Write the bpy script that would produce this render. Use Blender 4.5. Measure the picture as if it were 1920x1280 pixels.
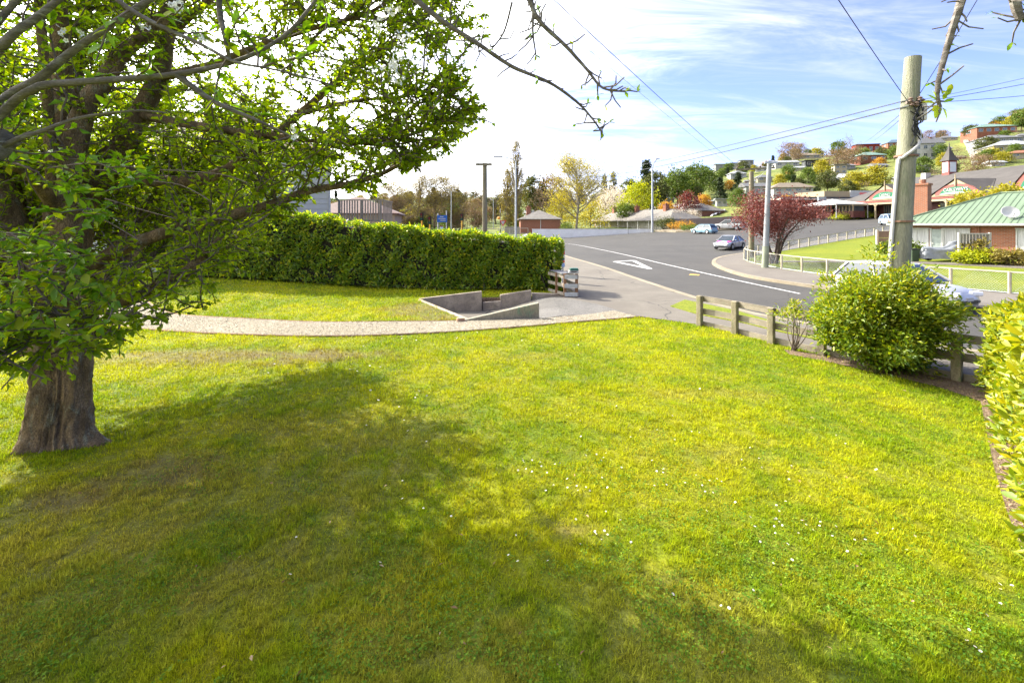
import bpy, bmesh, math, random
import numpy as np
from mathutils import Vector, Matrix
from mathutils.geometry import delaunay_2d_cdt

for o in list(bpy.data.objects):
    bpy.data.objects.remove(o, do_unlink=True)
scene = bpy.context.scene
COL = scene.collection
R = math.radians

# ------------------------------------------------------------------ camera
CAM_H = 2.75
F = 853.0            # focal length in photo pixels (16 mm on a 36 mm sensor, 1920 px wide)
CX, HY = 960.0, 420.0
cam_d = bpy.data.cameras.new('camera')
cam_d.sensor_width = 36.0
cam_d.lens = 36.0 * F / 1920.0
cam_d.shift_y = -(640.0 - HY) / 1920.0
cam_d.clip_start = 0.05
cam_d.clip_end = 6000.0
cam = bpy.data.objects.new('camera', cam_d)
COL.objects.link(cam)
cam.location = (0, 0, CAM_H)
cam.rotation_euler = (R(90), 0, 0)
scene.camera = cam

# ------------------------------------------------------------------ world, sun, exposure
SUN_EL = R(38)
SUN_DIR = Vector((-1.0, 0.82, 0.0)).normalized() * math.cos(SUN_EL) + Vector((0, 0, math.sin(SUN_EL)))
world = bpy.data.worlds.new('World')
scene.world = world
world.use_nodes = True
wn, wl = world.node_tree.nodes, world.node_tree.links
wn.clear()
w_out = wn.new('ShaderNodeOutputWorld')
w_bg = wn.new('ShaderNodeBackground'); w_bg.inputs['Strength'].default_value = 0.15
w_sky = wn.new('ShaderNodeTexSky'); w_sky.sky_type = 'NISHITA'; w_sky.sun_disc = False
w_sky.sun_elevation = SUN_EL
w_sky.sun_rotation = math.atan2(SUN_DIR.x, SUN_DIR.y) % (2 * math.pi)
w_sky.altitude = 100; w_sky.air_density = 0.9; w_sky.dust_density = 0.4; w_sky.ozone_density = 1.5
w_tc = wn.new('ShaderNodeTexCoord')
w_sep = wn.new('ShaderNodeSeparateXYZ'); wl.new(w_tc.outputs['Generated'], w_sep.inputs[0])
def wmath(op, a, b=None, clamp=False):
    n = wn.new('ShaderNodeMath'); n.operation = op; n.use_clamp = clamp
    for i, v in enumerate((a, b)):
        if v is None: continue
        if isinstance(v, (int, float)): n.inputs[i].default_value = v
        else: wl.new(v, n.inputs[i])
    return n.outputs[0]
zc = wmath('ADD', wmath('MAXIMUM', w_sep.outputs['Z'], 0.0), 0.16)
px_ = wmath('DIVIDE', w_sep.outputs['X'], zc); py_ = wmath('DIVIDE', w_sep.outputs['Y'], zc)
w_cmb = wn.new('ShaderNodeCombineXYZ'); wl.new(px_, w_cmb.inputs[0]); wl.new(py_, w_cmb.inputs[1])
w_map = wn.new('ShaderNodeMapping'); w_map.inputs['Rotation'].default_value = (0, 0, R(28)); w_map.inputs['Scale'].default_value = (0.5, 1.7, 1)
w_map.inputs['Location'].default_value = (3.1, 1.7, 0)
wl.new(w_cmb.outputs[0], w_map.inputs[0])
def wnoise(scale, detail, rough, dist):
    n = wn.new('ShaderNodeTexNoise'); n.inputs['Scale'].default_value = scale; n.inputs['Detail'].default_value = detail
    n.inputs['Roughness'].default_value = rough; n.inputs['Distortion'].default_value = dist
    wl.new(w_map.outputs[0], n.inputs['Vector']); return n.outputs['Fac']
n_big = wnoise(0.55, 3, 0.5, 0.4); n_fine = wnoise(2.3, 6, 0.68, 0.7)
cl = wmath('ADD', wmath('MULTIPLY', n_big, 0.7), wmath('MULTIPLY', n_fine, 0.62))
# the cloud bank lies over the west (the sun's side) and thins out to the east
bank = wmath('MULTIPLY', w_sep.outputs['X'], -0.36)
low = wmath('MULTIPLY', wmath('SUBTRACT', 0.5, w_sep.outputs['Z']), 0.16)
cl = wmath('ADD', wmath('ADD', cl, bank), low)
w_rmp = wn.new('ShaderNodeMapRange'); w_rmp.interpolation_type = 'SMOOTHSTEP'
w_rmp.inputs['From Min'].default_value = 0.45; w_rmp.inputs['From Max'].default_value = 0.88
w_rmp.inputs['To Min'].default_value = 0.0; w_rmp.inputs['To Max'].default_value = 0.96
wl.new(cl, w_rmp.inputs['Value'])
w_tint = wn.new('ShaderNodeMix'); w_tint.data_type = 'RGBA'; w_tint.blend_type = 'MULTIPLY'; w_tint.inputs['Factor'].default_value = 1.0
wl.new(w_sky.outputs[0], w_tint.inputs['A']); w_tint.inputs['B'].default_value = (0.385, 0.36, 0.51, 1)
w_mix = wn.new('ShaderNodeMix'); w_mix.data_type = 'RGBA'
wl.new(w_rmp.outputs[0], w_mix.inputs['Factor']); wl.new(w_tint.outputs['Result'], w_mix.inputs['A'])
# thin cloud glows where it lies near the sun and is plain white elsewhere
w_dot = wn.new('ShaderNodeVectorMath'); w_dot.operation = 'DOT_PRODUCT'; w_dot.inputs[1].default_value = tuple(SUN_DIR)
wl.new(w_tc.outputs['Generated'], w_dot.inputs[0])
glow = wmath('POWER', wmath('MAXIMUM', wmath('DIVIDE', wmath('SUBTRACT', w_dot.outputs['Value'], 0.2), 0.8), 0.0), 2.2)
cval = wmath('ADD', wmath('MULTIPLY', glow, 15.0), 2.1)
w_cc = wn.new('ShaderNodeMix'); w_cc.data_type = 'RGBA'; w_cc.blend_type = 'MULTIPLY'; w_cc.inputs['Factor'].default_value = 1.0
w_cc.inputs['A'].default_value = (1.0, 0.995, 0.985, 1); wl.new(cval, w_cc.inputs['B'])
wl.new(w_cc.outputs['Result'], w_mix.inputs['B'])
wl.new(w_mix.outputs['Result'], w_bg.inputs['Color']); wl.new(w_bg.outputs[0], w_out.inputs['Surface'])

sun_d = bpy.data.lights.new('sun', 'SUN'); sun_d.energy = 2.95; sun_d.angle = R(0.53); sun_d.color = (1.0, 0.93, 0.80)
sun = bpy.data.objects.new('sun', sun_d); COL.objects.link(sun)
sun.rotation_euler = (-SUN_DIR).to_track_quat('-Z', 'Y').to_euler()
sun.location = (-20, 15, 30)

scene.render.engine = 'CYCLES'
scene.view_settings.view_transform = 'Standard'
scene.view_settings.look = 'None'
scene.view_settings.gamma = 1.0
scene.view_settings.exposure = 2.22
scene.cycles.max_bounces = 5
scene.cycles.diffuse_bounces = 3
scene.cycles.glossy_bounces = 2
scene.cycles.transparent_max_bounces = 6
scene.cycles.transmission_bounces = 4

# ------------------------------------------------------------------ projection helpers (used to survey the place)
def g(x, y, z=0.0):
    Y = (CAM_H - z) * F / (y - HY)
    return Vector(((x - CX) / F * Y, Y, z))
def at(x, y, Y):
    return Vector(((x - CX) / F * Y, Y, CAM_H + (HY - y) / F * Y))
def project(p):
    return CX + F * p[0] / p[1], HY - F * (p[2] - CAM_H) / p[1]
def sstep(a, b, x):
    t = min(1, max(0, (x - a) / (b - a))); return t * t * (3 - 2 * t)

# ------------------------------------------------------------------ materials
MATS = {}
def _nt(name):
    m = bpy.data.materials.new(name); m.use_nodes = True
    nt = m.node_tree; nt.nodes.clear()
    out = nt.nodes.new('ShaderNodeOutputMaterial')
    return m, nt, out
def _noise(nt, vec, scale, detail=4, rough=0.6, dist=0.0):
    n = nt.nodes.new('ShaderNodeTexNoise')
    n.inputs['Scale'].default_value = scale; n.inputs['Detail'].default_value = detail
    n.inputs['Roughness'].default_value = rough; n.inputs['Distortion'].default_value = dist
    nt.links.new(vec, n.inputs['Vector']); return n.outputs['Fac']
def _mix(nt, fac, a, b, blend='MIX'):
    n = nt.nodes.new('ShaderNodeMix'); n.data_type = 'RGBA'; n.blend_type = blend
    for key, v in (('Factor', fac), ('A', a), ('B', b)):
        if isinstance(v, (int, float)): n.inputs[key].default_value = v
        elif isinstance(v, tuple): n.inputs[key].default_value = v if len(v) == 4 else (*v, 1)
        else: nt.links.new(v, n.inputs[key])
    return n.outputs['Result']
def _range(nt, v, a, b, lo=0.0, hi=1.0):
    n = nt.nodes.new('ShaderNodeMapRange'); n.interpolation_type = 'SMOOTHSTEP'
    for k, x in (('From Min', a), ('From Max', b), ('To Min', lo), ('To Max', hi)): n.inputs[k].default_value = x
    nt.links.new(v, n.inputs['Value']); return n.outputs[0]
def _math(nt, op, a, b=None):
    n = nt.nodes.new('ShaderNodeMath'); n.operation = op
    for i, v in enumerate((a, b)):
        if v is None: continue
        if isinstance(v, (int, float)): n.inputs[i].default_value = v
        else: nt.links.new(v, n.inputs[i])
    return n.outputs[0]
def _vec(nt, kind='Object', scale=None):
    if kind == 'Position':
        v = nt.nodes.new('ShaderNodeNewGeometry').outputs['Position']
    else:
        v = nt.nodes.new('ShaderNodeTexCoord').outputs[kind]
    if scale:
        mp = nt.nodes.new('ShaderNodeMapping'); mp.inputs['Scale'].default_value = scale
        nt.links.new(v, mp.inputs[0]); v = mp.outputs[0]
    return v
def _bsdf(nt, out, col, rough=0.8, spec=0.3, metal=0.0, bump=None, bstr=0.3, bdist=0.02):
    b = nt.nodes.new('ShaderNodeBsdfPrincipled')
    if isinstance(col, tuple): b.inputs['Base Color'].default_value = (*col[:3], 1)
    else: nt.links.new(col, b.inputs['Base Color'])
    if isinstance(rough, (int, float)): b.inputs['Roughness'].default_value = rough
    else: nt.links.new(rough, b.inputs['Roughness'])
    b.inputs['Specular IOR Level'].default_value = spec; b.inputs['Metallic'].default_value = metal
    if bump is not None:
        bn = nt.nodes.new('ShaderNodeBump'); bn.inputs['Strength'].default_value = bstr; bn.inputs['Distance'].default_value = bdist
        nt.links.new(bump, bn.inputs['Height']); nt.links.new(bn.outputs[0], b.inputs['Normal'])
    nt.links.new(b.outputs[0], out.inputs['Surface'])
    return b
def pmat(name, col, rough=0.8, var=0.18, scale=4.0, stretch=None, spec=0.3, metal=0.0, bump=0.0, bscale=40.0, bdist=0.01, col2=None, fine=0.0, coords='Object'):
    """painted / natural surface: base colour with two octaves of blotches, optional second colour (moss, lichen, rust) and fine relief"""
    if name in MATS: return MATS[name]
    m, nt, out = _nt(name)
    v = _vec(nt, coords, stretch)
    n1 = _noise(nt, v, scale, 5, 0.6)
    lo = tuple(c * (1 - var) for c in col); hi = tuple(min(1, c * (1 + var)) for c in col)
    c = _mix(nt, _range(nt, n1, 0.3, 0.7), lo, hi)
    if col2 is not None:
        n2 = _noise(nt, v, scale * 1.7, 6, 0.65, 0.5)
        c = _mix(nt, _range(nt, n2, 0.52, 0.68), c, col2)
    if fine:
        n3 = _noise(nt, v, scale * 14, 3, 0.6)
        c = _mix(nt, _range(nt, n3, 0.35, 0.65, 0, fine), c, tuple(x * 0.35 for x in col))
    bp = _noise(nt, v, bscale, 5, 0.65) if bump else None
    _bsdf(nt, out, c, rough, spec, metal, bp, bump, bdist)
    MATS[name] = m; return m
def leafmat(name, dark, mid, light, transl=0.42, rough=0.45, spec=0.4, tcol=None):
    """leaf: colour by the per-leaf value 'v', part of the light passes through the blade"""
    if name in MATS: return MATS[name]
    m, nt, out = _nt(name)
    a = nt.nodes.new('ShaderNodeAttribute'); a.attribute_name = 'v'
    rp = nt.nodes.new('ShaderNodeValToRGB'); cr = rp.color_ramp
    cr.elements[0].position = 0.0; cr.elements[0].color = (*dark, 1)
    cr.elements[1].position = 1.0; cr.elements[1].color = (*light, 1)
    e = cr.elements.new(0.5); e.color = (*mid, 1)
    nt.links.new(a.outputs['Fac'], rp.inputs[0])
    b = nt.nodes.new('ShaderNodeBsdfPrincipled'); nt.links.new(rp.outputs[0], b.inputs['Base Color'])
    b.inputs['Roughness'].default_value = rough; b.inputs['Specular IOR Level'].default_value = spec
    t = nt.nodes.new('ShaderNodeBsdfTranslucent')
    tc = _mix(nt, 1.0, rp.outputs[0], tcol or (1.5, 1.35, 0.45), 'MULTIPLY')
    nt.links.new(tc, t.inputs['Color'])
    mx = nt.nodes.new('ShaderNodeMixShader'); mx.inputs[0].default_value = transl
    nt.links.new(b.outputs[0], mx.inputs[1]); nt.links.new(t.outputs[0], mx.inputs[2])
    nt.links.new(mx.outputs[0], out.inputs['Surface'])
    MATS[name] = m; return m
def glassmat(name, col=(0.03, 0.04, 0.05), rough=0.06):
    if name in MATS: return MATS[name]
    m, nt, out = _nt(name)
    v = _vec(nt); n = _noise(nt, v, 1.3, 2)
    c = _mix(nt, n, tuple(x * 0.6 for x in col), tuple(x * 1.5 for x in col))
    _bsdf(nt, out, c, rough, 0.9)
    MATS[name] = m; return m
def carpaint(name, col, col2=None, metal=0.0):
    if name in MATS: return MATS[name]
    m, nt, out = _nt(name)
    n = _noise(nt, _vec(nt), 6.0, 3)
    c = _mix(nt, n, tuple(x * 0.93 for x in col), col)
    b = _bsdf(nt, out, c, 0.32, 0.5, metal)
    b.inputs['Coat Weight'].default_value = 0.6; b.inputs['Coat Roughness'].default_value = 0.06
    MATS[name] = m; return m
def brickmat(name, c1, c2, mortar, scale=1.0):
    if name in MATS: return MATS[name]
    m, nt, out = _nt(name)
    v = _vec(nt, 'UV')
    br = nt.nodes.new('ShaderNodeTexBrick')
    br.inputs['Scale'].default_value = scale; br.inputs['Color1'].default_value = (*c1, 1); br.inputs['Color2'].default_value = (*c2, 1)
    br.inputs['Mortar'].default_value = (*mortar, 1); br.inputs['Mortar Size'].default_value = 0.012
    br.inputs['Brick Width'].default_value = 0.24; br.inputs['Row Height'].default_value = 0.086
    nt.links.new(v, br.inputs['Vector'])
    n = _noise(nt, v, 1.2, 4)
    c = _mix(nt, _range(nt, n, 0.3, 0.7, 0.75, 1.1), (0, 0, 0), br.outputs['Color'])
    _bsdf(nt, out, br.outputs['Color'], 0.85, 0.2, 0, br.outputs['Fac'], -0.4, 0.006)
    MATS[name] = m; return m

# ------------------------------------------------------------------ mesh helpers
def finish(name, me, mat=None, parent=None, smooth=None):
    if mat is not None and not me.materials: me.materials.append(mat)
    if smooth is not None:
        me.shade_smooth()
        if smooth < 180: me.set_sharp_from_angle(angle=R(smooth))
    o = bpy.data.objects.new(name, me); COL.objects.link(o)
    if parent is not None: o.parent = parent
    return o
def tag(o, label, cat=None, group=None, kind=None):
    o['label'] = label
    if cat: o['category'] = cat
    if group: o['group'] = group
    if kind: o['kind'] = kind
    return o
def struct(o, label=None):
    o['kind'] = 'structure'
    if label: o['label'] = label
    return o
def thing(name, label, cat, loc=(0, 0, 0), rotz=0.0, group=None):
    o = bpy.data.objects.new(name, None); COL.objects.link(o)
    o.location = loc; o.rotation_euler = (0, 0, rotz); o.empty_display_size = 0.3
    return tag(o, label, cat, group)
def dup(root, loc=None, rotz=None, scale=None, label=None, group=None):
    r = root.copy(); COL.objects.link(r)
    if loc is not None: r.location = loc
    if rotz is not None: r.rotation_euler = (0, 0, rotz)
    if scale is not None: r.scale = scale if hasattr(scale, '__len__') else (scale,) * 3
    if label: r['label'] = label
    if group: r['group'] = group
    for ch in root.children:
        c = ch.copy(); COL.objects.link(c); c.parent = r
        for gch in ch.children:
            d = gch.copy(); COL.objects.link(d); d.parent = c
    return r
class MB:
    def __init__(s): s.v = []; s.f = []; s.uv = {}
    def add(s, vs, fs, M=None):
        k = len(s.v)
        s.v += [tuple(M @ Vector(p)) for p in vs] if M is not None else [tuple(p) for p in vs]
        s.f += [tuple(i + k for i in f) for f in fs]; return s
    def box(s, c, d, rz=0.0, M=None, taper=1.0):
        x, y, z = d[0] / 2, d[1] / 2, d[2] / 2
        vs = [(-x, -y, -z), (x, -y, -z), (x, y, -z), (-x, y, -z), (-x * taper, -y * taper, z), (x * taper, -y * taper, z), (x * taper, y * taper, z), (-x * taper, y * taper, z)]
        fs = [(0, 3, 2, 1), (4, 5, 6, 7), (0, 1, 5, 4), (1, 2, 6, 5), (2, 3, 7, 6), (3, 0, 4, 7)]
        T = Matrix.Translation(c) @ Matrix.Rotation(rz, 4, 'Z')
        return s.add(vs, fs, (M @ T) if M is not None else T)
    def beam(s, a, b, w, h, up=(0, 0, 1)):
        """rectangular bar from a to b, w across, h along up"""
        a, b, up = Vector(a), Vector(b), Vector(up)
        d = (b - a).normalized(); sd = d.cross(up)
        if sd.length < 1e-5: sd = d.cross(Vector((1, 0, 0)))
        sd.normalize(); u = sd.cross(d).normalized()
        vs = []
        for p in (a, b):
            for i, j in ((-1, -1), (1, -1), (1, 1), (-1, 1)): vs.append(p + sd * (i * w / 2) + u * (j * h / 2))
        return s.add(vs, [(0, 1, 2, 3), (7, 6, 5, 4), (0, 4, 5, 1), (1, 5, 6, 2), (2, 6, 7, 3), (3, 7, 4, 0)])
    def tube(s, pts, rad, seg=6, cap=True, lump=0.0, rng=None):
        pts = [Vector(p) for p in pts]; n = len(pts)
        if isinstance(rad, (int, float)): rad = [rad] * n
        k = len(s.v); ref = None
        for i, p in enumerate(pts):
            d = (pts[min(i + 1, n - 1)] - pts[max(i - 1, 0)])
            if d.length < 1e-9: d = Vector((0, 0, 1))
            d.normalize()
            if ref is None:
                ref = d.cross(Vector((0, 0, 1)))
                if ref.length < 0.1: ref = d.cross(Vector((1, 0, 0)))
            ref = (ref - d * ref.dot(d))
            if ref.length < 1e-6: ref = d.orthogonal()
            ref.normalize(); b = d.cross(ref)
            for j in range(seg):
                a = 2 * math.pi * j / seg
                r = rad[i] * (1 + (rng.uniform(-lump, lump) if rng else 0))
                s.v.append(tuple(p + (ref * math.cos(a) + b * math.sin(a)) * r))
        for i in range(n - 1):
            for j in range(seg):
                j2 = (j + 1) % seg
                s.f.append((k + i * seg + j, k + i * seg + j2, k + (i + 1) * seg + j2, k + (i + 1) * seg + j))
        if cap:
            s.f.append(tuple(k + j for j in reversed(range(seg)))); s.f.append(tuple(k + (n - 1) * seg + j for j in range(seg)))
        return s
    def prism(s, poly, z0, z1, M=None):
        n = len(poly)
        vs = [(p[0], p[1], z0) for p in poly] + [(p[0], p[1], z1) for p in poly]
        fs = [tuple(reversed(range(n))), tuple(range(n, 2 * n))] + [(i, (i + 1) % n, n + (i + 1) % n, n + i) for i in range(n)]
        return s.add(vs, fs, M)
    def lathe(s, prof, seg=12, M=None):
        k = len(prof); vs = []; fs = []
        for r, z in prof:
            for j in range(seg):
                a = 2 * math.pi * j / seg; vs.append((r * math.cos(a), r * math.sin(a), z))
        for i in range(k - 1):
            for j in range(seg):
                j2 = (j + 1) % seg; fs.append((i * seg + j, i * seg + j2, (i + 1) * seg + j2, (i + 1) * seg + j))
        fs.append(tuple(reversed(range(seg)))); fs.append(tuple((k - 1) * seg + j for j in range(seg)))
        return s.add(vs, fs, M)
    def build(s, name, mat, parent=None, smooth=None, bevel=0.0, uv=False):
        me = bpy.data.meshes.new(name); me.from_pydata(s.v, [], s.f); me.update()
        if bevel:
            bm = bmesh.new(); bm.from_mesh(me)
            es = [e for e in bm.edges if e.is_manifold and e.calc_face_angle(0) > 0.5]
            bmesh.ops.bevel(bm, geom=es, offset=bevel, segments=1, affect='EDGES', clamp_overlap=True)
            bm.to_mesh(me); bm.free()
        if uv:                                   # metric box mapping, for brick courses
            lay = me.uv_layers.new(name='UVMap')
            for p in me.polygons:
                nrm = p.normal
                for li in p.loop_indices:
                    co = me.vertices[me.loops[li].vertex_index].co
                    if abs(nrm.z) > 0.8: q = (co.x, co.y)
                    else:
                        t = Vector((-nrm.y, nrm.x, 0)).normalized(); q = (co.x * t.x + co.y * t.y, co.z)
                    lay.data[li].uv = q
        return finish(name, me, mat, parent, smooth)
def np_mesh(name, V, T, attr=None):
    """fast mesh: V (n,3) float, T (m,3) int, attr per-vertex float 'v'"""
    V = np.ascontiguousarray(V, dtype=np.float32); T = np.ascontiguousarray(T, dtype=np.int32)
    me = bpy.data.meshes.new(name)
    me.vertices.add(len(V)); me.vertices.foreach_set('co', V.ravel())
    me.loops.add(T.size); me.loops.foreach_set('vertex_index', T.ravel())
    me.polygons.add(len(T)); me.polygons.foreach_set('loop_start', np.arange(0, T.size, 3, dtype=np.int32))
    me.update(calc_edges=True)
    if attr is not None:
        a = me.attributes.new('v', 'FLOAT', 'POINT'); a.data.foreach_set('value', np.ascontiguousarray(attr, dtype=np.float32))
    return me
def unit(a): return a / np.maximum(np.linalg.norm(a, axis=-1, keepdims=True), 1e-9)
def leaf_mesh(name, P, D, L, wr, val, rng, up=None, fold=0.25, droop=0.15):
    """n folded leaves: base P, axis D, length L, width ratio wr"""
    n = len(P); D = unit(D)
    U = rng.normal(size=(n, 3)) if up is None else up + rng.normal(size=(n, 3)) * 0.45
    S = unit(np.cross(D, U)); N = np.cross(S, D)
    L = np.asarray(L).reshape(-1, 1) * np.ones((n, 1))
    W = L * wr / 2
    mid = P + D * L * 0.48
    a = P; t = P + D * L - N * L * droop
    l = mid - S * W + N * W * fold * 2; r = mid + S * W + N * W * fold * 2
    V = np.stack([a, l, t, r], axis=1).reshape(-1, 3)
    b = np.arange(n) * 4
    T = np.concatenate([np.stack([b, b + 2, b + 1], 1), np.stack([b, b + 3, b + 2], 1)])
    return np_mesh(name, V, T, np.repeat(val, 4))
def sheet(name, poly, zfn, mat, step=2.0, skirt=0.0, parent=None, grid=True):
    """a draped sheet inside a closed polygon (x,y), with a vertical skirt (kerb, slab edge)"""
    pts = []
    n = len(poly)
    for i in range(n):
        a, b = Vector(poly[i][:2]), Vector(poly[(i + 1) % n][:2])
        k = max(1, int((b - a).length / step))
        for j in range(k): pts.append(a.lerp(b, j / k))
    nb = len(pts); edges = [(i, (i + 1) % nb) for i in range(nb)]
    inner = []
    if grid:
        xs = [p.x for p in pts]; ys = [p.y for p in pts]
        x = min(xs) + step * 0.5
        while x < max(xs):
            y = min(ys) + step * 0.5
            while y < max(ys):
                inner.append(Vector((x, y))); y += step
            x += step
    vs, es, fs, *_ = delaunay_2d_cdt(pts + inner, edges, [], 1, 1e-4)
    V = [(p.x, p.y, zfn(p.x, p.y)) for p in vs]
    Fc = []
    for f in fs:
        a, b, c = (Vector(V[i]) for i in f[:3])
        Fc.append(tuple(f) if (b - a).cross(c - a).z > 0 else tuple(reversed(f)))
    if skirt:
        ar = sum(pts[i].x * pts[(i + 1) % nb].y - pts[(i + 1) % nb].x * pts[i].y for i in range(nb))
        k = len(V)
        for p in pts: V.append((p.x, p.y, zfn(p.x, p.y)))
        for p in pts: V.append((p.x, p.y, zfn(p.x, p.y) - skirt))
        for i in range(nb):
            j = (i + 1) % nb
            q = (k + i, k + nb + i, k + nb + j, k + j)
            Fc.append(q if ar > 0 else tuple(reversed(q)))
    me = bpy.data.meshes.new(name); me.from_pydata(V, [], Fc); me.update()
    return finish(name, me, mat, parent)
def ribbon(pts, w):
    """closed polygon around a polyline of half-width w"""
    pts = [Vector(p[:2]) for p in pts]; L = []; Rr = []
    for i, p in enumerate(pts):
        d = (pts[min(i + 1, len(pts) - 1)] - pts[max(i - 1, 0)]).normalized(); nrm = Vector((-d.y, d.x))
        L.append(p + nrm * w); Rr.append(p - nrm * w)
    return [tuple(p) for p in L] + [tuple(p) for p in reversed(Rr)]
def spline(pts, n=8):
    """Catmull-Rom resample of a polyline"""
    P = [Vector(p) for p in pts]; out = []
    for i in range(len(P) - 1):
        p0, p1, p2, p3 = P[max(i - 1, 0)], P[i], P[i + 1], P[min(i + 2, len(P) - 1)]
        for k in range(n):
            t = k / n
            out.append(0.5 * ((2 * p1) + (p2 - p0) * t + (2 * p0 - 5 * p1 + 4 * p2 - p3) * t * t + (3 * p1 - p0 - 3 * p2 + p3) * t ** 3))
    out.append(P[-1]); return out
def scatter(name, pts, rot, scl, idx, sources, col):
    """instances of the source meshes on the given points (ground cover)"""
    me = bpy.data.meshes.new(name); n = len(pts)
    me.vertices.add(n); me.vertices.foreach_set('co', np.ascontiguousarray(pts, dtype=np.float32).ravel())
    a = me.attributes.new('rot', 'FLOAT_VECTOR', 'POINT'); a.data.foreach_set('vector', np.ascontiguousarray(rot, dtype=np.float32).ravel())
    a = me.attributes.new('gc', 'FLOAT_VECTOR', 'POINT'); a.data.foreach_set('vector', np.ascontiguousarray(col, dtype=np.float32).ravel())
    a = me.attributes.new('scl', 'FLOAT', 'POINT'); a.data.foreach_set('value', np.ascontiguousarray(scl, dtype=np.float32))
    a = me.attributes.new('idx', 'INT', 'POINT'); a.data.foreach_set('value', np.ascontiguousarray(idx, dtype=np.int32))
    me.update()
    o = finish(name, me)
    ng = bpy.data.node_groups.new(name + '_nodes', 'GeometryNodeTree')
    ng.interface.new_socket('Geometry', in_out='INPUT', socket_type='NodeSocketGeometry')
    ng.interface.new_socket('Geometry', in_out='OUTPUT', socket_type='NodeSocketGeometry')
    N, Lk = ng.nodes, ng.links
    gi = N.new('NodeGroupInput'); go = N.new('NodeGroupOutput')
    iop = N.new('GeometryNodeInstanceOnPoints'); jn = N.new('GeometryNodeJoinGeometry')
    for s in reversed(sources):
        oi = N.new('GeometryNodeObjectInfo'); oi.inputs['Object'].default_value = s; oi.inputs['As Instance'].default_value = True
        Lk.new(oi.outputs['Geometry'], jn.inputs[0])
    def named(nm, dt):
        na = N.new('GeometryNodeInputNamedAttribute'); na.data_type = dt; na.inputs['Name'].default_value = nm; return na.outputs['Attribute']
    er = N.new('FunctionNodeEulerToRotation'); Lk.new(named('rot', 'FLOAT_VECTOR'), er.inputs[0])
    Lk.new(gi.outputs[0], iop.inputs['Points']); Lk.new(jn.outputs[0], iop.inputs['Instance'])
    iop.inputs['Pick Instance'].default_value = True
    Lk.new(named('idx', 'INT'), iop.inputs['Instance Index']); Lk.new(er.outputs[0], iop.inputs['Rotation']); Lk.new(named('scl', 'FLOAT'), iop.inputs['Scale'])
    Lk.new(iop.outputs[0], go.inputs[0])
    md = o.modifiers.new('scatter', 'NODES'); md.node_group = ng
    return o
# ================================================================== TERRAIN
RIDGE_X = [-3000, 600, 900, 1000, 1040, 1180, 1260, 1340, 1440, 1500, 1600, 1700, 1800, 1850, 1920, 2200, 5000]
RIDGE_Y = [405, 405, 400, 392, 388, 374, 350, 322, 311, 297, 292, 270, 256, 236, 222, 205, 205]
FAR_X = [-3000, 300, 700, 880, 1000, 1100, 1200, 5000]
FAR_Y = [372, 374, 372, 369, 372, 380, 400, 405]
def gbase(X, Y):
    q = 0.075 * (X - 20) + 0.02 * (Y - 45)
    z = 0.5 * (q + math.sqrt(q * q + 0.12)) if q > -4 else 0.0
    z = max(0.0, z - 0.03)
    bank = 1.2 * sstep(87.6, 90, Y) * sstep(-14, -6, X) * (1 - sstep(40, 52, X))
    return max(z, bank)
def gz(X, Y):
    """height of the natural ground"""
    if Y <= 100: return min(gbase(X, Y), 14.0)
    u = max(-6.0, min(4.0, X / Y)); xp = CX + F * u
    zb = min(gbase(100 * u, 100), 14.0)
    zr = CAM_H + (HY - np.interp(xp, RIDGE_X, RIDGE_Y)) / F * 320
    if Y <= 320:
        t = (Y - 100) / 220; return zb + (zr - zb) * (0.85 * t + 0.15 * sstep(0, 1, t))
    zf = max(zr - 6, CAM_H + (HY - np.interp(xp, FAR_X, FAR_Y)) / F * 900)
    t = min(1, (Y - 320) / 580); return zr + (zf - zr) * t
def hill(x, y, y0=100.0, y1=330.0):
    """where the line of sight through (x, y) meets the hillside"""
    Y = y0
    while Y < y1:
        if gz((x - CX) / F * Y, Y) >= CAM_H + (HY - y) / F * Y: break
        Y += 1.0
    X = (x - CX) / F * Y
    return Vector((X, Y, gz(X, Y)))

def lz_np(X, Y):
    def ss(a, b, x): t = np.clip((x - a) / (b - a), 0, 1); return t * t * (3 - 2 * t)
    return 0.4 * ss(-4, -14, X) * ss(13.5, 19, Y) + 0.012 * np.sin(X * 1.3 + 0.5) * np.sin(Y * 1.1)
def lz(X, Y):
    """height of the front lawn"""
    return 0.4 * sstep(-4, -14, X) * sstep(13.5, 19, Y) + 0.012 * math.sin(X * 1.3 + 0.5) * math.sin(Y * 1.1)

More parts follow.
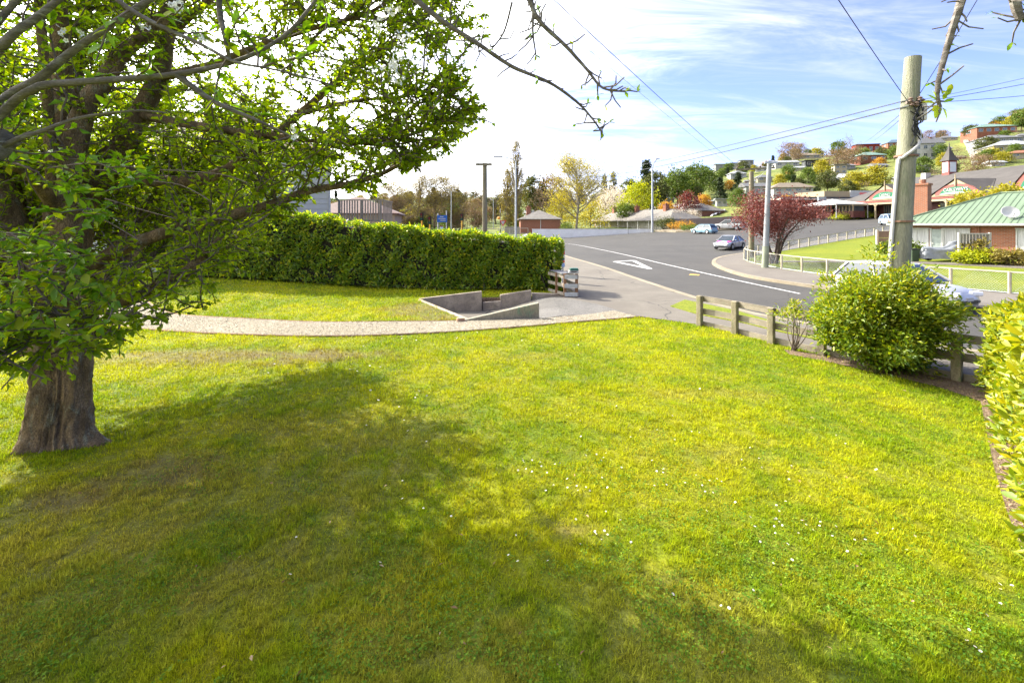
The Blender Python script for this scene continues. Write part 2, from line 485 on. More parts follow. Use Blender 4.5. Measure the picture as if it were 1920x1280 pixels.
# ---- grass: the turf and its blades take their colour from where they grow
def make_turf():
    m, nt, out = _nt('turf'); v = _vec(nt, 'Position')
    gc = nt.nodes.new('ShaderNodeAttribute'); gc.attribute_name = 'gc'
    n4 = _noise(nt, v, 34, 4, 0.75); c = _mix(nt, _range(nt, n4, 0.35, 0.62, 0.6, 0), gc.outputs['Color'], (0.035, 0.045, 0.008))
    n5 = _noise(nt, v, 5.0, 3, 0.7); c = _mix(nt, _range(nt, n5, 0.45, 0.75, 0, 0.35), c, (0.34, 0.31, 0.015))
    _bsdf(nt, out, c, 0.9, 0.15, 0, n4, 0.6, 0.03); return m
def make_blade():
    m, nt, out = _nt('grass_blade')
    gc = nt.nodes.new('ShaderNodeAttribute'); gc.attribute_name = 'gc'
    c = gc.outputs['Color']
    b = nt.nodes.new('ShaderNodeBsdfDiffuse'); nt.links.new(c, b.inputs['Color'])
    t = nt.nodes.new('ShaderNodeBsdfTranslucent'); nt.links.new(_mix(nt, 1.0, c, (1.3, 1.25, 0.6), 'MULTIPLY'), t.inputs[0])
    mx = nt.nodes.new('ShaderNodeMixShader'); mx.inputs[0].default_value = 0.35
    nt.links.new(b.outputs[0], mx.inputs[1]); nt.links.new(t.outputs[0], mx.inputs[2]); nt.links.new(mx.outputs[0], out.inputs['Surface']); return m
def vnoise(x, y, scale, seed, octs=3):
    """smooth value noise, 0..1"""
    r = np.random.default_rng(seed); tot = np.zeros_like(x, dtype=float); amp = 1.0; s = 0.0
    for o_ in range(octs):
        G = r.random((64, 64)); fx, fy = x * scale, y * scale; ix, iy = np.floor(fx).astype(int), np.floor(fy).astype(int); tx, ty = fx - ix, fy - iy
        tx, ty = tx * tx * (3 - 2 * tx), ty * ty * (3 - 2 * ty); g_ = lambda i, j: G[i % 64, j % 64]
        tot += amp * ((g_(ix, iy) * (1 - tx) + g_(ix + 1, iy) * tx) * (1 - ty) + (g_(ix, iy + 1) * (1 - tx) + g_(ix + 1, iy + 1) * tx) * ty)
        s += amp; amp *= 0.55; scale *= 2.1
    return tot / s
DRY = ((-3.2, 4.7, 1.6, 0.9), (-3.4, 3.2, 0.9, 0.8), (-2.3, 6.1, 1.5, 0.7), (-1.6, 3.6, 0.8, 0.5), (-4.4, 4.3, 1.0, 0.8), (-0.7, 2.9, 0.7, 0.4), (1.1, 3.0, 0.9, 0.5), (3.2, 7.4, 0.9, 0.25), (2.4, 5.4, 0.7, 0.22), (0.4, 9.5, 1.0, 0.3))
SOIL = ((-6.3, 9.45, 2.6, 0.55), (-4.0, 9.6, 1.3, 0.35), (-3.0, 14.6, 1.0, 1.3), (-2.2, 13.5, 0.7, 0.5), (0.55, 4.1, 0.16, 0.07), (-3.9, 5.0, 0.6, 0.3), (-4.6, 4.5, 0.5, 0.2))
def grass_rgb(x, y):
    """colour of a tuft by where it grows: lush, yellowish, dry or worn"""
    n1, n2, n3 = vnoise(x, y, 0.7, 1), vnoise(x, y, 2.6, 2), vnoise(x, y, 9.0, 3)
    def ss(v, a, b): t = np.clip((v - a) / (b - a), 0, 1)[:, None]; return t * t * (3 - 2 * t)
    c = np.array((0.155, 0.235, 0.006)) + ss(n1, 0.35, 0.65) * (np.array((0.30, 0.33, 0.007)) - np.array((0.155, 0.235, 0.006)))
    c = c + ss(n2, 0.5, 0.75) * 0.55 * (np.array((0.075, 0.185, 0.010)) - c)
    c = c + ss(n3, 0.5, 0.8) * 0.5 * (np.array((0.34, 0.30, 0.018)) - c)
    for k, (lst, col) in enumerate(((DRY, (0.32, 0.275, 0.065)), (SOIL, (0.17, 0.12, 0.065)))):
        for cx_, cy_, rx, ry in lst:
            d = np.hypot((x - cx_) / rx, (y - cy_) / ry) + (n2 - 0.5) * 1.7 + (n3 - 0.5) * 1.3
            c = c + ss(-d, -1.45, -0.4) * (0.5, 0.78)[k] * (np.array(col) - c)
    cl = vnoise(x, y, 13.0, 5, 2); c = c * (0.68 + 0.66 * cl)[:, None] * np.array((1.03, 1.02, 0.9))            # clumps
    c = c + ss(vnoise(x, y, 21.0, 6, 2), 0.55, 0.8) * 0.3 * (np.array((0.38, 0.35, 0.08)) - c)   # straw between them
    return c * np.random.default_rng(9).uniform(0.85, 1.15, (len(x), 1))
def make_ground(name, cols, scale, bstr=0.3, bd=0.02, rough=0.9, stretch=None, speck=None, sscale=120, crack=False):
    m, nt, out = _nt(name); v = _vec(nt, 'Position', stretch)
    n1 = _noise(nt, v, scale, 5, 0.6, 0.5); n2 = _noise(nt, v, scale * 6, 5, 0.65)
    c = _mix(nt, _range(nt, n1, 0.32, 0.68), cols[0], cols[1]); c = _mix(nt, _range(nt, n2, 0.4, 0.75, 0, 0.5), c, cols[2])
    n3 = _noise(nt, v, sscale, 3, 0.7)
    if speck: c = _mix(nt, _range(nt, n3, 0.42, 0.66), c, speck)
    if crack:
        vo = nt.nodes.new('ShaderNodeTexVoronoi'); vo.feature = 'DISTANCE_TO_EDGE'; vo.inputs['Scale'].default_value = 0.16
        dv = nt.nodes.new('ShaderNodeVectorMath'); dv.operation = 'ADD'
        nz = nt.nodes.new('ShaderNodeTexNoise'); nz.inputs['Scale'].default_value = 0.8; nt.links.new(v, nz.inputs['Vector'])
        nt.links.new(v, dv.inputs[0]); nt.links.new(nz.outputs['Color'], dv.inputs[1]); nt.links.new(dv.outputs[0], vo.inputs['Vector'])
        c = _mix(nt, _range(nt, vo.outputs['Distance'], 0.0, 0.006, 0.7, 0), c, (0.03, 0.03, 0.03))
    _bsdf(nt, out, c, rough, 0.2, 0, n3, bstr, bd); return m
M_TURF, M_BLADE = make_turf(), make_blade()
M_ASPH = make_ground('asphalt', ((0.052, 0.050, 0.045), (0.071, 0.067, 0.060), (0.081, 0.076, 0.068)), 0.25, 0.25, 0.01, 0.85, None, (0.043, 0.041, 0.038), 90, True)
M_CONC = make_ground('concrete_paving', ((0.127, 0.112, 0.092), (0.168, 0.152, 0.124), (0.103, 0.092, 0.076)), 0.5, 0.2, 0.006, 0.9, None, (0.093, 0.082, 0.067), 60, True)
M_FOOT = make_ground('asphalt_footpath', ((0.128, 0.113, 0.096), (0.168, 0.151, 0.128), (0.116, 0.104, 0.090)), 0.4, 0.2, 0.006, 0.9, None, (0.099, 0.087, 0.075), 80)
M_KERB = make_ground('kerb_concrete', ((0.207, 0.172, 0.119), (0.246, 0.212, 0.155), (0.150, 0.121, 0.082)), 0.7, 0.2, 0.006, 0.9)
M_GRAVEL = make_ground('pale_gravel', ((0.259, 0.226, 0.163), (0.311, 0.282, 0.212), (0.217, 0.184, 0.122)), 0.8, 0.9, 0.03, 0.95, None, (0.160, 0.135, 0.090), 48)
M_GREYGR = make_ground('grey_gravel', ((0.144, 0.135, 0.120), (0.198, 0.186, 0.168), (0.102, 0.096, 0.090)), 0.8, 0.9, 0.03, 0.95, None, (0.072, 0.072, 0.072), 40)
M_MULCH = make_ground('bark_mulch', ((0.10, 0.065, 0.04), (0.19, 0.13, 0.085), (0.055, 0.036, 0.024)), 2.0, 1.0, 0.04, 0.95, None, (0.26, 0.19, 0.13), 32)
M_TERR = make_ground('hillside', ((0.10, 0.14, 0.03), (0.19, 0.20, 0.045), (0.12, 0.10, 0.05)), 0.06, 0.8, 0.4, 0.95, None, (0.07, 0.09, 0.02), 0.6)
M_FLAWN = make_ground('mown_lawn', ((0.113, 0.151, 0.009), (0.179, 0.189, 0.011), (0.093, 0.120, 0.008)), 0.25, 0.7, 0.04, 0.95, None, (0.080, 0.107, 0.007), 14)
M_PAINT = pmat('road_paint', (0.540, 0.532, 0.510), 0.7, 0.12, 3, col2=(0.338, 0.330, 0.315), coords='Position')
M_PAINTY = pmat('yellow_road_paint', (0.75, 0.45, 0.06), 0.7, 0.15, 3, coords='Position')
M_CWALL = pmat('old_concrete', (0.346, 0.286, 0.219), 0.92, 0.25, 2.2, bump=0.5, bscale=18, bdist=0.015, col2=(0.230, 0.189, 0.146), fine=0.35)
M_CMOSS = pmat('stained_concrete', (0.291, 0.261, 0.194), 0.92, 0.25, 2.0, stretch=(1, 1, 0.35), bump=0.5, bscale=18, bdist=0.015, col2=(0.141, 0.251, 0.165), fine=0.4)

# ---- the ground, one sheet out to the horizon
def axis(segs):
    a = []
    for lo, hi, st in segs: a += list(np.arange(lo, hi, st))
    return np.array(a + [segs[-1][1]])
ax = axis([(-1600, -400, 60), (-400, -120, 14), (-120, 130, 3.0), (130, 420, 9), (420, 1900, 60)])
ay = axis([(-400, -60, 40), (-60, 0, 10), (0, 130, 3.0), (130, 340, 6), (340, 1000, 30), (1000, 2400, 100)])
V = np.array([(x, y, gz(x, y) - 0.5 * (1 - sstep(96, 106, y))) for y in ay for x in ax])
V[:, 2] += np.where(V[:, 1] > 110, np.sin(V[:, 0] * 0.21) * np.sin(V[:, 1] * 0.17) * 0.7, 0)
nx = len(ax); T = []
for j in range(len(ay) - 1):
    b = j * nx + np.arange(nx - 1)
    T.append(np.stack([b, b + 1, b + nx + 1], 1)); T.append(np.stack([b, b + nx + 1, b + nx], 1))
me = np_mesh('ground', V, np.concatenate(T)); me.shade_smooth()
struct(finish('ground', me, M_TERR), 'grassy ground rising to the hillside beyond the houses')

# ---- streets
K1 = [(14, 4), (12.3, 6.4), (10.3, 9.5), (8.6, 12.0), (7.4, 14.2), (6.8, 17.6), (6.3, 23), (5.84, 29.3), (5.0, 36), (4.0, 43), (1.5, 50), (-4, 55), (-14, 58), (-120, 60)]
K2 = [(24, 2), (20, 6.5), (17.5, 10.5), (15.6, 14.9), (13.7, 20.2), (12.8, 23.5), (12.9, 26.5), (13.9, 31), (15.4, 34.6), (17.6, 38), (21, 41.2), (26, 44.2), (40, 52), (56, 58)]
K1s = [tuple(p) for p in spline([(*p, 0) for p in K1], 4)]; K2s = [tuple(p) for p in spline([(*p, 0) for p in K2], 4)]
road_poly = [p[:2] for p in K1s] + [(-120, 87), (-40, 87), (27, 87.2), (33, 90), (36, 120), (44, 121), (47, 97), (64, 94), (64, 40), (62, 8), (24, 1)]
struct(sheet('road', road_poly, lambda x, y: gz(x, y) - 0.12, M_ASPH, 3.5), 'grey asphalt street curving up to the junction')
def kz(x, y): return gz(x, y) + 0.012
for nm, kk in (('kerb', K1s), ('kerb', K2s)):
    struct(sheet(nm, ribbon(kk, 0.13), kz, M_KERB, 1.0, 0.16, grid=False), 'pale concrete kerb along the street')
# lane line, give way triangle and small marks
def mark(px, w, mat=M_PAINT, name='road_marking'):
    pts = spline([g(x, y, -0.116) for x, y in px], 5) if len(px) > 2 else [g(x, y, -0.116) for x, y in px]
    return struct(sheet(name, ribbon(pts, w / 2), lambda x, y: gz(x, y) - 0.114, mat, 3, grid=False))
mark([(1040, 457.5), (1074, 458.5), (1150, 473), (1250, 496), (1330, 514), (1410, 531.5), (1500, 550.5)], 0.13)
tri = [(1152, 490.5), (1187, 488.2), (1219, 504)]
for i in range(3):
    a, b = tri[i], tri[(i + 1) % 3]
    mk = mark([a, b], 0.32 if i else 0.28); mk.location.z = 0.001 * i; mk['label'] = 'white give way triangle painted on the street'
mark([(1293, 514.5), (1311, 515.5)], 0.42, M_PAINTY)
for i in range(4):
    mark([(1333 + i * 7.5, 441.5 - i * 0.5), (1337 + i * 7.5, 440.8 - i * 0.5)], 0.5)

# ---- near footpath, verge, driveway
foot_poly = [p[:2] for p in K1s[:-4]] + [(-14, 40), (-6, 23), (2.25, 20.6), (2.1, 17.6), (1.55, 17.2), (1.5, 13.4), (3.6, 13.75), (5.15, 12.45), (7.95, 7.95), (11.0, 3.2)]
struct(sheet('footpath', foot_poly, lambda x, y: gz(x, y) + 0.0, M_CONC, 2.5), 'worn pale concrete footpath and driveway crossing')
verge = [g(x, y) for x, y in ((1257, 574.5), (1284, 562.5), (1330, 572), (1385, 584), (1440, 600), (1530, 624), (1640, 650), (1760, 668), (1775, 674), (1640, 660), (1535, 638), (1450, 620), (1400, 607), (1310, 590))]
struct(sheet('grass_verge', verge, lambda x, y: 0.02, M_FLAWN, 0.5, 0.03), 'narrow strip of grass between footpath and kerb')
vk = [g(x, y) for x, y in ((1135, 502), (1200, 528), (1262, 552), (1320, 566), (1400, 587), (1530, 622))]
def pitz(x, y): return -0.45 + 0.43 * sstep(-0.9, 1.5, x)
pit = [(-3.3, 16.6), (-1.3, 12.9), (1.6, 13.2), (1.6, 17.6), (0.7, 17.6), (-1.2, 17.6)]
struct(sheet('sunken_driveway', pit, pitz, M_CONC, 0.5), 'sunken concrete parking bay floor')
dg = [(0.9, 13.6), (2.6, 13.7), (3.55, 14.0), (2.9, 15.6), (2.0, 16.9), (1.0, 17.1), (0.5, 15.6)]
struct(sheet('driveway_gravel', dg, lambda x, y: max(pitz(x, y), 0.0 if x > 1.45 else -9) + 0.012, M_GREYGR, 0.4), 'grey gravel patch on the driveway')

# ---- front lawn, path, mulch
lawn_poly = [(5.05, 12.45), (7.85, 7.9), (10.8, 3.3), (14, -1), (14, -8), (-30, -8), (-30, 27), (-14, 22), (2.0, 19.9), (2.0, 17.75), (0.75, 17.3), (-0.4, 17.22), (-1.15, 17.14), (-1.2, 16.93), (-3.35, 16.66), (-1.3, 12.92), (0.85, 13.12), (3.6, 13.6)]
lawn = sheet('lawn', lawn_poly, lz, M_TURF, 0.2, 0.5)
co = np.empty(len(lawn.data.vertices) * 3, dtype=np.float32); lawn.data.vertices.foreach_get('co', co); co = co.reshape(-1, 3)
at_ = lawn.data.attributes.new('gc', 'FLOAT_VECTOR', 'POINT'); at_.data.foreach_set('vector', np.ascontiguousarray(grass_rgb(co[:, 0].astype(float), co[:, 1].astype(float)), dtype=np.float32).ravel() * 0.7)
struct(lawn, 'mown front lawn with dry patches in sun and tree shade')
up_ = [(90, 520), (200, 540), (290, 578), (350, 592.5), (500, 600), (640, 605.5), (800, 603), (880, 601), (1010, 598.5), (1100, 590.5), (1152, 583)]
lo_ = [(1197, 594.5), (1100, 603), (1000, 612.5), (800, 626), (640, 631), (500, 630), (320, 622), (230, 612), (120, 590), (20, 558)]
path_pts = [tuple(p) for p in spline([g(*q) for q in up_], 4)] + [tuple(p) for p in spline([g(*q) for q in lo_], 4)]
path = struct(sheet('gravel_path', path_pts, lambda x, y: lz(x, y) + 0.022, M_GRAVEL, 0.5, 0.04), 'pale crushed gravel path curving across the lawn')
M_EDGE = pmat('edging_timber', (0.28, 0.17, 0.10), 0.9, 0.3, 6)
for q in (up_[:8], lo_):
    e = MB(); pts = spline([g(*w) for w in q], 3); e.tube([(p.x, p.y, lz(p.x, p.y) + 0.02) for p in pts], 0.022, 4)
    e.build('edging_board', M_EDGE, path)
mul = [(1470, 655), (1560, 668), (1640, 684), (1720, 700), (1800, 713), (1880, 728), (1990, 760), (2300, 1000), (2100, 1300), (1975, 1190), (1925, 1060), (1885, 950), (1862, 870), (1848, 800), (1838, 752), (1760, 726), (1700, 712), (1640, 700), (1560, 680), (1480, 664)]
struct(sheet('mulch_bed', [g(*q) for q in mul], lambda x, y: lz(x, y) + 0.012, M_MULCH, 0.3), 'brown bark mulch under the shrubs along the fence')

# ---- property across the street: footpath, lawn, concrete path
FN = [(26, 7.5), (22.2, 13), (19.3, 18.5), (17.6, 21.6), (16.8, 24.5), (16.45, 28.3), (16.9, 32.2), (18.2, 35.6), (20.6, 38.4), (25, 41.4), (36, 47.6), (52, 55.2)]
FNs = [tuple(p)[:2] for p in spline([(*p, 0) for p in FN], 3)]
struct(sheet('footpath', [p[:2] for p in K2s] + list(reversed(FNs)), lambda x, y: gz(x, y), M_FOOT, 2.0, 0.12), 'beige footpath wrapping round the far street corner')
struct(sheet('lawn', FNs + [(60, 56), (60, 6)], lambda x, y: gz(x, y) + 0.02, M_FLAWN, 2.0, 0.1), 'bright mown lawn behind the low mesh fence across the street')
p2 = [(17.5, 32.4), (21, 32.0), (25, 30.2), (27.5, 27.3), (29.3, 23.6), (31.5, 18.5), (34, 12)]
struct(sheet('garden_path', ribbon([tuple(p) for p in spline([(*p, 0) for p in p2], 4)], 0.55), lambda x, y: gz(x, y) + 0.06, M_CONC, 1.0, 0.08), 'concrete garden path crossing the far lawn')
# pale island in front of the brick units and dark kerb line before the white wall
isl = [(27.5, 87.6), (29, 80.5), (33, 76), (37.5, 75.5), (33, 80), (34, 88)]
struct(sheet('traffic_island', isl, lambda x, y: gz(x, y) + 0.15, M_KERB, 2, 0.4), 'pale kerbed island at the side street mouth')

# ---- old concrete walls round the sunken bay
cw = thing('retaining_wall', 'low weathered concrete walls round the sunken bay beside the path', 'wall', (0, 0, 0))
def wallpiece(a, b, za0, za1, zb0, zb1, th, mat):
    a, b = Vector(a), Vector(b); d = (b - a).normalized(); n = Vector((-d.y, d.x)) * th / 2
    m = MB(); vs = []
    for p, z0, z1 in ((a, za0, za1), (b, zb0, zb1)):
        vs += [(p.x - n.x, p.y - n.y, z0), (p.x + n.x, p.y + n.y, z0), (p.x + n.x, p.y + n.y, z1), (p.x - n.x, p.y - n.y, z1)]
    m.add(vs, [(0, 1, 2, 3), (7, 6, 5, 4), (0, 4, 5, 1), (1, 5, 6, 2), (2, 6, 7, 3), (3, 7, 4, 0)])
    return m.build('wall_section', mat, cw, bevel=0.012)
wallpiece((-3.4, 16.62), (-1.12, 16.86), -0.6, 0.03, -0.6, 0.27, 0.13, M_CWALL)
wallpiece((-1.1, 16.95), (-0.42, 17.02), -0.6, -0.16, -0.6, -0.12, 0.14, M_CWALL)
wallpiece((-0.45, 17.06), (0.72, 17.22), -0.6, 0.10, -0.6, 0.26, 0.13, M_CWALL)
wallpiece((0.75, 17.4), (1.95, 17.6), -0.2, 0.12, -0.2, 0.06, 0.22, M_CWALL)
wallpiece((-3.36, 16.5), (-1.28, 13.05), -0.6, 0.02, -0.6, 0.03, 0.14, M_CWALL)
wallpiece((-1.34, 12.98), (0.78, 13.3), -0.6, 0.03, -0.4, 0.46, 0.14, M_CMOSS)
m = MB(); m.box((-0.78, 17.16, -0.31), (0.72, 0.14, 0.58)); m.build('soil_bank', M_MULCH, cw)
m = MB(); m.box((-1.45, 12.86, 0.05), (0.22, 0.12, 0.1), 0.3); tag(m.build('brick_fragment', pmat('old_brick', (0.42, 0.27, 0.18), 0.9), bevel=0.01), 'loose pale brick lying at the corner of the bay wall', 'brick')

# ---- loose stones on the gravel path
rg = np.random.default_rng(61); gx, gy = rg.uniform(-13, 3.8, 60000), rg.uniform(10.8, 18, 60000)
pin = np.zeros(len(gx), bool); pj = len(path_pts) - 1
for pi in range(len(path_pts)):
    xi, yi = path_pts[pi][:2]; xj, yj = path_pts[pj][:2]
    if yi != yj: pin ^= ((yi > gy) != (yj > gy)) & (gx < (xj - xi) * (gy - yi) / (yj - yi) + xi)
    pj = pi
gx, gy = gx[pin][:9000], gy[pin][:9000]; ng_ = len(gx); ps = rg.uniform(0.008, 0.024, ng_)
octv = np.array(((1, 0, 0), (0, 1, 0), (-1, 0, 0), (0, -1, 0), (0, 0, 0.7), (0, 0, -0.4))); octf = np.array(((0, 1, 4), (1, 2, 4), (2, 3, 4), (3, 0, 4)))
Vp = np.column_stack([gx, gy, lz_np(gx, gy) + 0.024])[:, None, :] + (octv[None] + rg.normal(0, 0.22, (ng_, 6, 3))) * ps[:, None, None]
Tp = (octf[None] + (np.arange(ng_) * 6)[:, None, None]).reshape(-1, 3)
peb = finish('loose_gravel', np_mesh('loose_gravel', Vp.reshape(-1, 3), Tp, np.repeat(rg.random(ng_), 6)), leafmat('gravel_stone', (0.17, 0.135, 0.09), (0.30, 0.26, 0.19), (0.42, 0.38, 0.31), 0.0, 0.9, 0.15))
tag(peb, 'loose pale stones scattered over the gravel path', 'gravel', kind='stuff')
# ================================================================== NEAR VEGETATION
M_BARK = pmat('plum_bark', (0.22, 0.15, 0.085), 0.95, 0.55, 6.0, stretch=(1, 1, 0.45), bump=1.0, bscale=22, bdist=0.05, col2=(0.26, 0.25, 0.18), fine=0.75, coords='Position')
M_BARK2 = pmat('cherry_bark', (0.15, 0.13, 0.11), 0.9, 0.4, 7.0, stretch=(0.6, 0.6, 2.5), bump=0.7, bscale=40, bdist=0.01, col2=(0.27, 0.26, 0.23), fine=0.5, coords='Position')
M_TWIG = pmat('twig_bark', (0.13, 0.10, 0.08), 0.9, 0.3, 12)
M_PLUM = leafmat('plum_leaf', (0.11, 0.20, 0.010), (0.20, 0.30, 0.012), (0.36, 0.40, 0.015), 0.58, tcol=(1.9, 1.75, 0.25))
M_CHERRY = leafmat('cherry_leaf', (0.09, 0.21, 0.012), (0.16, 0.31, 0.016), (0.30, 0.34, 0.02), 0.48, tcol=(1.6, 1.5, 0.3))
M_HEDGE = leafmat('hedge_leaf', (0.07, 0.155, 0.012), (0.21, 0.32, 0.018), (0.52, 0.46, 0.02), 0.45, 0.33, 0.5)
M_LAUREL = leafmat('laurel_leaf', (0.08, 0.15, 0.010), (0.22, 0.27, 0.012), (0.42, 0.39, 0.02), 0.35, 0.42, 0.4)
M_RHODO = leafmat('rhododendron_leaf', (0.05, 0.12, 0.010), (0.17, 0.245, 0.012), (0.36, 0.34, 0.015), 0.42, 0.4, 0.4)
M_PETAL = pmat('white_petal', (0.82, 0.80, 0.76), 0.6, 0.06, 20)
M_CORE = pmat('shade_core', (0.03, 0.028, 0.018), 0.95, 0.4, 8, bump=0.8, bscale=20, bdist=0.05)  # near-black colour painted in as the shade deep inside the hedges

def nice_leaf(name, wr=0.45):
    """a single leaf blade: 10 faces, cupped, pointed"""
    st = [(0, 0.05), (0.22, 0.75), (0.5, 1.0), (0.78, 0.66), (1.0, 0.02)]
    m = MB()
    for i, (t, w) in enumerate(st):
        z = -0.16 * t * t
        m.v += [(t, -w * wr / 2, z + 0.05 * w), (t, 0, z), (t, w * wr / 2, z + 0.05 * w)]
    for i in range(4):
        b = i * 3; m.f += [(b, b + 3, b + 4, b + 1), (b + 1, b + 4, b + 5, b + 2)]
    return m
def leaf_data(name, mat, vals, wr):
    out = []
    for v in vals:
        m = nice_leaf(name, wr); me = bpy.data.meshes.new(name); me.from_pydata(m.v, [], m.f); me.update(); me.shade_smooth()
        a = me.attributes.new('v', 'FLOAT', 'POINT'); a.data.foreach_set('value', [v] * len(m.v)); me.materials.append(mat); out.append(me)
    return out
def place_leaf(me, p, d, size, up, parent, name='leaf'):
    d = Vector(d).normalized(); s = d.cross(Vector(up))
    if s.length < 1e-3: s = d.orthogonal()
    s.normalize(); n = s.cross(d)
    o = bpy.data.objects.new(name, me); COL.objects.link(o); o.parent = parent
    M = Matrix((d, -s, n)).transposed().to_4x4() if True else None
    M = Matrix(((d.x, -s.x, n.x, p[0]), (d.y, -s.y, n.y, p[1]), (d.z, -s.z, n.z, p[2]), (0, 0, 0, 1)))
    o.matrix_local = M @ Matrix.Scale(size, 4)
    return o
def inside(poly, x, y):
    c = False; j = len(poly) - 1
    for i in range(len(poly)):
        xi, yi = poly[i]; xj, yj = poly[j]
        if (yi > y) != (yj > y) and x < (xj - xi) * (y - yi) / (yj - yi) + xi: c = not c
        j = i
    return c
def inside_np(poly, x, y):
    c = np.zeros(len(x), bool); j = len(poly) - 1
    for i in range(len(poly)):
        xi, yi = poly[i]; xj, yj = poly[j]
        if yi != yj: c ^= ((yi > y) != (yj > y)) & (x < (xj - xi) * (y - yi) / (yj - yi) + xi)
        j = i
    return c
def polyline_at(pts, t):
    k = t * (len(pts) - 1); i = min(int(k), len(pts) - 2); return pts[i].lerp(pts[i + 1], k - i), (pts[i + 1] - pts[i]).normalized()

# ---- plum tree on the left: fused trunks, limbs, crown
rng = random.Random(7); nrng = np.random.default_rng(7)
TB = g(100, 852); TB = Vector((TB.x - 0.2, TB.y + 0.3, 0))
plum = thing('plum_tree', 'large multi-stemmed tree with fresh green leaves at left of the lawn', 'tree', (0, 0, 0))
tr = MB()
# lumpy fused trunk: a ring profile with buttresses
stems = [(-0.165, -0.05, 0.195), (0.19, -0.03, 0.155), (0.045, -0.05, 0.105), (0.0, 0.12, 0.19)]
def trunk_r(a, z):
    d = Vector((math.cos(a), math.sin(a))); r = 0.0
    for sx, sy, sr in stems:                     # support of the union of the fused stems
        b = d.x * sx + d.y * sy; q = b * b - (sx * sx + sy * sy) + sr * sr
        if q > 0: r = max(r, b + math.sqrt(q))
    r = max(r, 0.2) * (1.0 - 0.10 * sstep(0.0, 0.9, z))
    fl = math.exp(-z / 0.10)
    root = 0.0
    for ra, rl in ((-0.05, 0.30), (-0.9, 0.04), (-2.4, 0.08), (3.3, 0.10), (1.8, 0.2), (-1.6, 0.03)):
        da = (a - ra + math.pi) % (2 * math.pi) - math.pi; root += rl * math.exp(-(da / 0.24) ** 2)
    ridge = 0.016 * math.sin(a * 11 + z * 2.0 + math.sin(z * 5)) + 0.013 * math.sin(a * 23 - z * 4 + 2 * math.sin(z * 7)) + 0.010 * math.sin(a * 5 + z * 8) + rng.gauss(0, 0.006)
    return r + root * fl + 0.035 * fl + ridge
NS, NZ = 110, 44; k0 = len(tr.v)
for i in range(NZ):
    z = -0.05 + 1.62 * (i / (NZ - 1)) ** 1.25
    for j in range(NS):
        a = 2 * math.pi * j / NS; r = trunk_r(a, max(z, 0))
        tr.v.append((TB.x + r * math.cos(a) + 0.05 * z, TB.y + r * math.sin(a), z))
for i in range(NZ - 1):
    for j in range(NS):
        j2 = (j + 1) % NS; tr.f.append((k0 + i * NS + j, k0 + i * NS + j2, k0 + (i + 1) * NS + j2, k0 + (i + 1) * NS + j))
LIMBS = []
def limb(px, r0, r1, n=5, seg=9):
    """px: (photo x, photo y, distance) or ready world points"""
    pts = [p if isinstance(p, Vector) else at(*p) for p in px]
    pts = spline(pts, n); rr = [r0 + (r1 - r0) * (i / (len(pts) - 1)) ** 0.8 for i in range(len(pts))]
    tr.tube(pts, rr, seg, lump=0.07, rng=rng); LIMBS.append((pts, rr)); return pts
def T(dx, dy, z): return Vector((TB.x + dx, TB.y + dy, z))
limb([T(-0.2, -0.05, 1.2), (62, 560, 5.6), (25, 420, 5.6), (-40, 250, 5.7), (-110, 60, 5.9), (-170, -160, 6.2)], 0.22, 0.07)
limb([T(0.0, -0.1, 1.2), (108, 560, 5.5), (112, 400, 5.5), (118, 240, 5.6), (112, 60, 5.7), (100, -180, 5.9)], 0.22, 0.07)
limb([T(0.05, 0.2, 1.2), (135, 520, 5.9), (150, 380, 6.0), (200, 310, 6.0), (232, 270, 6.0), (262, 215, 6.0), (298, 146, 6.1), (312, 70, 6.2), (322, -60, 6.3), (350, -230, 6.5)], 0.22, 0.07)
limb([T(0.1, 0.0, 1.25), (128, 460, 5.5), (130, 330, 5.5), (158, 208, 5.5), (194, 156, 5.5), (230, 100, 5.5), (300, 40, 5.5), (380, -60, 5.6)], 0.17, 0.06)
limb([T(0.2, 0.0, 1.3), (150, 545, 5.6), (215, 565, 5.4), (280, 545, 5.3), (335, 518, 5.2), (372, 488, 5.2), (420, 440, 5.2)], 0.13, 0.03)
limb([(140, 520, 5.7), (220, 470, 5.6), (330, 430, 5.5), (430, 405, 5.4), (510, 383, 5.4), (580, 358, 5.4), (650, 346, 5.4), (715, 326, 5.4), (765, 300, 5.5), (830, 265, 5.6)], 0.10, 0.012)
limb([(200, 310, 6.0), (300, 340, 5.8), (400, 330, 5.7), (468, 288, 5.7), (560, 215, 5.7), (640, 146, 5.8), (720, 90, 5.9), (800, 30, 6.0), (850, -40, 6.1)], 0.10, 0.015)
limb([(262, 215, 6.0), (360, 235, 5.6), (470, 250, 5.3), (580, 262, 5.2), (680, 268, 5.2), (780, 250, 5.3), (870, 215, 5.4)], 0.065, 0.01)
limb([(298, 146, 6.1), (400, 120, 5.6), (500, 80, 5.4), (600, 50, 5.3), (700, 20, 5.3), (790, -40, 5.3)], 0.06, 0.012)
limb([(312, 70, 6.2), (420, -20, 6.2), (540, -90, 6.2), (660, -160, 6.3)], 0.06, 0.015)
limb([(560, 215, 5.7), (660, 190, 5.5), (760, 180, 5.4), (850, 150, 5.4)], 0.035, 0.008)
limb([(112, 400, 5.5), (60, 330, 4.9), (0, 300, 4.5), (-80, 250, 4.2)], 0.09, 0.03)
limb([(108, 560, 5.5), (150, 560, 4.8), (160, 590, 4.3), (120, 615, 4.0), (60, 630, 3.8)], 0.05, 0.012)
limb([(62, 560, 5.6), (-20, 560, 5.0), (-60, 590, 4.4)], 0.06, 0.015)
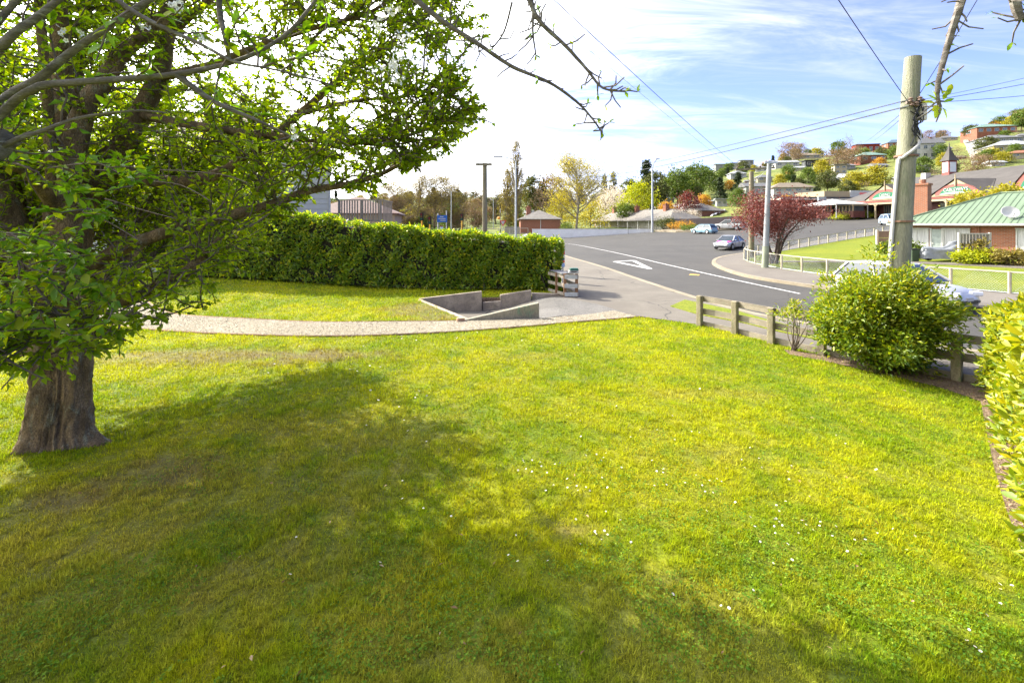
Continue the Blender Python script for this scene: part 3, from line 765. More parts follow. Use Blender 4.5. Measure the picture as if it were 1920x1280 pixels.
# limbs beyond the picture: back, far left and above
c = T(0, 0, 1.3)
for d, h, r in (((-3.4, 4.4), 4.2, 0.13), ((-1.8, 5.6), 4.0, 0.13), ((-4.6, 0.4), 4.4, 0.13), ((-3.0, -2.0), 4.6, 0.1), ((-1.0, 1.5), 6.6, 0.12), ((1.6, 1.5), 4.4, 0.1), ((0.6, 3.4), 3.9, 0.1), ((-3.4, 1.4), 6.0, 0.1), ((0.8, -1.2), 6.2, 0.09), ((-2.6, 2.4), 3.4, 0.1), ((-1.6, 3.4), 5.2, 0.1), ((-4.4, 2.4), 5.0, 0.1), ((-2.8, 0.4), 5.4, 0.1), ((-0.5, 4.8), 3.2, 0.09)):
    limb([c, c + Vector((d[0] * 0.3, d[1] * 0.3, (h - 1.3) * 0.45)), c + Vector((d[0] * 0.65, d[1] * 0.65, (h - 1.3) * 0.8)), c + Vector((d[0], d[1], h - 1.3))], r, 0.02)
# twigs and leaves; the crown keeps to the outline it has been clipped and grown into
CROWN_OUT = [(-900, -1500), (980, -1500), (965, -60), (935, 10), (890, 70), (865, 120), (885, 150), (905, 195), (912, 215), (868, 262), (822, 300), (765, 328), (700, 345), (650, 372), (605, 352), (560, 392), (525, 440), (498, 478), (455, 520), (415, 560), (428, 590), (350, 605), (300, 600), (240, 640), (190, 652), (210, 690), (120, 705), (0, 710), (-900, 720)]
def crown_ok(p):
    if p.y < 0.8: return False
    x, y = project(p); x += rng.gauss(0, 16); y += rng.gauss(0, 14)
    if p.z < 0.95: return False
    return inside(CROWN_OUT, x, y)
tw = MB(); LP = []; LD = []; LS = []
def sprout(p, d, length, depth, lsize):
    """one twig with leaves, bending under its weight; may carry side twigs"""
    n = 4; pts = [p]; q = p.copy(); dd = d.normalized()
    for i in range(n):
        dd = (dd + Vector((rng.gauss(0, 0.22), rng.gauss(0, 0.22), rng.gauss(0.02, 0.16)))).normalized()
        q = q + dd * length / n
        if not crown_ok(q): break
        pts.append(q.copy())
    if len(pts) < 2: return
    tw.tube(pts, [0.011 * length + 0.003 - i * 0.002 * length for i in range(len(pts))], 4, cap=False)
    m = max(3, int(length * (30 if depth == 0 else 22)))
    for i in range(m):
        t = rng.uniform(0.15, 1.0); a, tdir = polyline_at(pts, t)
        ld = (tdir * 0.55 + Vector((rng.gauss(0, 0.75), rng.gauss(0, 0.75), rng.gauss(-0.05, 0.45)))).normalized()
        LP.append(tuple(a)); LD.append(tuple(ld)); LS.append(lsize * rng.uniform(0.7, 1.25))
    if depth > 0:
        for i in range(3):
            a, tdir = polyline_at(pts, rng.uniform(0.25, 1.0))
            sd = (tdir + Vector((rng.gauss(0, 0.9), rng.gauss(0, 0.9), rng.gauss(0.05, 0.5)))).normalized()
            sprout(a, sd, length * 0.6, depth - 1, lsize)
for k_l, (pts, rr) in enumerate(LIMBS):
    L = sum((pts[i + 1] - pts[i]).length for i in range(len(pts) - 1))
    nt_ = int(L * (15 if k_l < 14 else 26))
    for i in range(nt_):
        t = rng.uniform(0.22, 1.0) ** 0.8; p, d = polyline_at(pts, t)
        if p.z < 1.5: continue
        sd = (d * 0.6 + Vector((rng.gauss(0, 0.8), rng.gauss(0, 0.8), rng.gauss(0.15, 0.5)))).normalized()
        x_, y_ = project(p + sd * 0.4)
        if 30 < x_ < 335 and 20 < y_ < 430 and p.y + sd.y * 0.4 < 6.1 and rng.random() < 0.78: continue      # the stems stand clear of leaves on this side
        sprout(p, sd, rng.uniform(0.45, 1.05), 1, 0.080)
tr.build('trunk', M_BARK, plum, smooth=60)
tw.build('twigs', M_TWIG, plum, smooth=180)['kind'] = 'stuff'
P, D, S = np.array(LP), np.array(LD), np.array(LS)
val = np.clip(nrng.beta(2, 2.6, len(P)), 0, 1)
o = finish('foliage', leaf_mesh('foliage', P, D, S, 0.52, val, nrng, up=np.array((0, 0, 0.9))), M_PLUM, plum); o['kind'] = 'stuff'
print('plum leaves', len(P))

# ---- cherry tree left of the picture: its limbs cross the top of the view, bare twigs hang into the sky
cherry = thing('cherry_tree', 'cherry tree with lichened limbs and white blossom reaching in from the left', 'tree', (0, 0, 0))
tr = MB(); LIMBS = []; tw = MB(); LP = []; LD = []; LS = []
CB = Vector((-4.9, 2.6, 0)); fork = Vector((-4.3, 3.0, 2.55)); fork2 = Vector((-4.0, 3.0, 3.3))
limb([CB, CB + Vector((0.1, 0.1, 1.0)), CB + Vector((0.3, 0.2, 1.9)), fork, (-30, 290, 3.3), (20, 255, 3.4)], 0.2, 0.075)
limb([fork, (-20, 235, 3.2), (60, 168, 3.1), (140, 155, 3.1), (240, 148, 3.1), (330, 139, 3.1), (440, 116, 3.1), (530, 70, 3.1), (592, 0, 3.1), (620, -60, 3.1)], 0.034, 0.009)
limb([fork, (-10, 205, 3.3), (70, 150, 3.2), (150, 86, 3.15), (280, 0, 3.1), (380, -70, 3.1)], 0.042, 0.016)
limb([(-40, 300, 3.4), (30, 262, 3.3), (80, 245, 3.3), (150, 221, 3.3), (250, 208, 3.3), (312, 212, 3.3)], 0.024, 0.005)
limb([fork, (-50, 160, 3.0), (20, 70, 2.9), (62, 38, 2.9), (110, 0, 2.9), (190, -70, 2.9)], 0.036, 0.016)
limb([fork2, (120, -90, 3.0), (220, 0, 3.0), (290, 44, 3.0), (380, 85, 3.0), (440, 116, 3.0), (520, 132, 3.0), (625, 160, 3.1)], 0.022, 0.006)
limb([(410, -40, 3.0), (412, 20, 3.0), (424, 80, 3.0), (430, 112, 3.05)], 0.022, 0.012)
limb([(330, 139, 3.1), (400, 190, 3.2), (480, 225, 3.2), (545, 255, 3.3)], 0.025, 0.006)
BARE = []
def bare(px, r0, r1):
    pts = limb(px, r0, r1, 6, 6); LIMBS.pop(); BARE.append((pts, r0, r1)); return pts
high = [CB + Vector((0.1, 0.1, 1.0)), CB + Vector((0.5, 0.3, 2.6)), Vector((-3.4, 3.0, 4.4)), Vector((-2.0, 3.0, 4.9))]
limb(high, 0.2, 0.07); LIMBS.pop()
bare([high[-1], (700, -70, 3.0), (780, 0, 3.0), (830, 40, 3.0), (900, 85, 3.0), (960, 125, 3.0), (1030, 155, 3.0), (1080, 190, 3.0), (1110, 222, 3.0), (1130, 250, 3.0)], 0.026, 0.005)
bare([high[-1], (880, -140, 2.7), (960, -60, 2.6), (992, 0, 2.6), (1012, 40, 2.6), (1060, 86, 2.6), (1100, 130, 2.6), (1130, 165, 2.6), (1172, 172, 2.6)], 0.026, 0.005)
bare([(960, -60, 2.6), (997, 0, 2.6), (999, 60, 2.6), (1005, 104, 2.6)], 0.014, 0.004)
bare([(960, 5, 2.9), (945, 60, 2.9), (922, 92, 2.9)], 0.008, 0.005)
ov = [Vector((-2.0, 3.0, 4.9)), Vector((0.0, 2.7, 5.5)), Vector((1.6, 2.5, 5.2))]
limb(ov, 0.07, 0.035); LIMBS.pop()
bare([ov[-1], (1830, -110, 2.5), (1803, 0, 2.5), (1786, 55, 2.5), (1766, 125, 2.5), (1757, 172, 2.5), (1763, 202, 2.5)], 0.03, 0.008)
bare([ov[-1], Vector((2.6, 2.4, 4.8)), (1895, -60, 2.3), (1903, 5, 2.3), (1914, 38, 2.3)], 0.035, 0.018)
CROWN_OUT = [(-900, -1500), (700, -1500), (640, -20), (640, 130), (660, 170), (600, 260), (540, 300), (400, 300), (250, 330), (180, 430), (220, 600), (190, 640), (-900, 700)]
for pts, rr in LIMBS:
    L = sum((pts[i + 1] - pts[i]).length for i in range(len(pts) - 1))
    for i in range(int(L * 2.2)):
        p, d = polyline_at(pts, rng.uniform(0.25, 1.0))
        sd = (d * 0.7 + Vector((rng.gauss(0, 0.7), rng.gauss(0, 0.5), rng.gauss(0.2, 0.5)))).normalized()
        sprout(p, sd, rng.uniform(0.25, 0.5), 0, 0.085)
# leafy low sprays hanging close to the camera in front of the trunk
for bx, by, bd in ((40, 600, 3.3), (120, 630, 3.4), (200, 560, 3.5), (80, 520, 3.4), (10, 660, 3.4), (150, 480, 3.6), (260, 450, 3.6), (330, 410, 3.6), (30, 440, 3.3), (200, 400, 3.6), (400, 380, 3.7), (300, 340, 3.8), (470, 345, 3.9), (250, 350, 3.6)):
    a = at(bx - rng.uniform(80, 170), by - rng.uniform(20, 90), bd + 0.5); b = at(bx - 60, by - rng.uniform(10, 45), bd + 0.2); e = at(bx, by, bd)
    pts = spline([a, b, e], 4); tw.tube(pts, [0.0065 - 0.003 * i / (len(pts) - 1) for i in range(len(pts))], 5)
    for i in range(11):
        p, d = polyline_at(pts, rng.uniform(0.15, 1.0))
        sd = (d * 0.8 + Vector((rng.gauss(0.3, 0.6), rng.gauss(-0.1, 0.5), rng.gauss(0.0, 0.3)))).normalized()
        sprout(p, sd, rng.uniform(0.22, 0.4), 0, 0.092)
# short spurs with opening buds on the bare twigs
SPUR = []
for pts, r0, r1 in BARE:
    L = sum((pts[i + 1] - pts[i]).length for i in range(len(pts) - 1))
    for i in range(int(L * 11)):
        t = rng.uniform(0.3, 1.0); p, d = polyline_at(pts, t)
        x, y = project(p)
        if y < -40: continue
        sd = (d * 0.4 + Vector((rng.gauss(0, 0.8), rng.gauss(0, 0.5), rng.gauss(0.0, 0.8)))).normalized(); ln = rng.uniform(0.03, 0.13)
        q = p + sd * ln * 0.6; e = q + (sd + Vector((rng.gauss(0, .4), 0, rng.gauss(0.3, .3)))).normalized() * ln * 0.5
        tr.tube([p, q, e], [0.0055, 0.0045, 0.0035], 4)
        if t > 0.45 and rng.random() < 0.55: SPUR.append((e, sd))
    SPUR.append((pts[-1], (pts[-1] - pts[-2]).normalized()))
tr.build('trunk', M_BARK2, cherry, smooth=60)
tw.build('twigs', M_TWIG, cherry, smooth=180)['kind'] = 'stuff'
ld = leaf_data('leaf', M_CHERRY, (0.35, 0.55, 0.75, 0.95), 0.5)
for p, d in SPUR:
    for i in range(rng.choice((2, 3, 3, 4))):
        dd = d + Vector((rng.gauss(0, 0.7), rng.gauss(0, 0.5), rng.gauss(0.25, 0.6)))
        place_leaf(rng.choice(ld), p, dd, rng.uniform(0.02, 0.045), (rng.gauss(0, .4), -0.6, 1), cherry)
e = at(1763, 200, 2.5)
for dx, dy, s in ((-25, -40, .05), (-20, -22, .06), (-30, -8, .065), (-12, 8, .06), (18, -30, .05), (22, -12, .05), (14, 22, .075), (-14, 24, .07), (30, -50, .055), (45, -75, .06)):
    q = at(1763 + dx * 0.3, 196 + dy * 0.3, 2.5)
    place_leaf(rng.choice(ld), q, Vector((dx, rng.uniform(-12, 6), -dy)), s, (0.1, -0.9, 0.8), cherry)
# the 300 leaves that show largest are separate blades, the rest one mass
P, D, S = np.array(LP), np.array(LD), np.array(LS)
pxs = CX + F * P[:, 0] / P[:, 1]; pys = HY - F * (P[:, 2] - CAM_H) / P[:, 1]
vis = (pxs > 0) & (pys > 0) & (P[:, 1] > 0.8)
score = np.where(vis, S / P[:, 1], 0); order = np.argsort(-score); nb = len(cherry.children)
big = order[:max(0, 300 - sum(1 for c_ in cherry.children if c_.name.startswith('leaf')))]
for i in big:
    place_leaf(rng.choice(ld), P[i], D[i], S[i] * 1.05, (rng.gauss(0, .35), rng.gauss(-0.2, .35), 1), cherry)
rest = np.setdiff1d(np.arange(len(P)), big)
o = finish('foliage', leaf_mesh('foliage', P[rest], D[rest], S[rest], 0.5, np.clip(nrng.beta(2, 2.4, len(rest)), 0, 1), nrng, up=np.array((0, -0.2, 1.0))), M_CHERRY, cherry); o['kind'] = 'stuff'
print('cherry leaves', len(P))
# white blossom trusses
bl = MB()
for m_ in range(5):
    a = 2 * math.pi * m_ / 5; c_, s_ = math.cos(a), math.sin(a)
    bl.add([(0.1 * c_, 0.1 * s_, 0), (0.6 * c_ - 0.38 * s_, 0.6 * s_ + 0.38 * c_, 0.16), (1.0 * c_, 1.0 * s_, 0.2), (0.6 * c_ + 0.38 * s_, 0.6 * s_ - 0.38 * c_, 0.16)], [(0, 3, 2, 1)])
blme = bpy.data.meshes.new('blossom'); blme.from_pydata(bl.v, [], bl.f); blme.materials.append(M_PETAL)
for cx_, cy_, n, sp in ((735, 20, 16, 22), (712, 45, 10, 14), (755, 70, 16, 22), (738, 125, 18, 24), (745, 150, 8, 12), (330, 12, 14, 16), (120, 62, 6, 12), (275, 52, 5, 10), (383, 72, 5, 10), (548, 240, 5, 8), (552, 256, 4, 6), (395, 85, 4, 8), (150, 62, 4, 8)):
    for i in range(n):
        p = at(cx_ + rng.gauss(0, sp * 0.5), cy_ + rng.gauss(0, sp * 0.45), 3.0 + rng.gauss(0, 0.05))
        o = bpy.data.objects.new('blossom', blme); COL.objects.link(o); o.parent = cherry; o.location = p
        o.rotation_euler = (rng.uniform(0.6, 2.2), rng.uniform(-0.6, 0.6), rng.uniform(0, 6)); o.scale = (rng.uniform(0.014, 0.021),) * 3

# ---- clipped hedge at the back of the lawn
def hedge_shell(a, b, th, hA, hB, n, zf, seed, lsize, back=False, endcaps=True, wob=0.05):
    """points and outward normals over the clipped box of a hedge running a -> b"""
    r = np.random.default_rng(seed); a, b = np.array(a), np.array(b); L = np.linalg.norm(b - a); d = (b - a) / L; nr = np.array((d[1], -d[0]))
    A = [L * (hA + hB) / 2, L * th * 1.3, th * (hA + hB) / 2 * (2 if endcaps else 0), L * (hA + hB) / 2 * (0.5 if back else 0)]
    cnt = (np.array(A) / sum(A) * n).astype(int); P = []; N = []
    for k, c_ in enumerate(cnt):
        s = r.uniform(0, L, c_); hh = hA + (hB - hA) * s / L
        if k == 0: o_ = np.full(c_, th / 2); z = r.uniform(0.03, 1, c_) * hh; nn = np.tile(np.append(nr, 0.15), (c_, 1))
        elif k == 1: o_ = r.uniform(-th / 2, th / 2, c_); z = hh; nn = np.tile((0, 0, 1.0), (c_, 1))
        elif k == 2:
            s = np.where(r.random(c_) < 0.5, 0, L); hh = hA + (hB - hA) * s / L; o_ = r.uniform(-th / 2, th / 2, c_); z = r.uniform(0.03, 1, c_) * hh
            nn = np.where((s > 0)[:, None], np.append(d, 0.1), np.append(-d, 0.1))
        else: o_ = np.full(c_, -th / 2); z = r.uniform(0.03, 1, c_) * hh; nn = np.tile(np.append(-nr, 0.15), (c_, 1))
        # round the shoulders and let the surface swell
        sw = wob * (np.sin(s * 2.1 + z * 1.7) + np.sin(s * 4.7 - z * 3.1)) * 0.6
        dep = -np.abs(r.normal(0, lsize * 0.9, c_))
        top = np.clip((z / hh - 0.9) / 0.1, 0, 1); o_ = o_ * (1 - 0.14 * top ** 2)
        xy = a + np.outer(s, d) + np.outer(o_, nr)
        p = np.column_stack([xy, z]) + nn * (dep + sw)[:, None]
        p[:, 2] += np.array([zf(q[0], q[1]) for q in p[:, :2]])
        P.append(p); N.append(nn)
    return np.concatenate(P), unit(np.concatenate(N))
def make_hedge(name, label, a, b, th, hA, hB, n, seed, lsize, mat, wr, zf=lz, biasv=(2, 2.6), back=False, core_in=0.16, wob=0.05, nleaf=0, thin=False):
    root = thing(name, label, 'hedge', (0, 0, 0))
    P, N = hedge_shell(a, b, th, hA, hB, n, zf, seed, lsize, back, wob=wob)
    r = np.random.default_rng(seed + 1)
    if thin:
        q = np.column_stack([P[:, 0] * 0.97 + P[:, 1] * 0.3, P[:, 2]]); tn = vnoise(q[:, 0] + 40, q[:, 1] + 7, 1.7, seed, 3); kp = r.random(len(P)) < np.clip((tn - 0.26) * 5, 0.12, 1)
        P, N = P[kp], N[kp]; top = (N[:, 2] > 0.9) & (r.random(len(P)) < 0.05); P = P + top[:, None] * np.array((0, 0, 1)) * r.uniform(0.03, 0.16, (len(P), 1))
    D = unit(N * 0.5 + r.normal(size=P.shape) * 0.6 + np.array((0, 0, 0.3)))
    S = lsize * r.uniform(0.7, 1.3, len(P)); val = np.clip(r.beta(*biasv, len(P)), 0, 1)
    keep = np.ones(len(P), bool)
    if nleaf:
        pxs = CX + F * P[:, 0] / P[:, 1]; pys = HY - F * (P[:, 2] - CAM_H) / P[:, 1]
        sc = np.where((pxs < 1925) & (pxs > 0) & (P[:, 1] > 0.5) & (pys < 1280), S / P[:, 1], 0) * (N[:, 0] < 0.3) * (N[:, 1] > -0.3); big = np.argsort(-sc)[:nleaf]
        ldl = leaf_data('leaf', mat, (0.15, 0.35, 0.55, 0.75, 0.95), wr)
        for i in big: place_leaf(ldl[int(val[i] * 4.99)], P[i], D[i], S[i], tuple(N[i] + r.normal(size=3) * 0.4 + np.array((0, 0, .4))), root)
        keep[big] = False
    o = finish('foliage', leaf_mesh('foliage', P[keep], D[keep], S[keep], wr, val[keep], r, up=N[keep] + np.array((0, 0, 0.5))), mat, root); o['kind'] = 'stuff'
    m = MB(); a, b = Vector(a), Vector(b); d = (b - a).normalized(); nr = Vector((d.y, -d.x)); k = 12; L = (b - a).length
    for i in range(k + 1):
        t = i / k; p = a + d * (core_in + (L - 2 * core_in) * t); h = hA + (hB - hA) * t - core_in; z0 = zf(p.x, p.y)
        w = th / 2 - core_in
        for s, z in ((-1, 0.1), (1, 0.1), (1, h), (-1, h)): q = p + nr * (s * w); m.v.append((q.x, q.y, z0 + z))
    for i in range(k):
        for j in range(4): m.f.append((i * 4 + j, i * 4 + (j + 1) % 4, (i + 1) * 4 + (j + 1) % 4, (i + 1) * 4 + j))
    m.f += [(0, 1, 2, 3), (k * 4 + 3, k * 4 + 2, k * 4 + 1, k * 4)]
    m.build('shade_core', M_CORE, root)  # solid dark block behind the leaves, standing in for the shaded interior
    st = MB(); rr = random.Random(seed)
    for i in range(int(L * 5)):
        s = rr.uniform(0.1, L - 0.1); p = a + d * s + nr * rr.uniform(-th / 2 + 0.1, th / 2 - 0.06); z0 = zf(p.x, p.y)
        st.tube([(p.x, p.y, z0 - 0.05), (p.x + rr.gauss(0, .05), p.y + rr.gauss(0, .05), z0 + 0.3), (p.x + rr.gauss(0, .12), p.y + rr.gauss(0, .12), z0 + 0.7)], [0.018, 0.014, 0.008], 4)
    st.build('stems', M_TWIG, root)
    return root
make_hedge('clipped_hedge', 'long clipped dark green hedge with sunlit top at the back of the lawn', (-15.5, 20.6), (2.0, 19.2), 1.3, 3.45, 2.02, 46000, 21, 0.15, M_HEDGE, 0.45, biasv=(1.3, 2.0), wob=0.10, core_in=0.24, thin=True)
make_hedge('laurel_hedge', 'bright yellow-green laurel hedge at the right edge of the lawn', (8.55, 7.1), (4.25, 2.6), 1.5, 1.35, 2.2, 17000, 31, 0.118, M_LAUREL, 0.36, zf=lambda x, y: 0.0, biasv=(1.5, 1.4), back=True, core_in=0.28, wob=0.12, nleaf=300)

# ---- rounded shrubs
def make_shrub(name, label, loc, rx, ry, rz, zc, n, lsize, mat, wr, seed, clumps=60, bias=(2, 2.4), stems=5, cat='shrub', group=None, flowers=None, lumpy=0.2, hollow=0.55, tight=1.0, skirt=False):
    root = thing(name, label, cat, loc, 0, group); r = np.random.default_rng(seed)
    cl_ = unit(r.normal(size=(clumps, 3))); cl_[:, 2] = np.abs(cl_[:, 2]) * r.choice((1, 1, 1, -0.6), clumps)
    if skirt: cl_ = unit(r.normal(size=(clumps, 3)) * np.array((1, 1, 0.9)))
    rad = r.uniform(hollow, 1.0, (clumps, 1)) * (1 + lumpy * r.normal(size=(clumps, 1)) * 0.5)
    C = cl_ * rad * np.array((rx, ry, rz)) + np.array((0, 0, zc))
    per = n // clumps; P = []; D = []
    for c_ in C:
        sig = tight * 0.22 * (rx + rz) / 2 * r.uniform(0.7, 1.3); p = c_ + r.normal(size=(per, 3)) * sig * np.array((1, 1, 0.75))
        out = unit(p - np.array((0, 0, zc * 0.6))); P.append(p); D.append(unit(out * 0.6 + unit(p - c_) * 0.6 + r.normal(size=p.shape) * 0.5 + np.array((0, 0, 0.15))))
    P = np.concatenate(P); D = np.concatenate(D); k_ = P[:, 2] > 0.02; P, D = P[k_], D[k_]
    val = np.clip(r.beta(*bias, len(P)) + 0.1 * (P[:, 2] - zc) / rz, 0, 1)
    o = finish('foliage', leaf_mesh('foliage', P, D, lsize * r.uniform(0.7, 1.3, len(P)), wr, val, r, up=unit(P - np.array((0, 0, zc * 0.5))) + np.array((0, 0, 0.4))), mat, root); o['kind'] = 'stuff'
    st = MB(); rr = random.Random(seed)
    for i in range(stems):
        c_ = C[rr.randrange(len(C))]; b = Vector((rr.gauss(0, 0.08 * rx), rr.gauss(0, 0.08 * ry), -0.05)); t = Vector(c_)
        md = b.lerp(t, 0.5) + Vector((rr.gauss(0, .08), rr.gauss(0, .08), 0.1 * rz))
        st.tube(spline([b, md, t], 3), [0.035 * rx, 0.03 * rx, 0.027 * rx, 0.022 * rx, 0.018 * rx, 0.012 * rx, 0.008 * rx], 5)
    st.build('stems', M_TWIG, root)
    if flowers:
        fme = leaf_mesh('flowers', *flowers(r)); fo = finish('flowers', fme, M_PETAL, root); fo['kind'] = 'stuff'
    return root
bp = g(1652, 688); make_shrub('rhododendron', 'large rounded glossy evergreen shrub in front of the timber fence', (bp.x, bp.y, 0), 1.04, 0.86, 0.95, 0.90, 34000, 0.088, M_RHODO, 0.42, 41, 260, (2.0, 2.1), 14, lumpy=0.32, tight=0.55, skirt=True)
sp = g(1487, 657); ss = make_shrub('young_shrub', 'small sparse bush with bare lower stems leaning on the fence', (sp.x, sp.y, 0), 0.36, 0.22, 0.26, 0.72, 420, 0.085, M_RHODO, 0.33, 43, 14, (2, 1.6), 14)

# ---- grass blades and clover over the near lawn
r = np.random.default_rng(5); N0 = 980000
Yv = 1.2 * (19.6 / 1.2) ** r.random(int(N0 * 2.2)); Xv = r.uniform(-1, 1, len(Yv)) * (1.3 * Yv + 0.9)
lp = [(p[0], p[1]) for p in lawn_poly]; pp = [(p[0], p[1]) for p in path_pts]; mp_ = [tuple(g(*q))[:2] for q in mul]
ok = inside_np(lp, Xv, Yv) & ~inside_np(pp, Xv, Yv) & ~(inside_np(mp_, Xv, Yv) & (r.random(len(Xv)) < 0.93)) & ((Xv - TB.x) ** 2 + (Yv - TB.y) ** 2 > 0.07)
for a, b, c_, d in SOIL: ok &= ~((((Xv - a) / c_) ** 2 + ((Yv - b) / d) ** 2 < r.uniform(0.4, 1.3, len(Xv))) & (r.random(len(Xv)) < 0.62))
# tussocks: blades gather where the turf is thick
ok &= r.random(len(Xv)) < -0.15 + 1.9 * vnoise(Xv, Yv, 13.0, 5, 2)
Xv, Yv = Xv[ok][:N0], Yv[ok][:N0]; n = len(Xv)
lzv = lz_np(Xv, Yv)
thick = vnoise(Xv, Yv, 3.0, 72)
h = (0.012 + 0.042 * thick * (0.4 + 1.2 * vnoise(Xv, Yv, 13.0, 5, 2))) * r.uniform(0.5, 1.3, n) * np.clip(0.8 + 0.09 * Yv, 1, 2.4)
wd = 0.0031 * np.clip(0.55 + 0.16 * Yv, 1, 3.0) * r.uniform(0.7, 1.3, n)
az = r.uniform(0, 2 * np.pi, n); le = np.abs(r.normal(0, 1.2, n)); ca, sa = np.cos(az), np.sin(az)
dv = unit(np.column_stack([ca * le, sa * le, np.ones(n)])); B = np.column_stack([Xv, Yv, lzv - 0.003]); sd = np.column_stack([-sa, ca, np.zeros(n)]) * wd[:, None]
tw_ = r.uniform(-0.5, 0.5, n)[:, None] * np.column_stack([ca, sa, np.zeros(n)]) * wd[:, None]
Vv = np.stack([B - sd - tw_, B + sd + tw_, B + dv * h[:, None]], 1).reshape(-1, 3)
gme = np_mesh('lawn_grass', Vv, np.arange(3 * n).reshape(-1, 3)); gme.materials.append(M_BLADE)
gcol = grass_rgb(Xv, Yv); gcol = gcol + (r.beta(1.0, 2.6, n) * 0.75)[:, None] * (np.array((0.37, 0.36, 0.025)) - gcol); gcol *= r.uniform(0.62, 1.5, (n, 1))
at_ = gme.attributes.new('gc', 'FLOAT_VECTOR', 'POINT'); at_.data.foreach_set('vector', np.ascontiguousarray(np.repeat(gcol, 3, axis=0), dtype=np.float32).ravel())
go_ = finish('lawn_grass', gme)
nc = 26000; cy_ = 2.2 * (8.5 / 2.2) ** r.random(nc * 3); cx_ = r.uniform(-1.25, 1.25, nc * 3) * cy_
okc = inside_np(lp, cx_, cy_) & ~inside_np(mp_, cx_, cy_) & (vnoise(cx_, cy_, 1.6, 81) + 0.5 * vnoise(cx_, cy_, 7.0, 82) > 0.80) & ((cx_ - TB.x) ** 2 + (cy_ - TB.y) ** 2 > 0.3)
cx_, cy_ = cx_[okc][:nc], cy_[okc][:nc]; nc = len(cx_); az = r.uniform(0, 6.28, nc)
Pc = np.column_stack([cx_, cy_, r.uniform(0.010, 0.034, nc)]); Dc = np.column_stack([np.cos(az), np.sin(az), r.normal(0.1, .35, nc)])
clo = finish('clover', leaf_mesh('clover', Pc, Dc, r.uniform(0.010, 0.024, nc), 0.85, r.random(nc), r, up=np.array((0, 0, 1.3)), fold=0.12), leafmat('clover_leaf', (0.07, 0.17, 0.015), (0.13, 0.24, 0.02), (0.24, 0.32, 0.03), 0.35, 0.7, 0.08))
tag(clo, 'broad-leafed clover and weeds in the near lawn', 'weeds', kind='stuff')
tag(go_, 'short mown grass blades covering the front lawn', 'grass', kind='stuff')

# ---- daisies, fallen leaves
dz = MB()
for i in range(11):
    a = 2 * math.pi * i / 11; c_, s_ = math.cos(a), math.sin(a)
    dz.add([(0.25 * c_, 0.25 * s_, 0), (0.7 * c_ - 0.2 * s_, 0.7 * s_ + 0.2 * c_, 0.05), (1.0 * c_, 1.0 * s_, 0.1), (0.7 * c_ + 0.2 * s_, 0.7 * s_ - 0.2 * c_, 0.05)], [(0, 3, 2, 1)])
npet = len(dz.f)
dz.lathe([(0.32, 0.0), (0.3, 0.1), (0.15, 0.17)], 8); ndisc = len(dz.f); dz.tube([(0, 0, -2.2), (0, 0, 0)], 0.06, 4)
dme = bpy.data.meshes.new('daisy'); dme.from_pydata(dz.v, [], dz.f); dme.materials.append(M_PETAL); dme.materials.append(pmat('daisy_eye', (0.7, 0.45, 0.04), 0.8)); dme.materials.append(M_BLADE)
for i, p in enumerate(dme.polygons): p.material_index = 0 if i < npet else (1 if i < ndisc else 2)
rd = random.Random(11); spots = []
for cx_, cy_, n, sx, sy in ((1120, 858, 9, 16, 8), (1095, 915, 12, 40, 12), (975, 880, 14, 40, 16), (1110, 985, 10, 30, 20), (960, 1035, 5, 60, 30), (1330, 890, 12, 60, 25), (1480, 990, 22, 40, 20), (1650, 1030, 9, 40, 14), (1250, 910, 10, 50, 20), (1400, 1090, 8, 70, 40), (800, 930, 6, 60, 50), (1870, 1110, 6, 25, 30), (700, 640, 30, 150, 12), (1000, 640, 14, 90, 16), (1500, 900, 14, 120, 60), (1200, 790, 16, 130, 30), (750, 755, 14, 70, 22), (640, 690, 12, 110, 14), (1700, 800, 8, 80, 50), (1820, 1210, 4, 40, 20), (600, 1130, 3, 80, 60)):
    for i in range(n): spots.append((rd.gauss(cx_, sx), rd.gauss(cy_, sy)))
for x, y in spots:
    p = g(x, y)
    if not inside(lp, p.x, p.y) or inside(pp, p.x, p.y) or (p.x - TB.x) ** 2 + (p.y - TB.y) ** 2 < 0.6: continue
    s = rd.uniform(0.0085, 0.0125) * (1.0 if p.y < 7 else 1.5)
    o = bpy.data.objects.new('daisy', dme); COL.objects.link(o); o.location = (p.x, p.y, lz(p.x, p.y) + 0.034)
    o.rotation_euler = (rd.gauss(0.15, .3), rd.gauss(-0.1, .3), rd.uniform(0, 6)); o.scale = (s, s, s)
    tag(o, 'small white daisy open in the mown grass', 'daisy', 'daisies dotted over the lawn')
M_DEAD = leafmat('fallen_leaf', (0.16, 0.08, 0.035), (0.30, 0.19, 0.09), (0.45, 0.33, 0.19), 0.1, 0.8, 0.2)
n = 900; q = [g(r.uniform(1480, 1990), r.uniform(660, 1250)) for i in range(n * 4)]
q = [p for p in q if inside(mp_, p.x, p.y)][:n] + [g(r.uniform(150, 1800), r.uniform(690, 1270)) for i in range(70)]
P = np.array([(p.x, p.y, lz(p.x, p.y) + 0.03) for p in q]); az = r.uniform(0, 6.28, len(P))
D = np.column_stack([np.cos(az), np.sin(az), r.normal(0, .2, len(P))])
lo = finish('leaf_litter', leaf_mesh('leaf_litter', P, D, r.uniform(0.015, 0.06, len(P)) * np.where(np.arange(len(P)) < 900, 1.0, 0.6), 0.42, r.random(len(P)), r, up=np.array((0, 0, 1.5)), fold=0.1), M_DEAD)
tag(lo, 'dry brown fallen leaves scattered on the mulch and grass', 'leaves', kind='stuff')
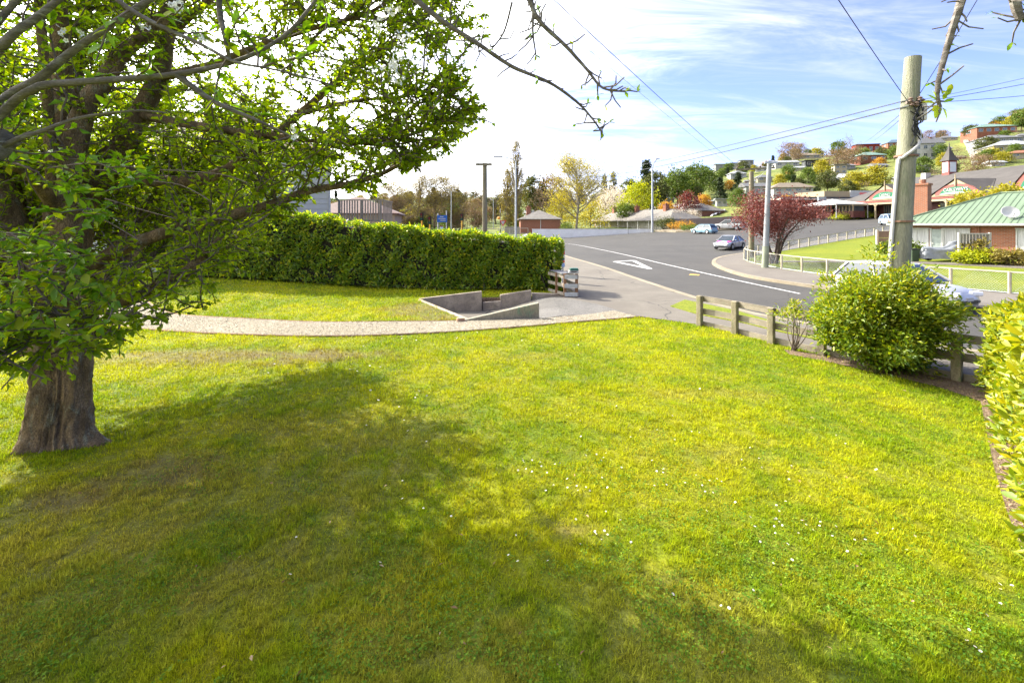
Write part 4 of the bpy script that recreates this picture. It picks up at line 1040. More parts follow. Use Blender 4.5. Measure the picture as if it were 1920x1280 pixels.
# ================================================================== BUILDINGS
M_GLASS = glassmat('window_glass', (0.05, 0.06, 0.07)); M_CURT = pmat('net_curtain_glass', (0.42, 0.42, 0.42), 0.25, 0.25, 3.0, stretch=(9, 9, 0.3), spec=0.7)
M_WFRAME = pmat('white_joinery', (0.43, 0.43, 0.41), 0.6, 0.06, 3)
M_BRICK = brickmat('red_brick', (0.27, 0.085, 0.045), (0.21, 0.065, 0.035), (0.22, 0.16, 0.12))
M_BRICKO = brickmat('orange_brick', (0.30, 0.105, 0.05), (0.23, 0.075, 0.038), (0.24, 0.18, 0.14))
M_TILE = pmat('grey_roof_tiles', (0.175, 0.16, 0.14), 0.9, 0.2, 2.0, bump=0.6, bscale=9, bdist=0.04, fine=0.3)
M_WHITE = pmat('white_render', (0.40, 0.40, 0.39), 0.85, 0.1, 1.2, fine=0.12); M_CREAM = pmat('cream_paint', (0.31, 0.25, 0.155), 0.8, 0.08, 1.5)
def wallmat(nm, c): return pmat('wall_' + nm, tuple(0.55 * v for v in c), 0.85, 0.14, 0.9, fine=0.15)
def roofmat(nm, c): return pmat('roof_' + nm, tuple(0.5 * v for v in c), 0.7, 0.16, 0.7, stretch=(3, 3, 1), fine=0.2)
def window(parent, M, x, z, w, h, mat=None, frame=None, bars=1, name='window'):
    """window proud of a wall whose outside is local -y of M, centre x, sill height z"""
    f = MB(); t = 0.07
    f.box((x, -0.03, z + t / 2), (w + 0.1, 0.1, t), M=M); f.box((x, -0.03, z + h - t / 2), (w + 0.06, 0.09, t), M=M)
    for s in (-1, 1): f.box((x + s * (w / 2 - t / 2), -0.028, z + h / 2), (t, 0.08, h - 2 * t), M=M)
    for b in range(bars): f.box((x - w / 2 + w * (b + 1) / (bars + 1), -0.026, z + h / 2), (0.05, 0.07, h - 2 * t), M=M)
    fo = f.build(name, frame or M_WFRAME, parent)
    p = MB(); p.box((x, -0.012, z + h / 2), (w - 2 * t, 0.03, h - 2 * t), M=M); p.build('pane', mat or M_GLASS, fo)
    return fo
def face(w, d, side):
    if side == 'f': return Matrix.Translation((0, -d / 2, 0))
    if side == 'b': return Matrix.Translation((0, d / 2, 0)) @ Matrix.Rotation(math.pi, 4, 'Z')
    if side == 'l': return Matrix.Translation((-w / 2, 0, 0)) @ Matrix.Rotation(-math.pi / 2, 4, 'Z')
    return Matrix.Translation((w / 2, 0, 0)) @ Matrix.Rotation(math.pi / 2, 4, 'Z')
def roof_mb(w, d, h, kind, rh, ov=0.45, th=0.14):
    m = MB(); W, D = w / 2 + ov, d / 2 + ov; z = h
    if kind == 'flat': m.box((0, 0, h + 0.15), (2 * W, 2 * D, 0.3)); return m
    long_x = w >= d; a = (W - D) if long_x else (D - W)
    if kind == 'gable': a = W if long_x else D
    rp = [(-a, 0, z + rh), (a, 0, z + rh)] if long_x else [(0, -a, z + rh), (0, a, z + rh)]
    e = [(-W, -D, z), (W, -D, z), (W, D, z), (-W, D, z)]; lo = [(x, y, z - th) for x, y, _ in e]
    vs = e + lo + rp
    if long_x: fs = [(0, 1, 9, 8), (2, 3, 8, 9), (1, 2, 9), (3, 0, 8)]
    else: fs = [(1, 2, 9, 8), (3, 0, 8, 9), (0, 1, 8), (2, 3, 9)]
    m.add(vs, fs + [(0, 4, 5, 1), (1, 5, 6, 2), (2, 6, 7, 3), (3, 7, 4, 0), (7, 6, 5, 4)]); return m
def house(name, label, loc, rz, w, d, h, kind, rh, wm, rm, wins=(), chim=(), base=1.5, cat='house', group=None, ov=0.45, uv=False, door=None, gm=None):
    root = thing(name, label, cat, loc, rz, group)
    m = MB(); m.box((0, 0, (h - base) / 2), (w, d, h + base - 0.02)); 
    if kind == 'gable':
        a = (w / 2 - 0.02) if w >= d else (d / 2 - 0.02); D = (d / 2) if w >= d else (w / 2); k = rh * (D / (D + ov)) 
        for s in (-1, 1):
            if w >= d: m.add([(s * a, -D, h - 0.02), (s * a, D, h - 0.02), (s * a, 0, h + k), (s * (a - .2), -D, h - 0.02), (s * (a - .2), D, h - 0.02), (s * (a - .2), 0, h + k)], [(0, 1, 2), (5, 4, 3), (0, 3, 4, 1), (1, 4, 5, 2), (2, 5, 3, 0)])
            else: m.add([(-D, s * a, h - 0.02), (D, s * a, h - 0.02), (0, s * a, h + k), (-D, s * (a - .2), h - 0.02), (D, s * (a - .2), h - 0.02), (0, s * (a - .2), h + k)], [(0, 1, 2), (5, 4, 3), (0, 3, 4, 1), (1, 4, 5, 2), (2, 5, 3, 0)])
    m.build('wall', wm, root, uv=uv)
    r = roof_mb(w, d, h, kind, rh, ov).build('roof', rm, root)
    for cx_, cy_, ch, cw_ in chim:
        c_ = MB(); c_.box((cx_, cy_, h + ch / 2 - 0.3), (cw_, cw_, ch + 0.6)); c_.box((cx_, cy_, h + ch + 0.04), (cw_ + 0.16, cw_ + 0.16, 0.12)); c_.tube([(cx_, cy_, h + ch), (cx_, cy_, h + ch + 0.4)], cw_ * 0.22, 8)
        c_.build('chimney', M_BRICK, r, uv=True)
    for wdef in wins:
        side, x, z, ww, hh = wdef[:5]; gl = wdef[5] if len(wdef) > 5 else None; bars = wdef[6] if len(wdef) > 6 else 1
        window(root, face(w, d, side), x, z, ww, hh, gl, None, bars)
    if door:
        side, x, ww, hh, dm = door; f = MB(); f.box((x, -0.02, hh / 2), (ww, 0.06, hh), M=face(w, d, side)); do = f.build('door', dm, root)
        k = MB(); k.box((x + ww * 0.38, -0.07, hh * 0.48), (0.06, 0.06, 0.14), M=face(w, d, side)); k.build('handle', M_WFRAME, do)
    return root

# ---- weatherboard house behind the hedge, with its deck
wb = thing('weatherboard_house', 'pale blue-grey weatherboard house behind the left end of the hedge', 'house', (-10.45, 26, 0), R(27))
M_WB = pmat('weatherboard_paint', (0.50, 0.49, 0.44), 0.7, 0.06, 1.0); M_PINK = roofmat('pink', (0.42, 0.24, 0.19))
m = MB(); m.box((-6, 4.1, 3.3), (11.9, 8, 6.6)); m.build('wall', M_WB, wb)
bd = MB(); bd.add([(-12, 0.02, 0), (0, 0.02, 0), (0, 0.02, 0.3), (-12, 0.02, 0.3), (-12, -0.035, 0.0), (0, -0.035, 0.0), (0, -0.005, 0.3), (-12, -0.005, 0.3)], [(4, 5, 6, 7), (0, 3, 2, 1), (4, 0, 1, 5), (7, 6, 2, 3), (4, 7, 3, 0), (5, 1, 2, 6)])
bme = bpy.data.meshes.new('weatherboard'); bme.from_pydata(bd.v, [], bd.f); bme.materials.append(M_WB)
for i in range(22):
    o = bpy.data.objects.new('weatherboard', bme); COL.objects.link(o); o.parent = wb; o.location = (0, 0.06, i * 0.3)
m = MB(); m.box((0.02, 0.05, 3.3), (0.12, 0.14, 6.6)); m.build('corner_board', M_WFRAME, wb)
m = roof_mb(12.2, 8.4, 6.65, 'hip', 2.6); m.v = [(x - 6, y + 4.1, z) for x, y, z in m.v]; m.build('roof', M_PINK, wb)
window(wb, Matrix.Identity(4), -6.5, 4.0, 1.6, 1.3)
M_DECK = pmat('weathered_timber', (0.27, 0.235, 0.19), 0.92, 0.28, 3.0, stretch=(3, 3, 0.5), bump=0.5, bscale=30, bdist=0.008, col2=(0.36, 0.34, 0.30), fine=0.3)
dk = thing('timber_deck', 'raised weathered timber deck with baluster railing beside the weatherboard house', 'deck', (-10.35, 27, 0))
m = MB(); m.box((1.35, 1.2, 2.75), (2.7, 2.4, 0.12)); m.box((1.35, 0.02, 2.62), (2.7, 0.06, 0.2)); m.build('platform', M_DECK, dk)
m = MB(); m.box((1.33, 0.0, 4.17), (2.85, 0.12, 0.06)); m.build('handrail', M_DECK, dk)
m = MB(); m.box((1.33, 0.02, 2.95), (2.7, 0.05, 0.09)); m.build('bottom_rail', M_DECK, dk)
for x in (0.1, 1.42, 2.55):
    m = MB(); m.box((x, 0.0, 2.06), (0.12, 0.12, 4.16)); m.build('post', M_DECK, dk)
for i in range(15):
    x = 0.26 + i * 0.155
    if abs(x - 1.42) < 0.08: continue
    m = MB(); m.box((x, -0.03, 3.52), (0.075, 0.03, 1.22)); m.build('baluster', M_DECK, dk)
m = MB(); m.box((2.62, 1.2, 4.17), (0.1, 2.3, 0.06)); m.build('handrail', M_DECK, dk)
for i in range(10):
    m = MB(); m.box((2.64, 0.2 + i * 0.22, 3.52), (0.03, 0.075, 1.22)); m.build('baluster', M_DECK, dk)
house('cream_house', 'cream house with dull red roof seen behind the timber deck', (-17.6, 52, -0.2), 0.15, 9, 8, 4.1, 'hip', 1.9, wallmat('tan', (0.58, 0.45, 0.34)), roofmat('rust', (0.24, 0.13, 0.10)), (('f', -1, 1.4, 1.6, 1.2), ('f', 2.5, 1.4, 1.6, 1.2)))

# ---- brick house with green roof across the street
HZ = 0.40; GA = R(-60); gh = thing('brick_house', 'single-storey brick house with pale green metal roof at right', 'house', (28.5, 33.5, HZ), GA)
def ghw(x, y, z): c_, s_ = math.cos(GA), math.sin(GA); return Vector((28.5 + c_ * x - s_ * y, 33.5 + s_ * x + c_ * y, HZ + z))
Wd, Dp, eh = 19.0, 9.0, 2.35
m = MB(); m.box((Wd / 2, Dp / 2, eh / 2 - 0.3), (Wd, Dp, eh + 0.6)); m.build('wall', M_BRICKO, gh, uv=True)
m = MB(); m.box((Wd / 2 + 2.0, -0.03, -0.05), (Wd - 4.0, 0.08, 0.8)); m.build('plinth', pmat('grey_plaster', (0.36, 0.35, 0.32), 0.9, 0.2, 1.0), gh)
M_GROOF = pmat('green_roof_steel', (0.135, 0.185, 0.12), 0.6, 0.06, 1.2, fine=0.08); M_GUT = pmat('cream_gutter', (0.46, 0.44, 0.38), 0.5, 0.05)
# roof sheets, each with its ribs, trimmed along the hip
RX, RZ, RY = 4.2, 2.15, 4.5
def roofz(y): return eh + 0.02 + (y + 0.5) / (RY + 0.5) * RZ
rw = 0.62; x = -0.5
def ytop(xx): return min(RY, -0.5 + (xx + 0.5) / (RX + 0.5) * (RY + 0.5))
while x < Wd + 0.4:
    x1 = min(x + rw - 0.01, Wd + 0.5)
    a, b = ytop(x), ytop(x1); s = MB(); t = 0.03
    vs = [(x, -0.5), (x1, -0.5), (x1, b), (x, a)]
    s.add([(p[0], p[1], roofz(p[1])) for p in vs] + [(p[0], p[1], roofz(p[1]) - t) for p in vs], [(0, 1, 2, 3), (7, 6, 5, 4), (0, 4, 5, 1), (1, 5, 6, 2), (2, 6, 7, 3), (3, 7, 4, 0)])
    for xr in (x + 0.04, x + rw * 0.5):
        if ytop(xr) > -0.3: s.beam((xr, -0.5, roofz(-0.5) + 0.012), (xr, ytop(xr), roofz(ytop(xr)) + 0.012), 0.035, 0.028)
    s.build('roof_sheet', M_GROOF, gh); x += rw
m = MB(); m.add([(-0.5, -0.5, eh), (-0.5, Dp + 0.5, eh), (RX, RY, roofz(RY) - 0.005)], [(0, 2, 1)]); m.add([(-0.5, Dp + 0.5, eh), (Wd + 0.5, Dp + 0.5, eh), (Wd + 0.5, RY, roofz(RY) - 0.005), (RX, RY, roofz(RY) - 0.005)], [(3, 2, 1, 0)])
m.add([(Wd + 0.5, -0.5, eh), (Wd + 0.5, Dp + 0.5, eh), (Wd + 0.5, RY, roofz(RY))], [(0, 1, 2)]); m.build('rear_roof', M_GROOF, gh)
m = MB(); m.tube([(-0.5, -0.5, eh + 0.05), (RX, RY, roofz(RY) + 0.03), (Wd + 0.5, RY, roofz(RY) + 0.03)], 0.075, 6); m.build('ridge_cap', M_GROOF, gh)
m = MB(); m.box((Wd / 2, -0.56, eh - 0.03), (Wd + 1.1, 0.12, 0.13)); m.build('gutter', M_GUT, gh)
m = MB(); m.box((Wd / 2, -0.25, eh - 0.08), (Wd + 0.9, 0.5, 0.04)); m.build('soffit', M_WFRAME, gh)
I4 = Matrix.Identity(4)
window(gh, I4, 1.02, 0.72, 1.36, 1.36, M_CURT, bars=1); window(gh, I4, 3.14, 0.72, 1.36, 1.36, M_CURT, bars=1); window(gh, I4, 6.75, 0.6, 1.7, 1.5, M_CURT, bars=1); window(gh, I4, 11, 0.6, 1.7, 1.5, M_CURT, bars=1)
m = MB(); m.box((2.12, -0.03, 1.0), (0.5, 0.06, 2.0)); do = m.build('door', pmat('door_glass', (0.30, 0.34, 0.32), 0.3, 0.2), gh); m = MB(); m.box((1.94, -0.075, 1.0), (0.05, 0.05, 0.14)); m.build('handle', M_WFRAME, do)
for xx in (1.82, 2.42):
    m = MB(); m.box((xx, -0.04, 1.02), (0.1, 0.1, 2.06)); m.build('door_post', M_WFRAME, gh)
m = MB(); m.tube([(4.25, -0.09, 2.3), (4.25, -0.09, 0.1)], 0.045, 8); m.build('downpipe', pmat('brown_pipe', (0.22, 0.10, 0.06), 0.6), gh)
m = MB(); cxx = 0.55; m.box((cxx, 2.5, 3.3), (0.8, 0.75, 4.0)); m.box((cxx, 2.5, 5.32), (0.92, 0.86, 0.14)); m.tube([(cxx, 2.5, 5.38), (cxx, 2.5, 5.7)], 0.2, 10); m.build('chimney', M_BRICKO, gh, uv=True)
dsp = ghw(5.55, 0.3, 2.7); ds = thing('satellite_dish', 'white satellite dish on the green metal roof', 'dish', dsp, R(-25)); ds.scale = (0.85, 0.85, 0.85)
m = MB(); m.lathe([(0.05, 0.0), (0.3, 0.035), (0.50, 0.11), (0.52, 0.12), (0.50, 0.135), (0.28, 0.065), (0.02, 0.03)], 20, Matrix.Translation((0, -0.05, 0.42)) @ Matrix.Rotation(R(58), 4, 'X')); m.build('reflector', pmat('dish_grey', (0.36, 0.36, 0.36), 0.6, 0.05), ds, smooth=50)
m = MB(); m.tube([(0, 0, -0.1), (0, 0.05, 0.4)], 0.03, 6); m.build('mast', M_DECK, ds); m = MB(); m.tube([(0, 0, 0.02), (0, -0.5, 0.12), (0, -0.6, 0.3)], 0.02, 5); m.box((0, -0.6, 0.33), (0.08, 0.12, 0.08)); m.build('feed_arm', M_WHITE, ds)

# ---- garden walls of the brick house
M_PANEL = pmat('concrete_panel', (0.27, 0.25, 0.205), 0.9, 0.15, 1.0, fine=0.2)
pf = thing('panel_fence', 'pale concrete panel fence beside the brick house, behind the big timber pole', 'fence', (at(1645, 470, 36).x, 36, gz(28, 36)))
for i in range(3):
    m = MB(); m.box((1.2, 0, 0.35 + i * 0.56), (2.3, 0.05, 0.54)); m.build('panel', M_PANEL, pf, bevel=0.01)
for x in (0.0, 2.4):
    m = MB(); m.box((x, 0, 0.9), (0.16, 0.14, 1.85)); m.build('post', M_GUT, pf)
tf = thing('trellis_screen', 'framed timber screen standing on the lawn before the brick house', 'screen', (at(1797, 488, 28.3).x, 28.3, gz(28, 28.3)))
for x in (0.05, 1.95):
    m = MB(); m.box((x, 0, 0.95), (0.12, 0.1, 1.9)); m.build('post', M_GUT, tf)
m = MB(); m.box((1.0, 0, 1.82), (2.0, 0.06, 0.08)); m.box((1.0, 0, 0.95), (1.8, 0.05, 0.07)); m.build('rail', M_GUT, tf)
for i in range(9):
    m = MB(); m.box((0.2 + i * 0.2, 0.02, 0.95), (0.17, 0.02, 1.7)); m.build('slat', M_PANEL, tf)

# ---- brick units behind the white wall
M_WVER = wallmat('pale', (0.58, 0.55, 0.47))
def unit_row(name, label, near, dirv, L, W, z, h, rh, seed, chims, door_n=5):
    d = Vector(dirv).normalized(); nrm = Vector((d.y, -d.x)); rz = math.atan2(d.y, d.x)
    c_ = Vector(near) + d * (L / 2) + nrm * (W / 2)
    root = house(name, label, (c_.x, c_.y, z), rz, L, W, h, 'hip', rh, M_BRICK, M_TILE, [('b', -L / 2 + 3 + i * (L - 6) / door_n, 0.9, 1.7, 1.2, M_CURT) for i in range(door_n + 1)], [(x, 0.6, rh + 0.9, 0.9) for x in chims], 1.6, 'house', uv=True)
    v = MB()
    v.box((0, W / 2 + 0.02, h * 0.5), (L - 1.0, 0.05, h - 0.2)); v.build('verandah_wall', M_WVER, root)
    for i in range(8):
        p = MB(); p.box((-L / 2 + 1.5 + i * (L - 3) / 7, W / 2 + 1.3, h / 2 - 0.1), (0.14, 0.14, h - 0.2)); p.build('verandah_post', M_WFRAME, root)
    v = MB(); v.add([(-L / 2 - .3, W / 2 + 0.3, h + 0.12), (L / 2 + .3, W / 2 + 0.3, h + 0.12), (L / 2 + .3, W / 2 + 1.6, h - 0.28), (-L / 2 - .3, W / 2 + 1.6, h - 0.28), (-L / 2 - .3, W / 2 + 0.3, h), (L / 2 + .3, W / 2 + 0.3, h), (L / 2 + .3, W / 2 + 1.6, h - 0.4), (-L / 2 - .3, W / 2 + 1.6, h - 0.4)], [(0, 1, 2, 3), (7, 6, 5, 4), (3, 2, 6, 7), (0, 3, 7, 4), (1, 5, 6, 2)])
    v.build('verandah_roof', M_TILE, root)
    dp = MB(); dp.tube([(-L / 2 - 0.06, -0.6, h - 0.05), (-L / 2 - 0.06, -0.6, 0)], 0.05, 6); dp.build('downpipe', M_WFRAME, root)
    return root
bh = house('brick_house', 'small red brick unit with grey hipped roof behind the white wall', (at(1012, 430, 96).x, 99.5, 1.2), 0.02, 8.3, 8.6, 2.6, 'hip', 2.0, M_BRICK, M_TILE, (('r', 1, 0.9, 1.4, 1.2),), ((-2.2, 1.2, 2.6, 0.95),), 1.6, uv=True)
m = MB(); m.tube([(0.05, -4.36, 2.6), (0.05, -4.36, 0)], 0.07, 6); m.build('downpipe', M_WFRAME, bh)
unit_row('brick_units', 'row of brick units with grey roof, verandah posts and chimneys behind the white wall', (32.1, 92), (-10.3, 28), 30, 7.8, 1.2, 2.6, 2.2, 1, (-9.5, 1.0, 10.5))
unit_row('brick_units', 'second row of brick units higher up behind the dark paling fence', (at(1312, 412, 118).x, 118), (-10.3, 26), 26, 8.5, 3.6, 2.7, 2.2, 2, (-8, 4))
M_WPAINT = pmat('white_wall_paint', (0.74, 0.74, 0.72), 0.85, 0.08, 0.8, fine=0.1); ww = thing('white_wall', 'long low white rendered wall along the far side of the junction', 'wall', (0, 0, 0))
a, b = at(998, 447, 87.6), at(1222, 447, 87.6)
m = MB(); m.box(((a.x + b.x) / 2, 87.6, 0.85), (b.x - a.x, 0.22, 1.75)); m.build('wall_panel', M_WPAINT, ww)
m = MB(); m.box(((a.x + b.x) / 2, 87.6, 1.75), (b.x - a.x + 0.1, 0.3, 0.08)); m.build('coping', M_WPAINT, ww)
m = MB(); m.box((b.x, 88.8, 0.85), (0.22, 2.3, 1.7)); m.build('return_wall', pmat('dark_brick_end', (0.16, 0.11, 0.09), 0.9), ww)
m = MB(); m.box((at(1178, 440, 87.4).x, 87.46, 0.85), (0.06, 0.06, 1.7)); m.build('joint', M_PANEL, ww)
pfn = thing('paling_fence', 'dark stained timber paling fence climbing behind the parked cars', 'fence', (0, 0, 0))
fa, fb = Vector((at(1254, 430, 92).x, 91)), Vector((at(1395, 415, 84).x, 84.5))
M_PAL = pmat('dark_paling', (0.13, 0.105, 0.10), 0.9, 0.3, 3.0, stretch=(4, 4, 0.4))
n = 60; pal = MB(); pal.box((0, 0, 0.95), (0.245, 0.03, 1.9)); pme = bpy.data.meshes.new('paling'); pme.from_pydata(pal.v, [], pal.f); pme.materials.append(M_PAL)
for i in range(n):
    p = fa.lerp(fb, i / (n - 1)); o = bpy.data.objects.new('paling', pme); COL.objects.link(o); o.parent = pfn; o.location = (p.x, p.y, gz(p.x, p.y) - 0.1); o.rotation_euler = (0, 0, math.atan2((fb - fa).y, (fb - fa).x))
# ---- tavern with cable-car themed gables, side street on the right
PZ = 3.9; M_SLATE = pmat('tavern_roof', (0.075, 0.068, 0.062), 0.9, 0.12, 0.8, fine=0.25); M_TRED = pmat('tavern_red', (0.20, 0.06, 0.05), 0.7, 0.1); M_MAR = pmat('tavern_maroon', (0.10, 0.035, 0.03), 0.6, 0.2)
M_SGN = pmat('sign_green', (0.008, 0.11, 0.055), 0.6, 0.08); M_SPALE = pmat('sign_pale', (0.27, 0.38, 0.26), 0.6, 0.05); M_ARCH = pmat('arch_red', (0.21, 0.07, 0.058), 0.75, 0.06)
pub = thing('tavern', 'tavern with dark roof, cream gables and green arched signs on the side street', 'building', (0, 0, PZ))
m = MB(); m.box((72, 68, 1.2), (16, 36, 4.0)); m.build('wall', M_MAR, pub)
rf = MB(); ez, rz_ = 2.85, 7.1
rf.add([(61.7, 48, ez), (61.7, 86.6, ez), (71.5, 81, rz_), (71.5, 48, rz_), (81.5, 48, ez), (81.5, 86.6, ez)], [(0, 3, 2, 1), (3, 4, 5, 2), (1, 2, 5), (0, 4, 3), (0, 1, 5, 4)])
rf_o = rf.build('roof', M_SLATE, pub)
m = MB(); m.box((61.62, 67.5, ez - 0.18), (0.14, 38, 0.34)); m.build('fascia', M_TRED, pub)
m = MB(); m.box((61.7, 67.5, ez - 0.55), (0.16, 37.6, 0.3)); m.build('verandah_beam', M_CREAM, pub)
for y in np.arange(52, 86, 4.2):
    m = MB(); m.box((61.7, y, 1.0), (0.2, 0.2, 2.6)); m.beam((61.7, y, 1.8), (61.7, y + 0.5, 2.25), 0.1, 0.1); m.beam((61.7, y, 1.8), (61.7, y - 0.5, 2.25), 0.1, 0.1); m.build('verandah_post', M_CREAM, pub)
def facing_x(x): return Matrix.Translation((x, 0, 0)) @ Matrix.Rotation(-math.pi / 2, 4, 'Z')     # local x runs towards -y, outside is -x
for y in (55, 59.5, 63.5, 67.0, 70.5, 77.2, 81.0):
    window(pub, facing_x(63.98), -y, 0.5, 2.0, 1.5, M_GLASS, M_CREAM, 3)
m = MB(); m.box((63.95, 74, 0.9), (0.1, 1.9, 2.3)); m.build('door', pmat('tavern_door', (0.06, 0.04, 0.035), 0.5), pub)
def text_mesh(txt, size, mat, parent, M, name='lettering', ext=0.02):
    cu = bpy.data.curves.new(name, 'FONT'); cu.body = txt; cu.size = size; cu.extrude = ext; cu.align_x = 'CENTER'
    tmp = bpy.data.objects.new(name, cu); me_ = bpy.data.meshes.new_from_object(tmp); bpy.data.objects.remove(tmp)
    me_.transform(M); me_.materials.append(mat); o = bpy.data.objects.new(name, me_); COL.objects.link(o); o.parent = parent; return o
def gable(y0, y1, apex, txt):
    yc = (y0 + y1) / 2; x = 61.45; hb = ez - 0.05
    m = MB(); m.add([(x, y0, hb), (x, y1, hb), (x, yc, apex), (x + 0.15, y0, hb), (x + 0.15, y1, hb), (x + 0.15, yc, apex)], [(0, 2, 1), (3, 4, 5), (0, 1, 4, 3), (1, 2, 5, 4), (2, 0, 3, 5)]); gb = m.build('gable', M_CREAM, pub)
    sl = (apex - ez) / (rz_ - ez) * 9.8
    m = MB(); m.add([(x - 0.15, y0 - 0.2, hb + 0.05), (x - 0.15, yc, apex + 0.14), (x - 0.15, y1 + 0.2, hb + 0.05), (x + sl + 0.4, yc, apex + 0.14), (x + 0.5, y0 - 0.2, hb + 0.2), (x + 0.5, y1 + 0.2, hb + 0.2)], [(0, 4, 3, 1), (1, 3, 5, 2)]); m.build('gable_roof', M_SLATE, pub)
    def arc(rw_, rh_, xo, mat, nm, z0=0.12, par=gb):
        k = 22; m = MB(); pts = [(yc + rw_ * math.cos(math.pi * i / k), hb + z0 + rh_ * math.sin(math.pi * i / k)) for i in range(k + 1)]
        m.add([(x - xo, p[0], p[1]) for p in pts] + [(x - xo + 0.06, p[0], p[1]) for p in pts], [tuple(range(k + 1)), tuple(reversed(range(k + 1, 2 * k + 2)))] + [(i, k + 1 + i, k + 1 + (i + 1) % (k + 1), (i + 1) % (k + 1)) for i in range(k + 1)]); return m.build(nm, mat, par)
    w = (y1 - y0) / 2
    arc(w * 0.80, (apex - hb) * 0.66, 0.03, M_ARCH, 'arch'); arc(w * 0.60, (apex - hb) * 0.46, 0.06, M_SGN, 'sign', 0.2); arc(w * 0.60, (apex - hb) * 0.15, 0.085, M_SPALE, 'sign_border', 0.2)
    text_mesh(txt, 0.62, M_WHITE, gb, Matrix.Translation((x - 0.1, yc, hb + 0.62)) @ Matrix.Rotation(-math.pi / 2, 4, 'Z') @ Matrix.Rotation(math.pi / 2, 4, 'X'))
    m = MB(); m.tube([(x - 0.1, yc, apex - 0.9), (x - 0.1, yc, apex + 0.7)], [0.12, 0.06], 6); m.build('finial', M_CREAM, gb)
gable(59.0, 66.9, 5.05, 'CABLEWAYS'); gable(70.6, 79.2, 5.3, 'CASINO'); gable(50.0, 56.2, 6.6, '')
cp = MB(); cp.box((71.5, 74.4, 7.9), (1.25, 1.25, 2.6)); cu_ = cp.build('cupola', M_TRED, pub)
m = MB(); m.box((70.86, 74.4, 8.1), (0.06, 0.95, 1.6)); m.box((71.5, 73.76, 8.1), (0.95, 0.06, 1.6)); m.build('louvre', pmat('pale_louvre', (0.55, 0.58, 0.60), 0.7, 0.1, 1, stretch=(1, 1, 30)), cu_)
m = MB(); m.lathe([(1.2, 9.15), (1.08, 9.3), (0.68, 10.0), (0.36, 10.7), (0.1, 11.5), (0.03, 12.2)], 4, Matrix.Translation((71.5, 74.4, 0)) @ Matrix.Rotation(math.pi / 4, 4, 'Z')); m.build('cupola_roof', M_SLATE, cu_)
m = MB(); m.box((70.5, 77.5, 6.6), (0.9, 0.9, 1.8)); m.build('roof_vent', M_WHITE, pub)
mq = thing('marquee', 'white peaked marquee in front of the tavern entrance', 'marquee', (58.6, 83.3, PZ - 0.1))
m = MB(); m.add([(-2.8, -5.0, 2.45), (2.8, -5.0, 2.45), (2.8, 5.0, 2.45), (-2.8, 5.0, 2.45), (0, 0, 3.5), (-2.8, -5, 2.3), (2.8, -5, 2.3), (2.8, 5, 2.3), (-2.8, 5, 2.3)], [(0, 1, 4), (1, 2, 4), (2, 3, 4), (3, 0, 4), (0, 5, 6, 1), (1, 6, 7, 2), (2, 7, 8, 3), (3, 8, 5, 0)]); m.build('canopy', M_WHITE, mq)
for x in (-2.7, 2.7):
    for y in (-4.9, 4.9):
        m = MB(); m.tube([(x, y, 0), (x, y, 2.4)], 0.07, 6); m.build('post', M_WHITE, mq)
for k, (y, lb) in enumerate(((80.2, 'maroon wooden tram body under the right half of the marquee'), (85.6, 'maroon wooden tram body under the left half of the marquee'))):
    tc_ = thing('tram_body', lb, 'tram', (59.6, y, PZ - 0.05))
    m = MB(); m.box((0, 0, 0.6), (2.0, 4.2, 1.1)); m.build('lower_panel', M_TRED if k else M_MAR, tc_); m = MB(); m.box((0, 0, 1.6), (1.7, 4.0, 0.9)); m.build('window_band', M_GLASS, tc_)
    for i in range(6): m = MB(); m.box((-0.95, -2.0 + i * 0.8, 1.6), (0.12, 0.14, 0.95)); m.build('pillar', M_CREAM, tc_)
    m = MB(); m.box((0, 0, 2.12), (2.2, 4.4, 0.12)); m.build('roof', M_CREAM, tc_)
# ---- dark shop building left of the tavern
sh = thing('shop_building', 'long low black shopfront with cream parapet left of the tavern', 'building', (68.5, 100, 4.5), R(8))
M_BLACK = pmat('black_cladding', (0.025, 0.025, 0.027), 0.6, 0.2, 1)
m = MB(); m.box((0, 0, 1.6), (26, 9, 4.6)); m.build('wall', M_BLACK, sh); m = MB(); m.box((-1, -0.6, 3.35), (28, 10.6, 0.3)); m.build('canopy', pmat('pale_fascia', (0.55, 0.52, 0.44), 0.7), sh)
m = MB(); m.box((4, 0, 4.4), (15, 8, 1.6)); m.build('parapet', M_CREAM, sh); m = MB(); m.box((6.5, -4.1, 4.6), (8, 0.2, 1.5)); m.build('banner', M_WHITE, sh)
m = MB(); m.box((5.6, -4.23, 4.7), (1.8, 0.05, 0.4)); m.box((8.4, -4.23, 4.6), (1.5, 0.05, 0.5)); m.build('banner_print', pmat('banner_red', (0.6, 0.12, 0.12), 0.7), sh)
for x in (-9, -5, -1, 3): window(sh, face(26, 9, 'f'), x, 0.2, 2.6, 2.0)
m = MB(); m.box((-6, -4.55, 2.0), (2.5, 0.1, 0.7)); m.box((0.5, -4.55, 2.0), (2.0, 0.1, 0.7)); m.build('green_stripe', pmat('lime_green', (0.12, 0.42, 0.05), 0.6), sh)
py_ = thing('pylon_sign', 'tall grey pylon sign in front of the black shopfront', 'sign', (at(1541, 400, 88).x, 88, gz(at(1541, 400, 88).x, 88)))
m = MB(); m.box((0, 0, 2.6), (1.5, 0.4, 3.2)); m.build('panel', pmat('pylon_grey', (0.20, 0.22, 0.24), 0.5), py_); m = MB(); m.box((-0.1, -0.22, 2.2), (0.8, 0.05, 0.7)); m.build('logo', M_WHITE, py_); m = MB(); m.box((0, 0, 0.5), (0.5, 0.3, 1.4)); m.build('post', M_BLACK, py_)

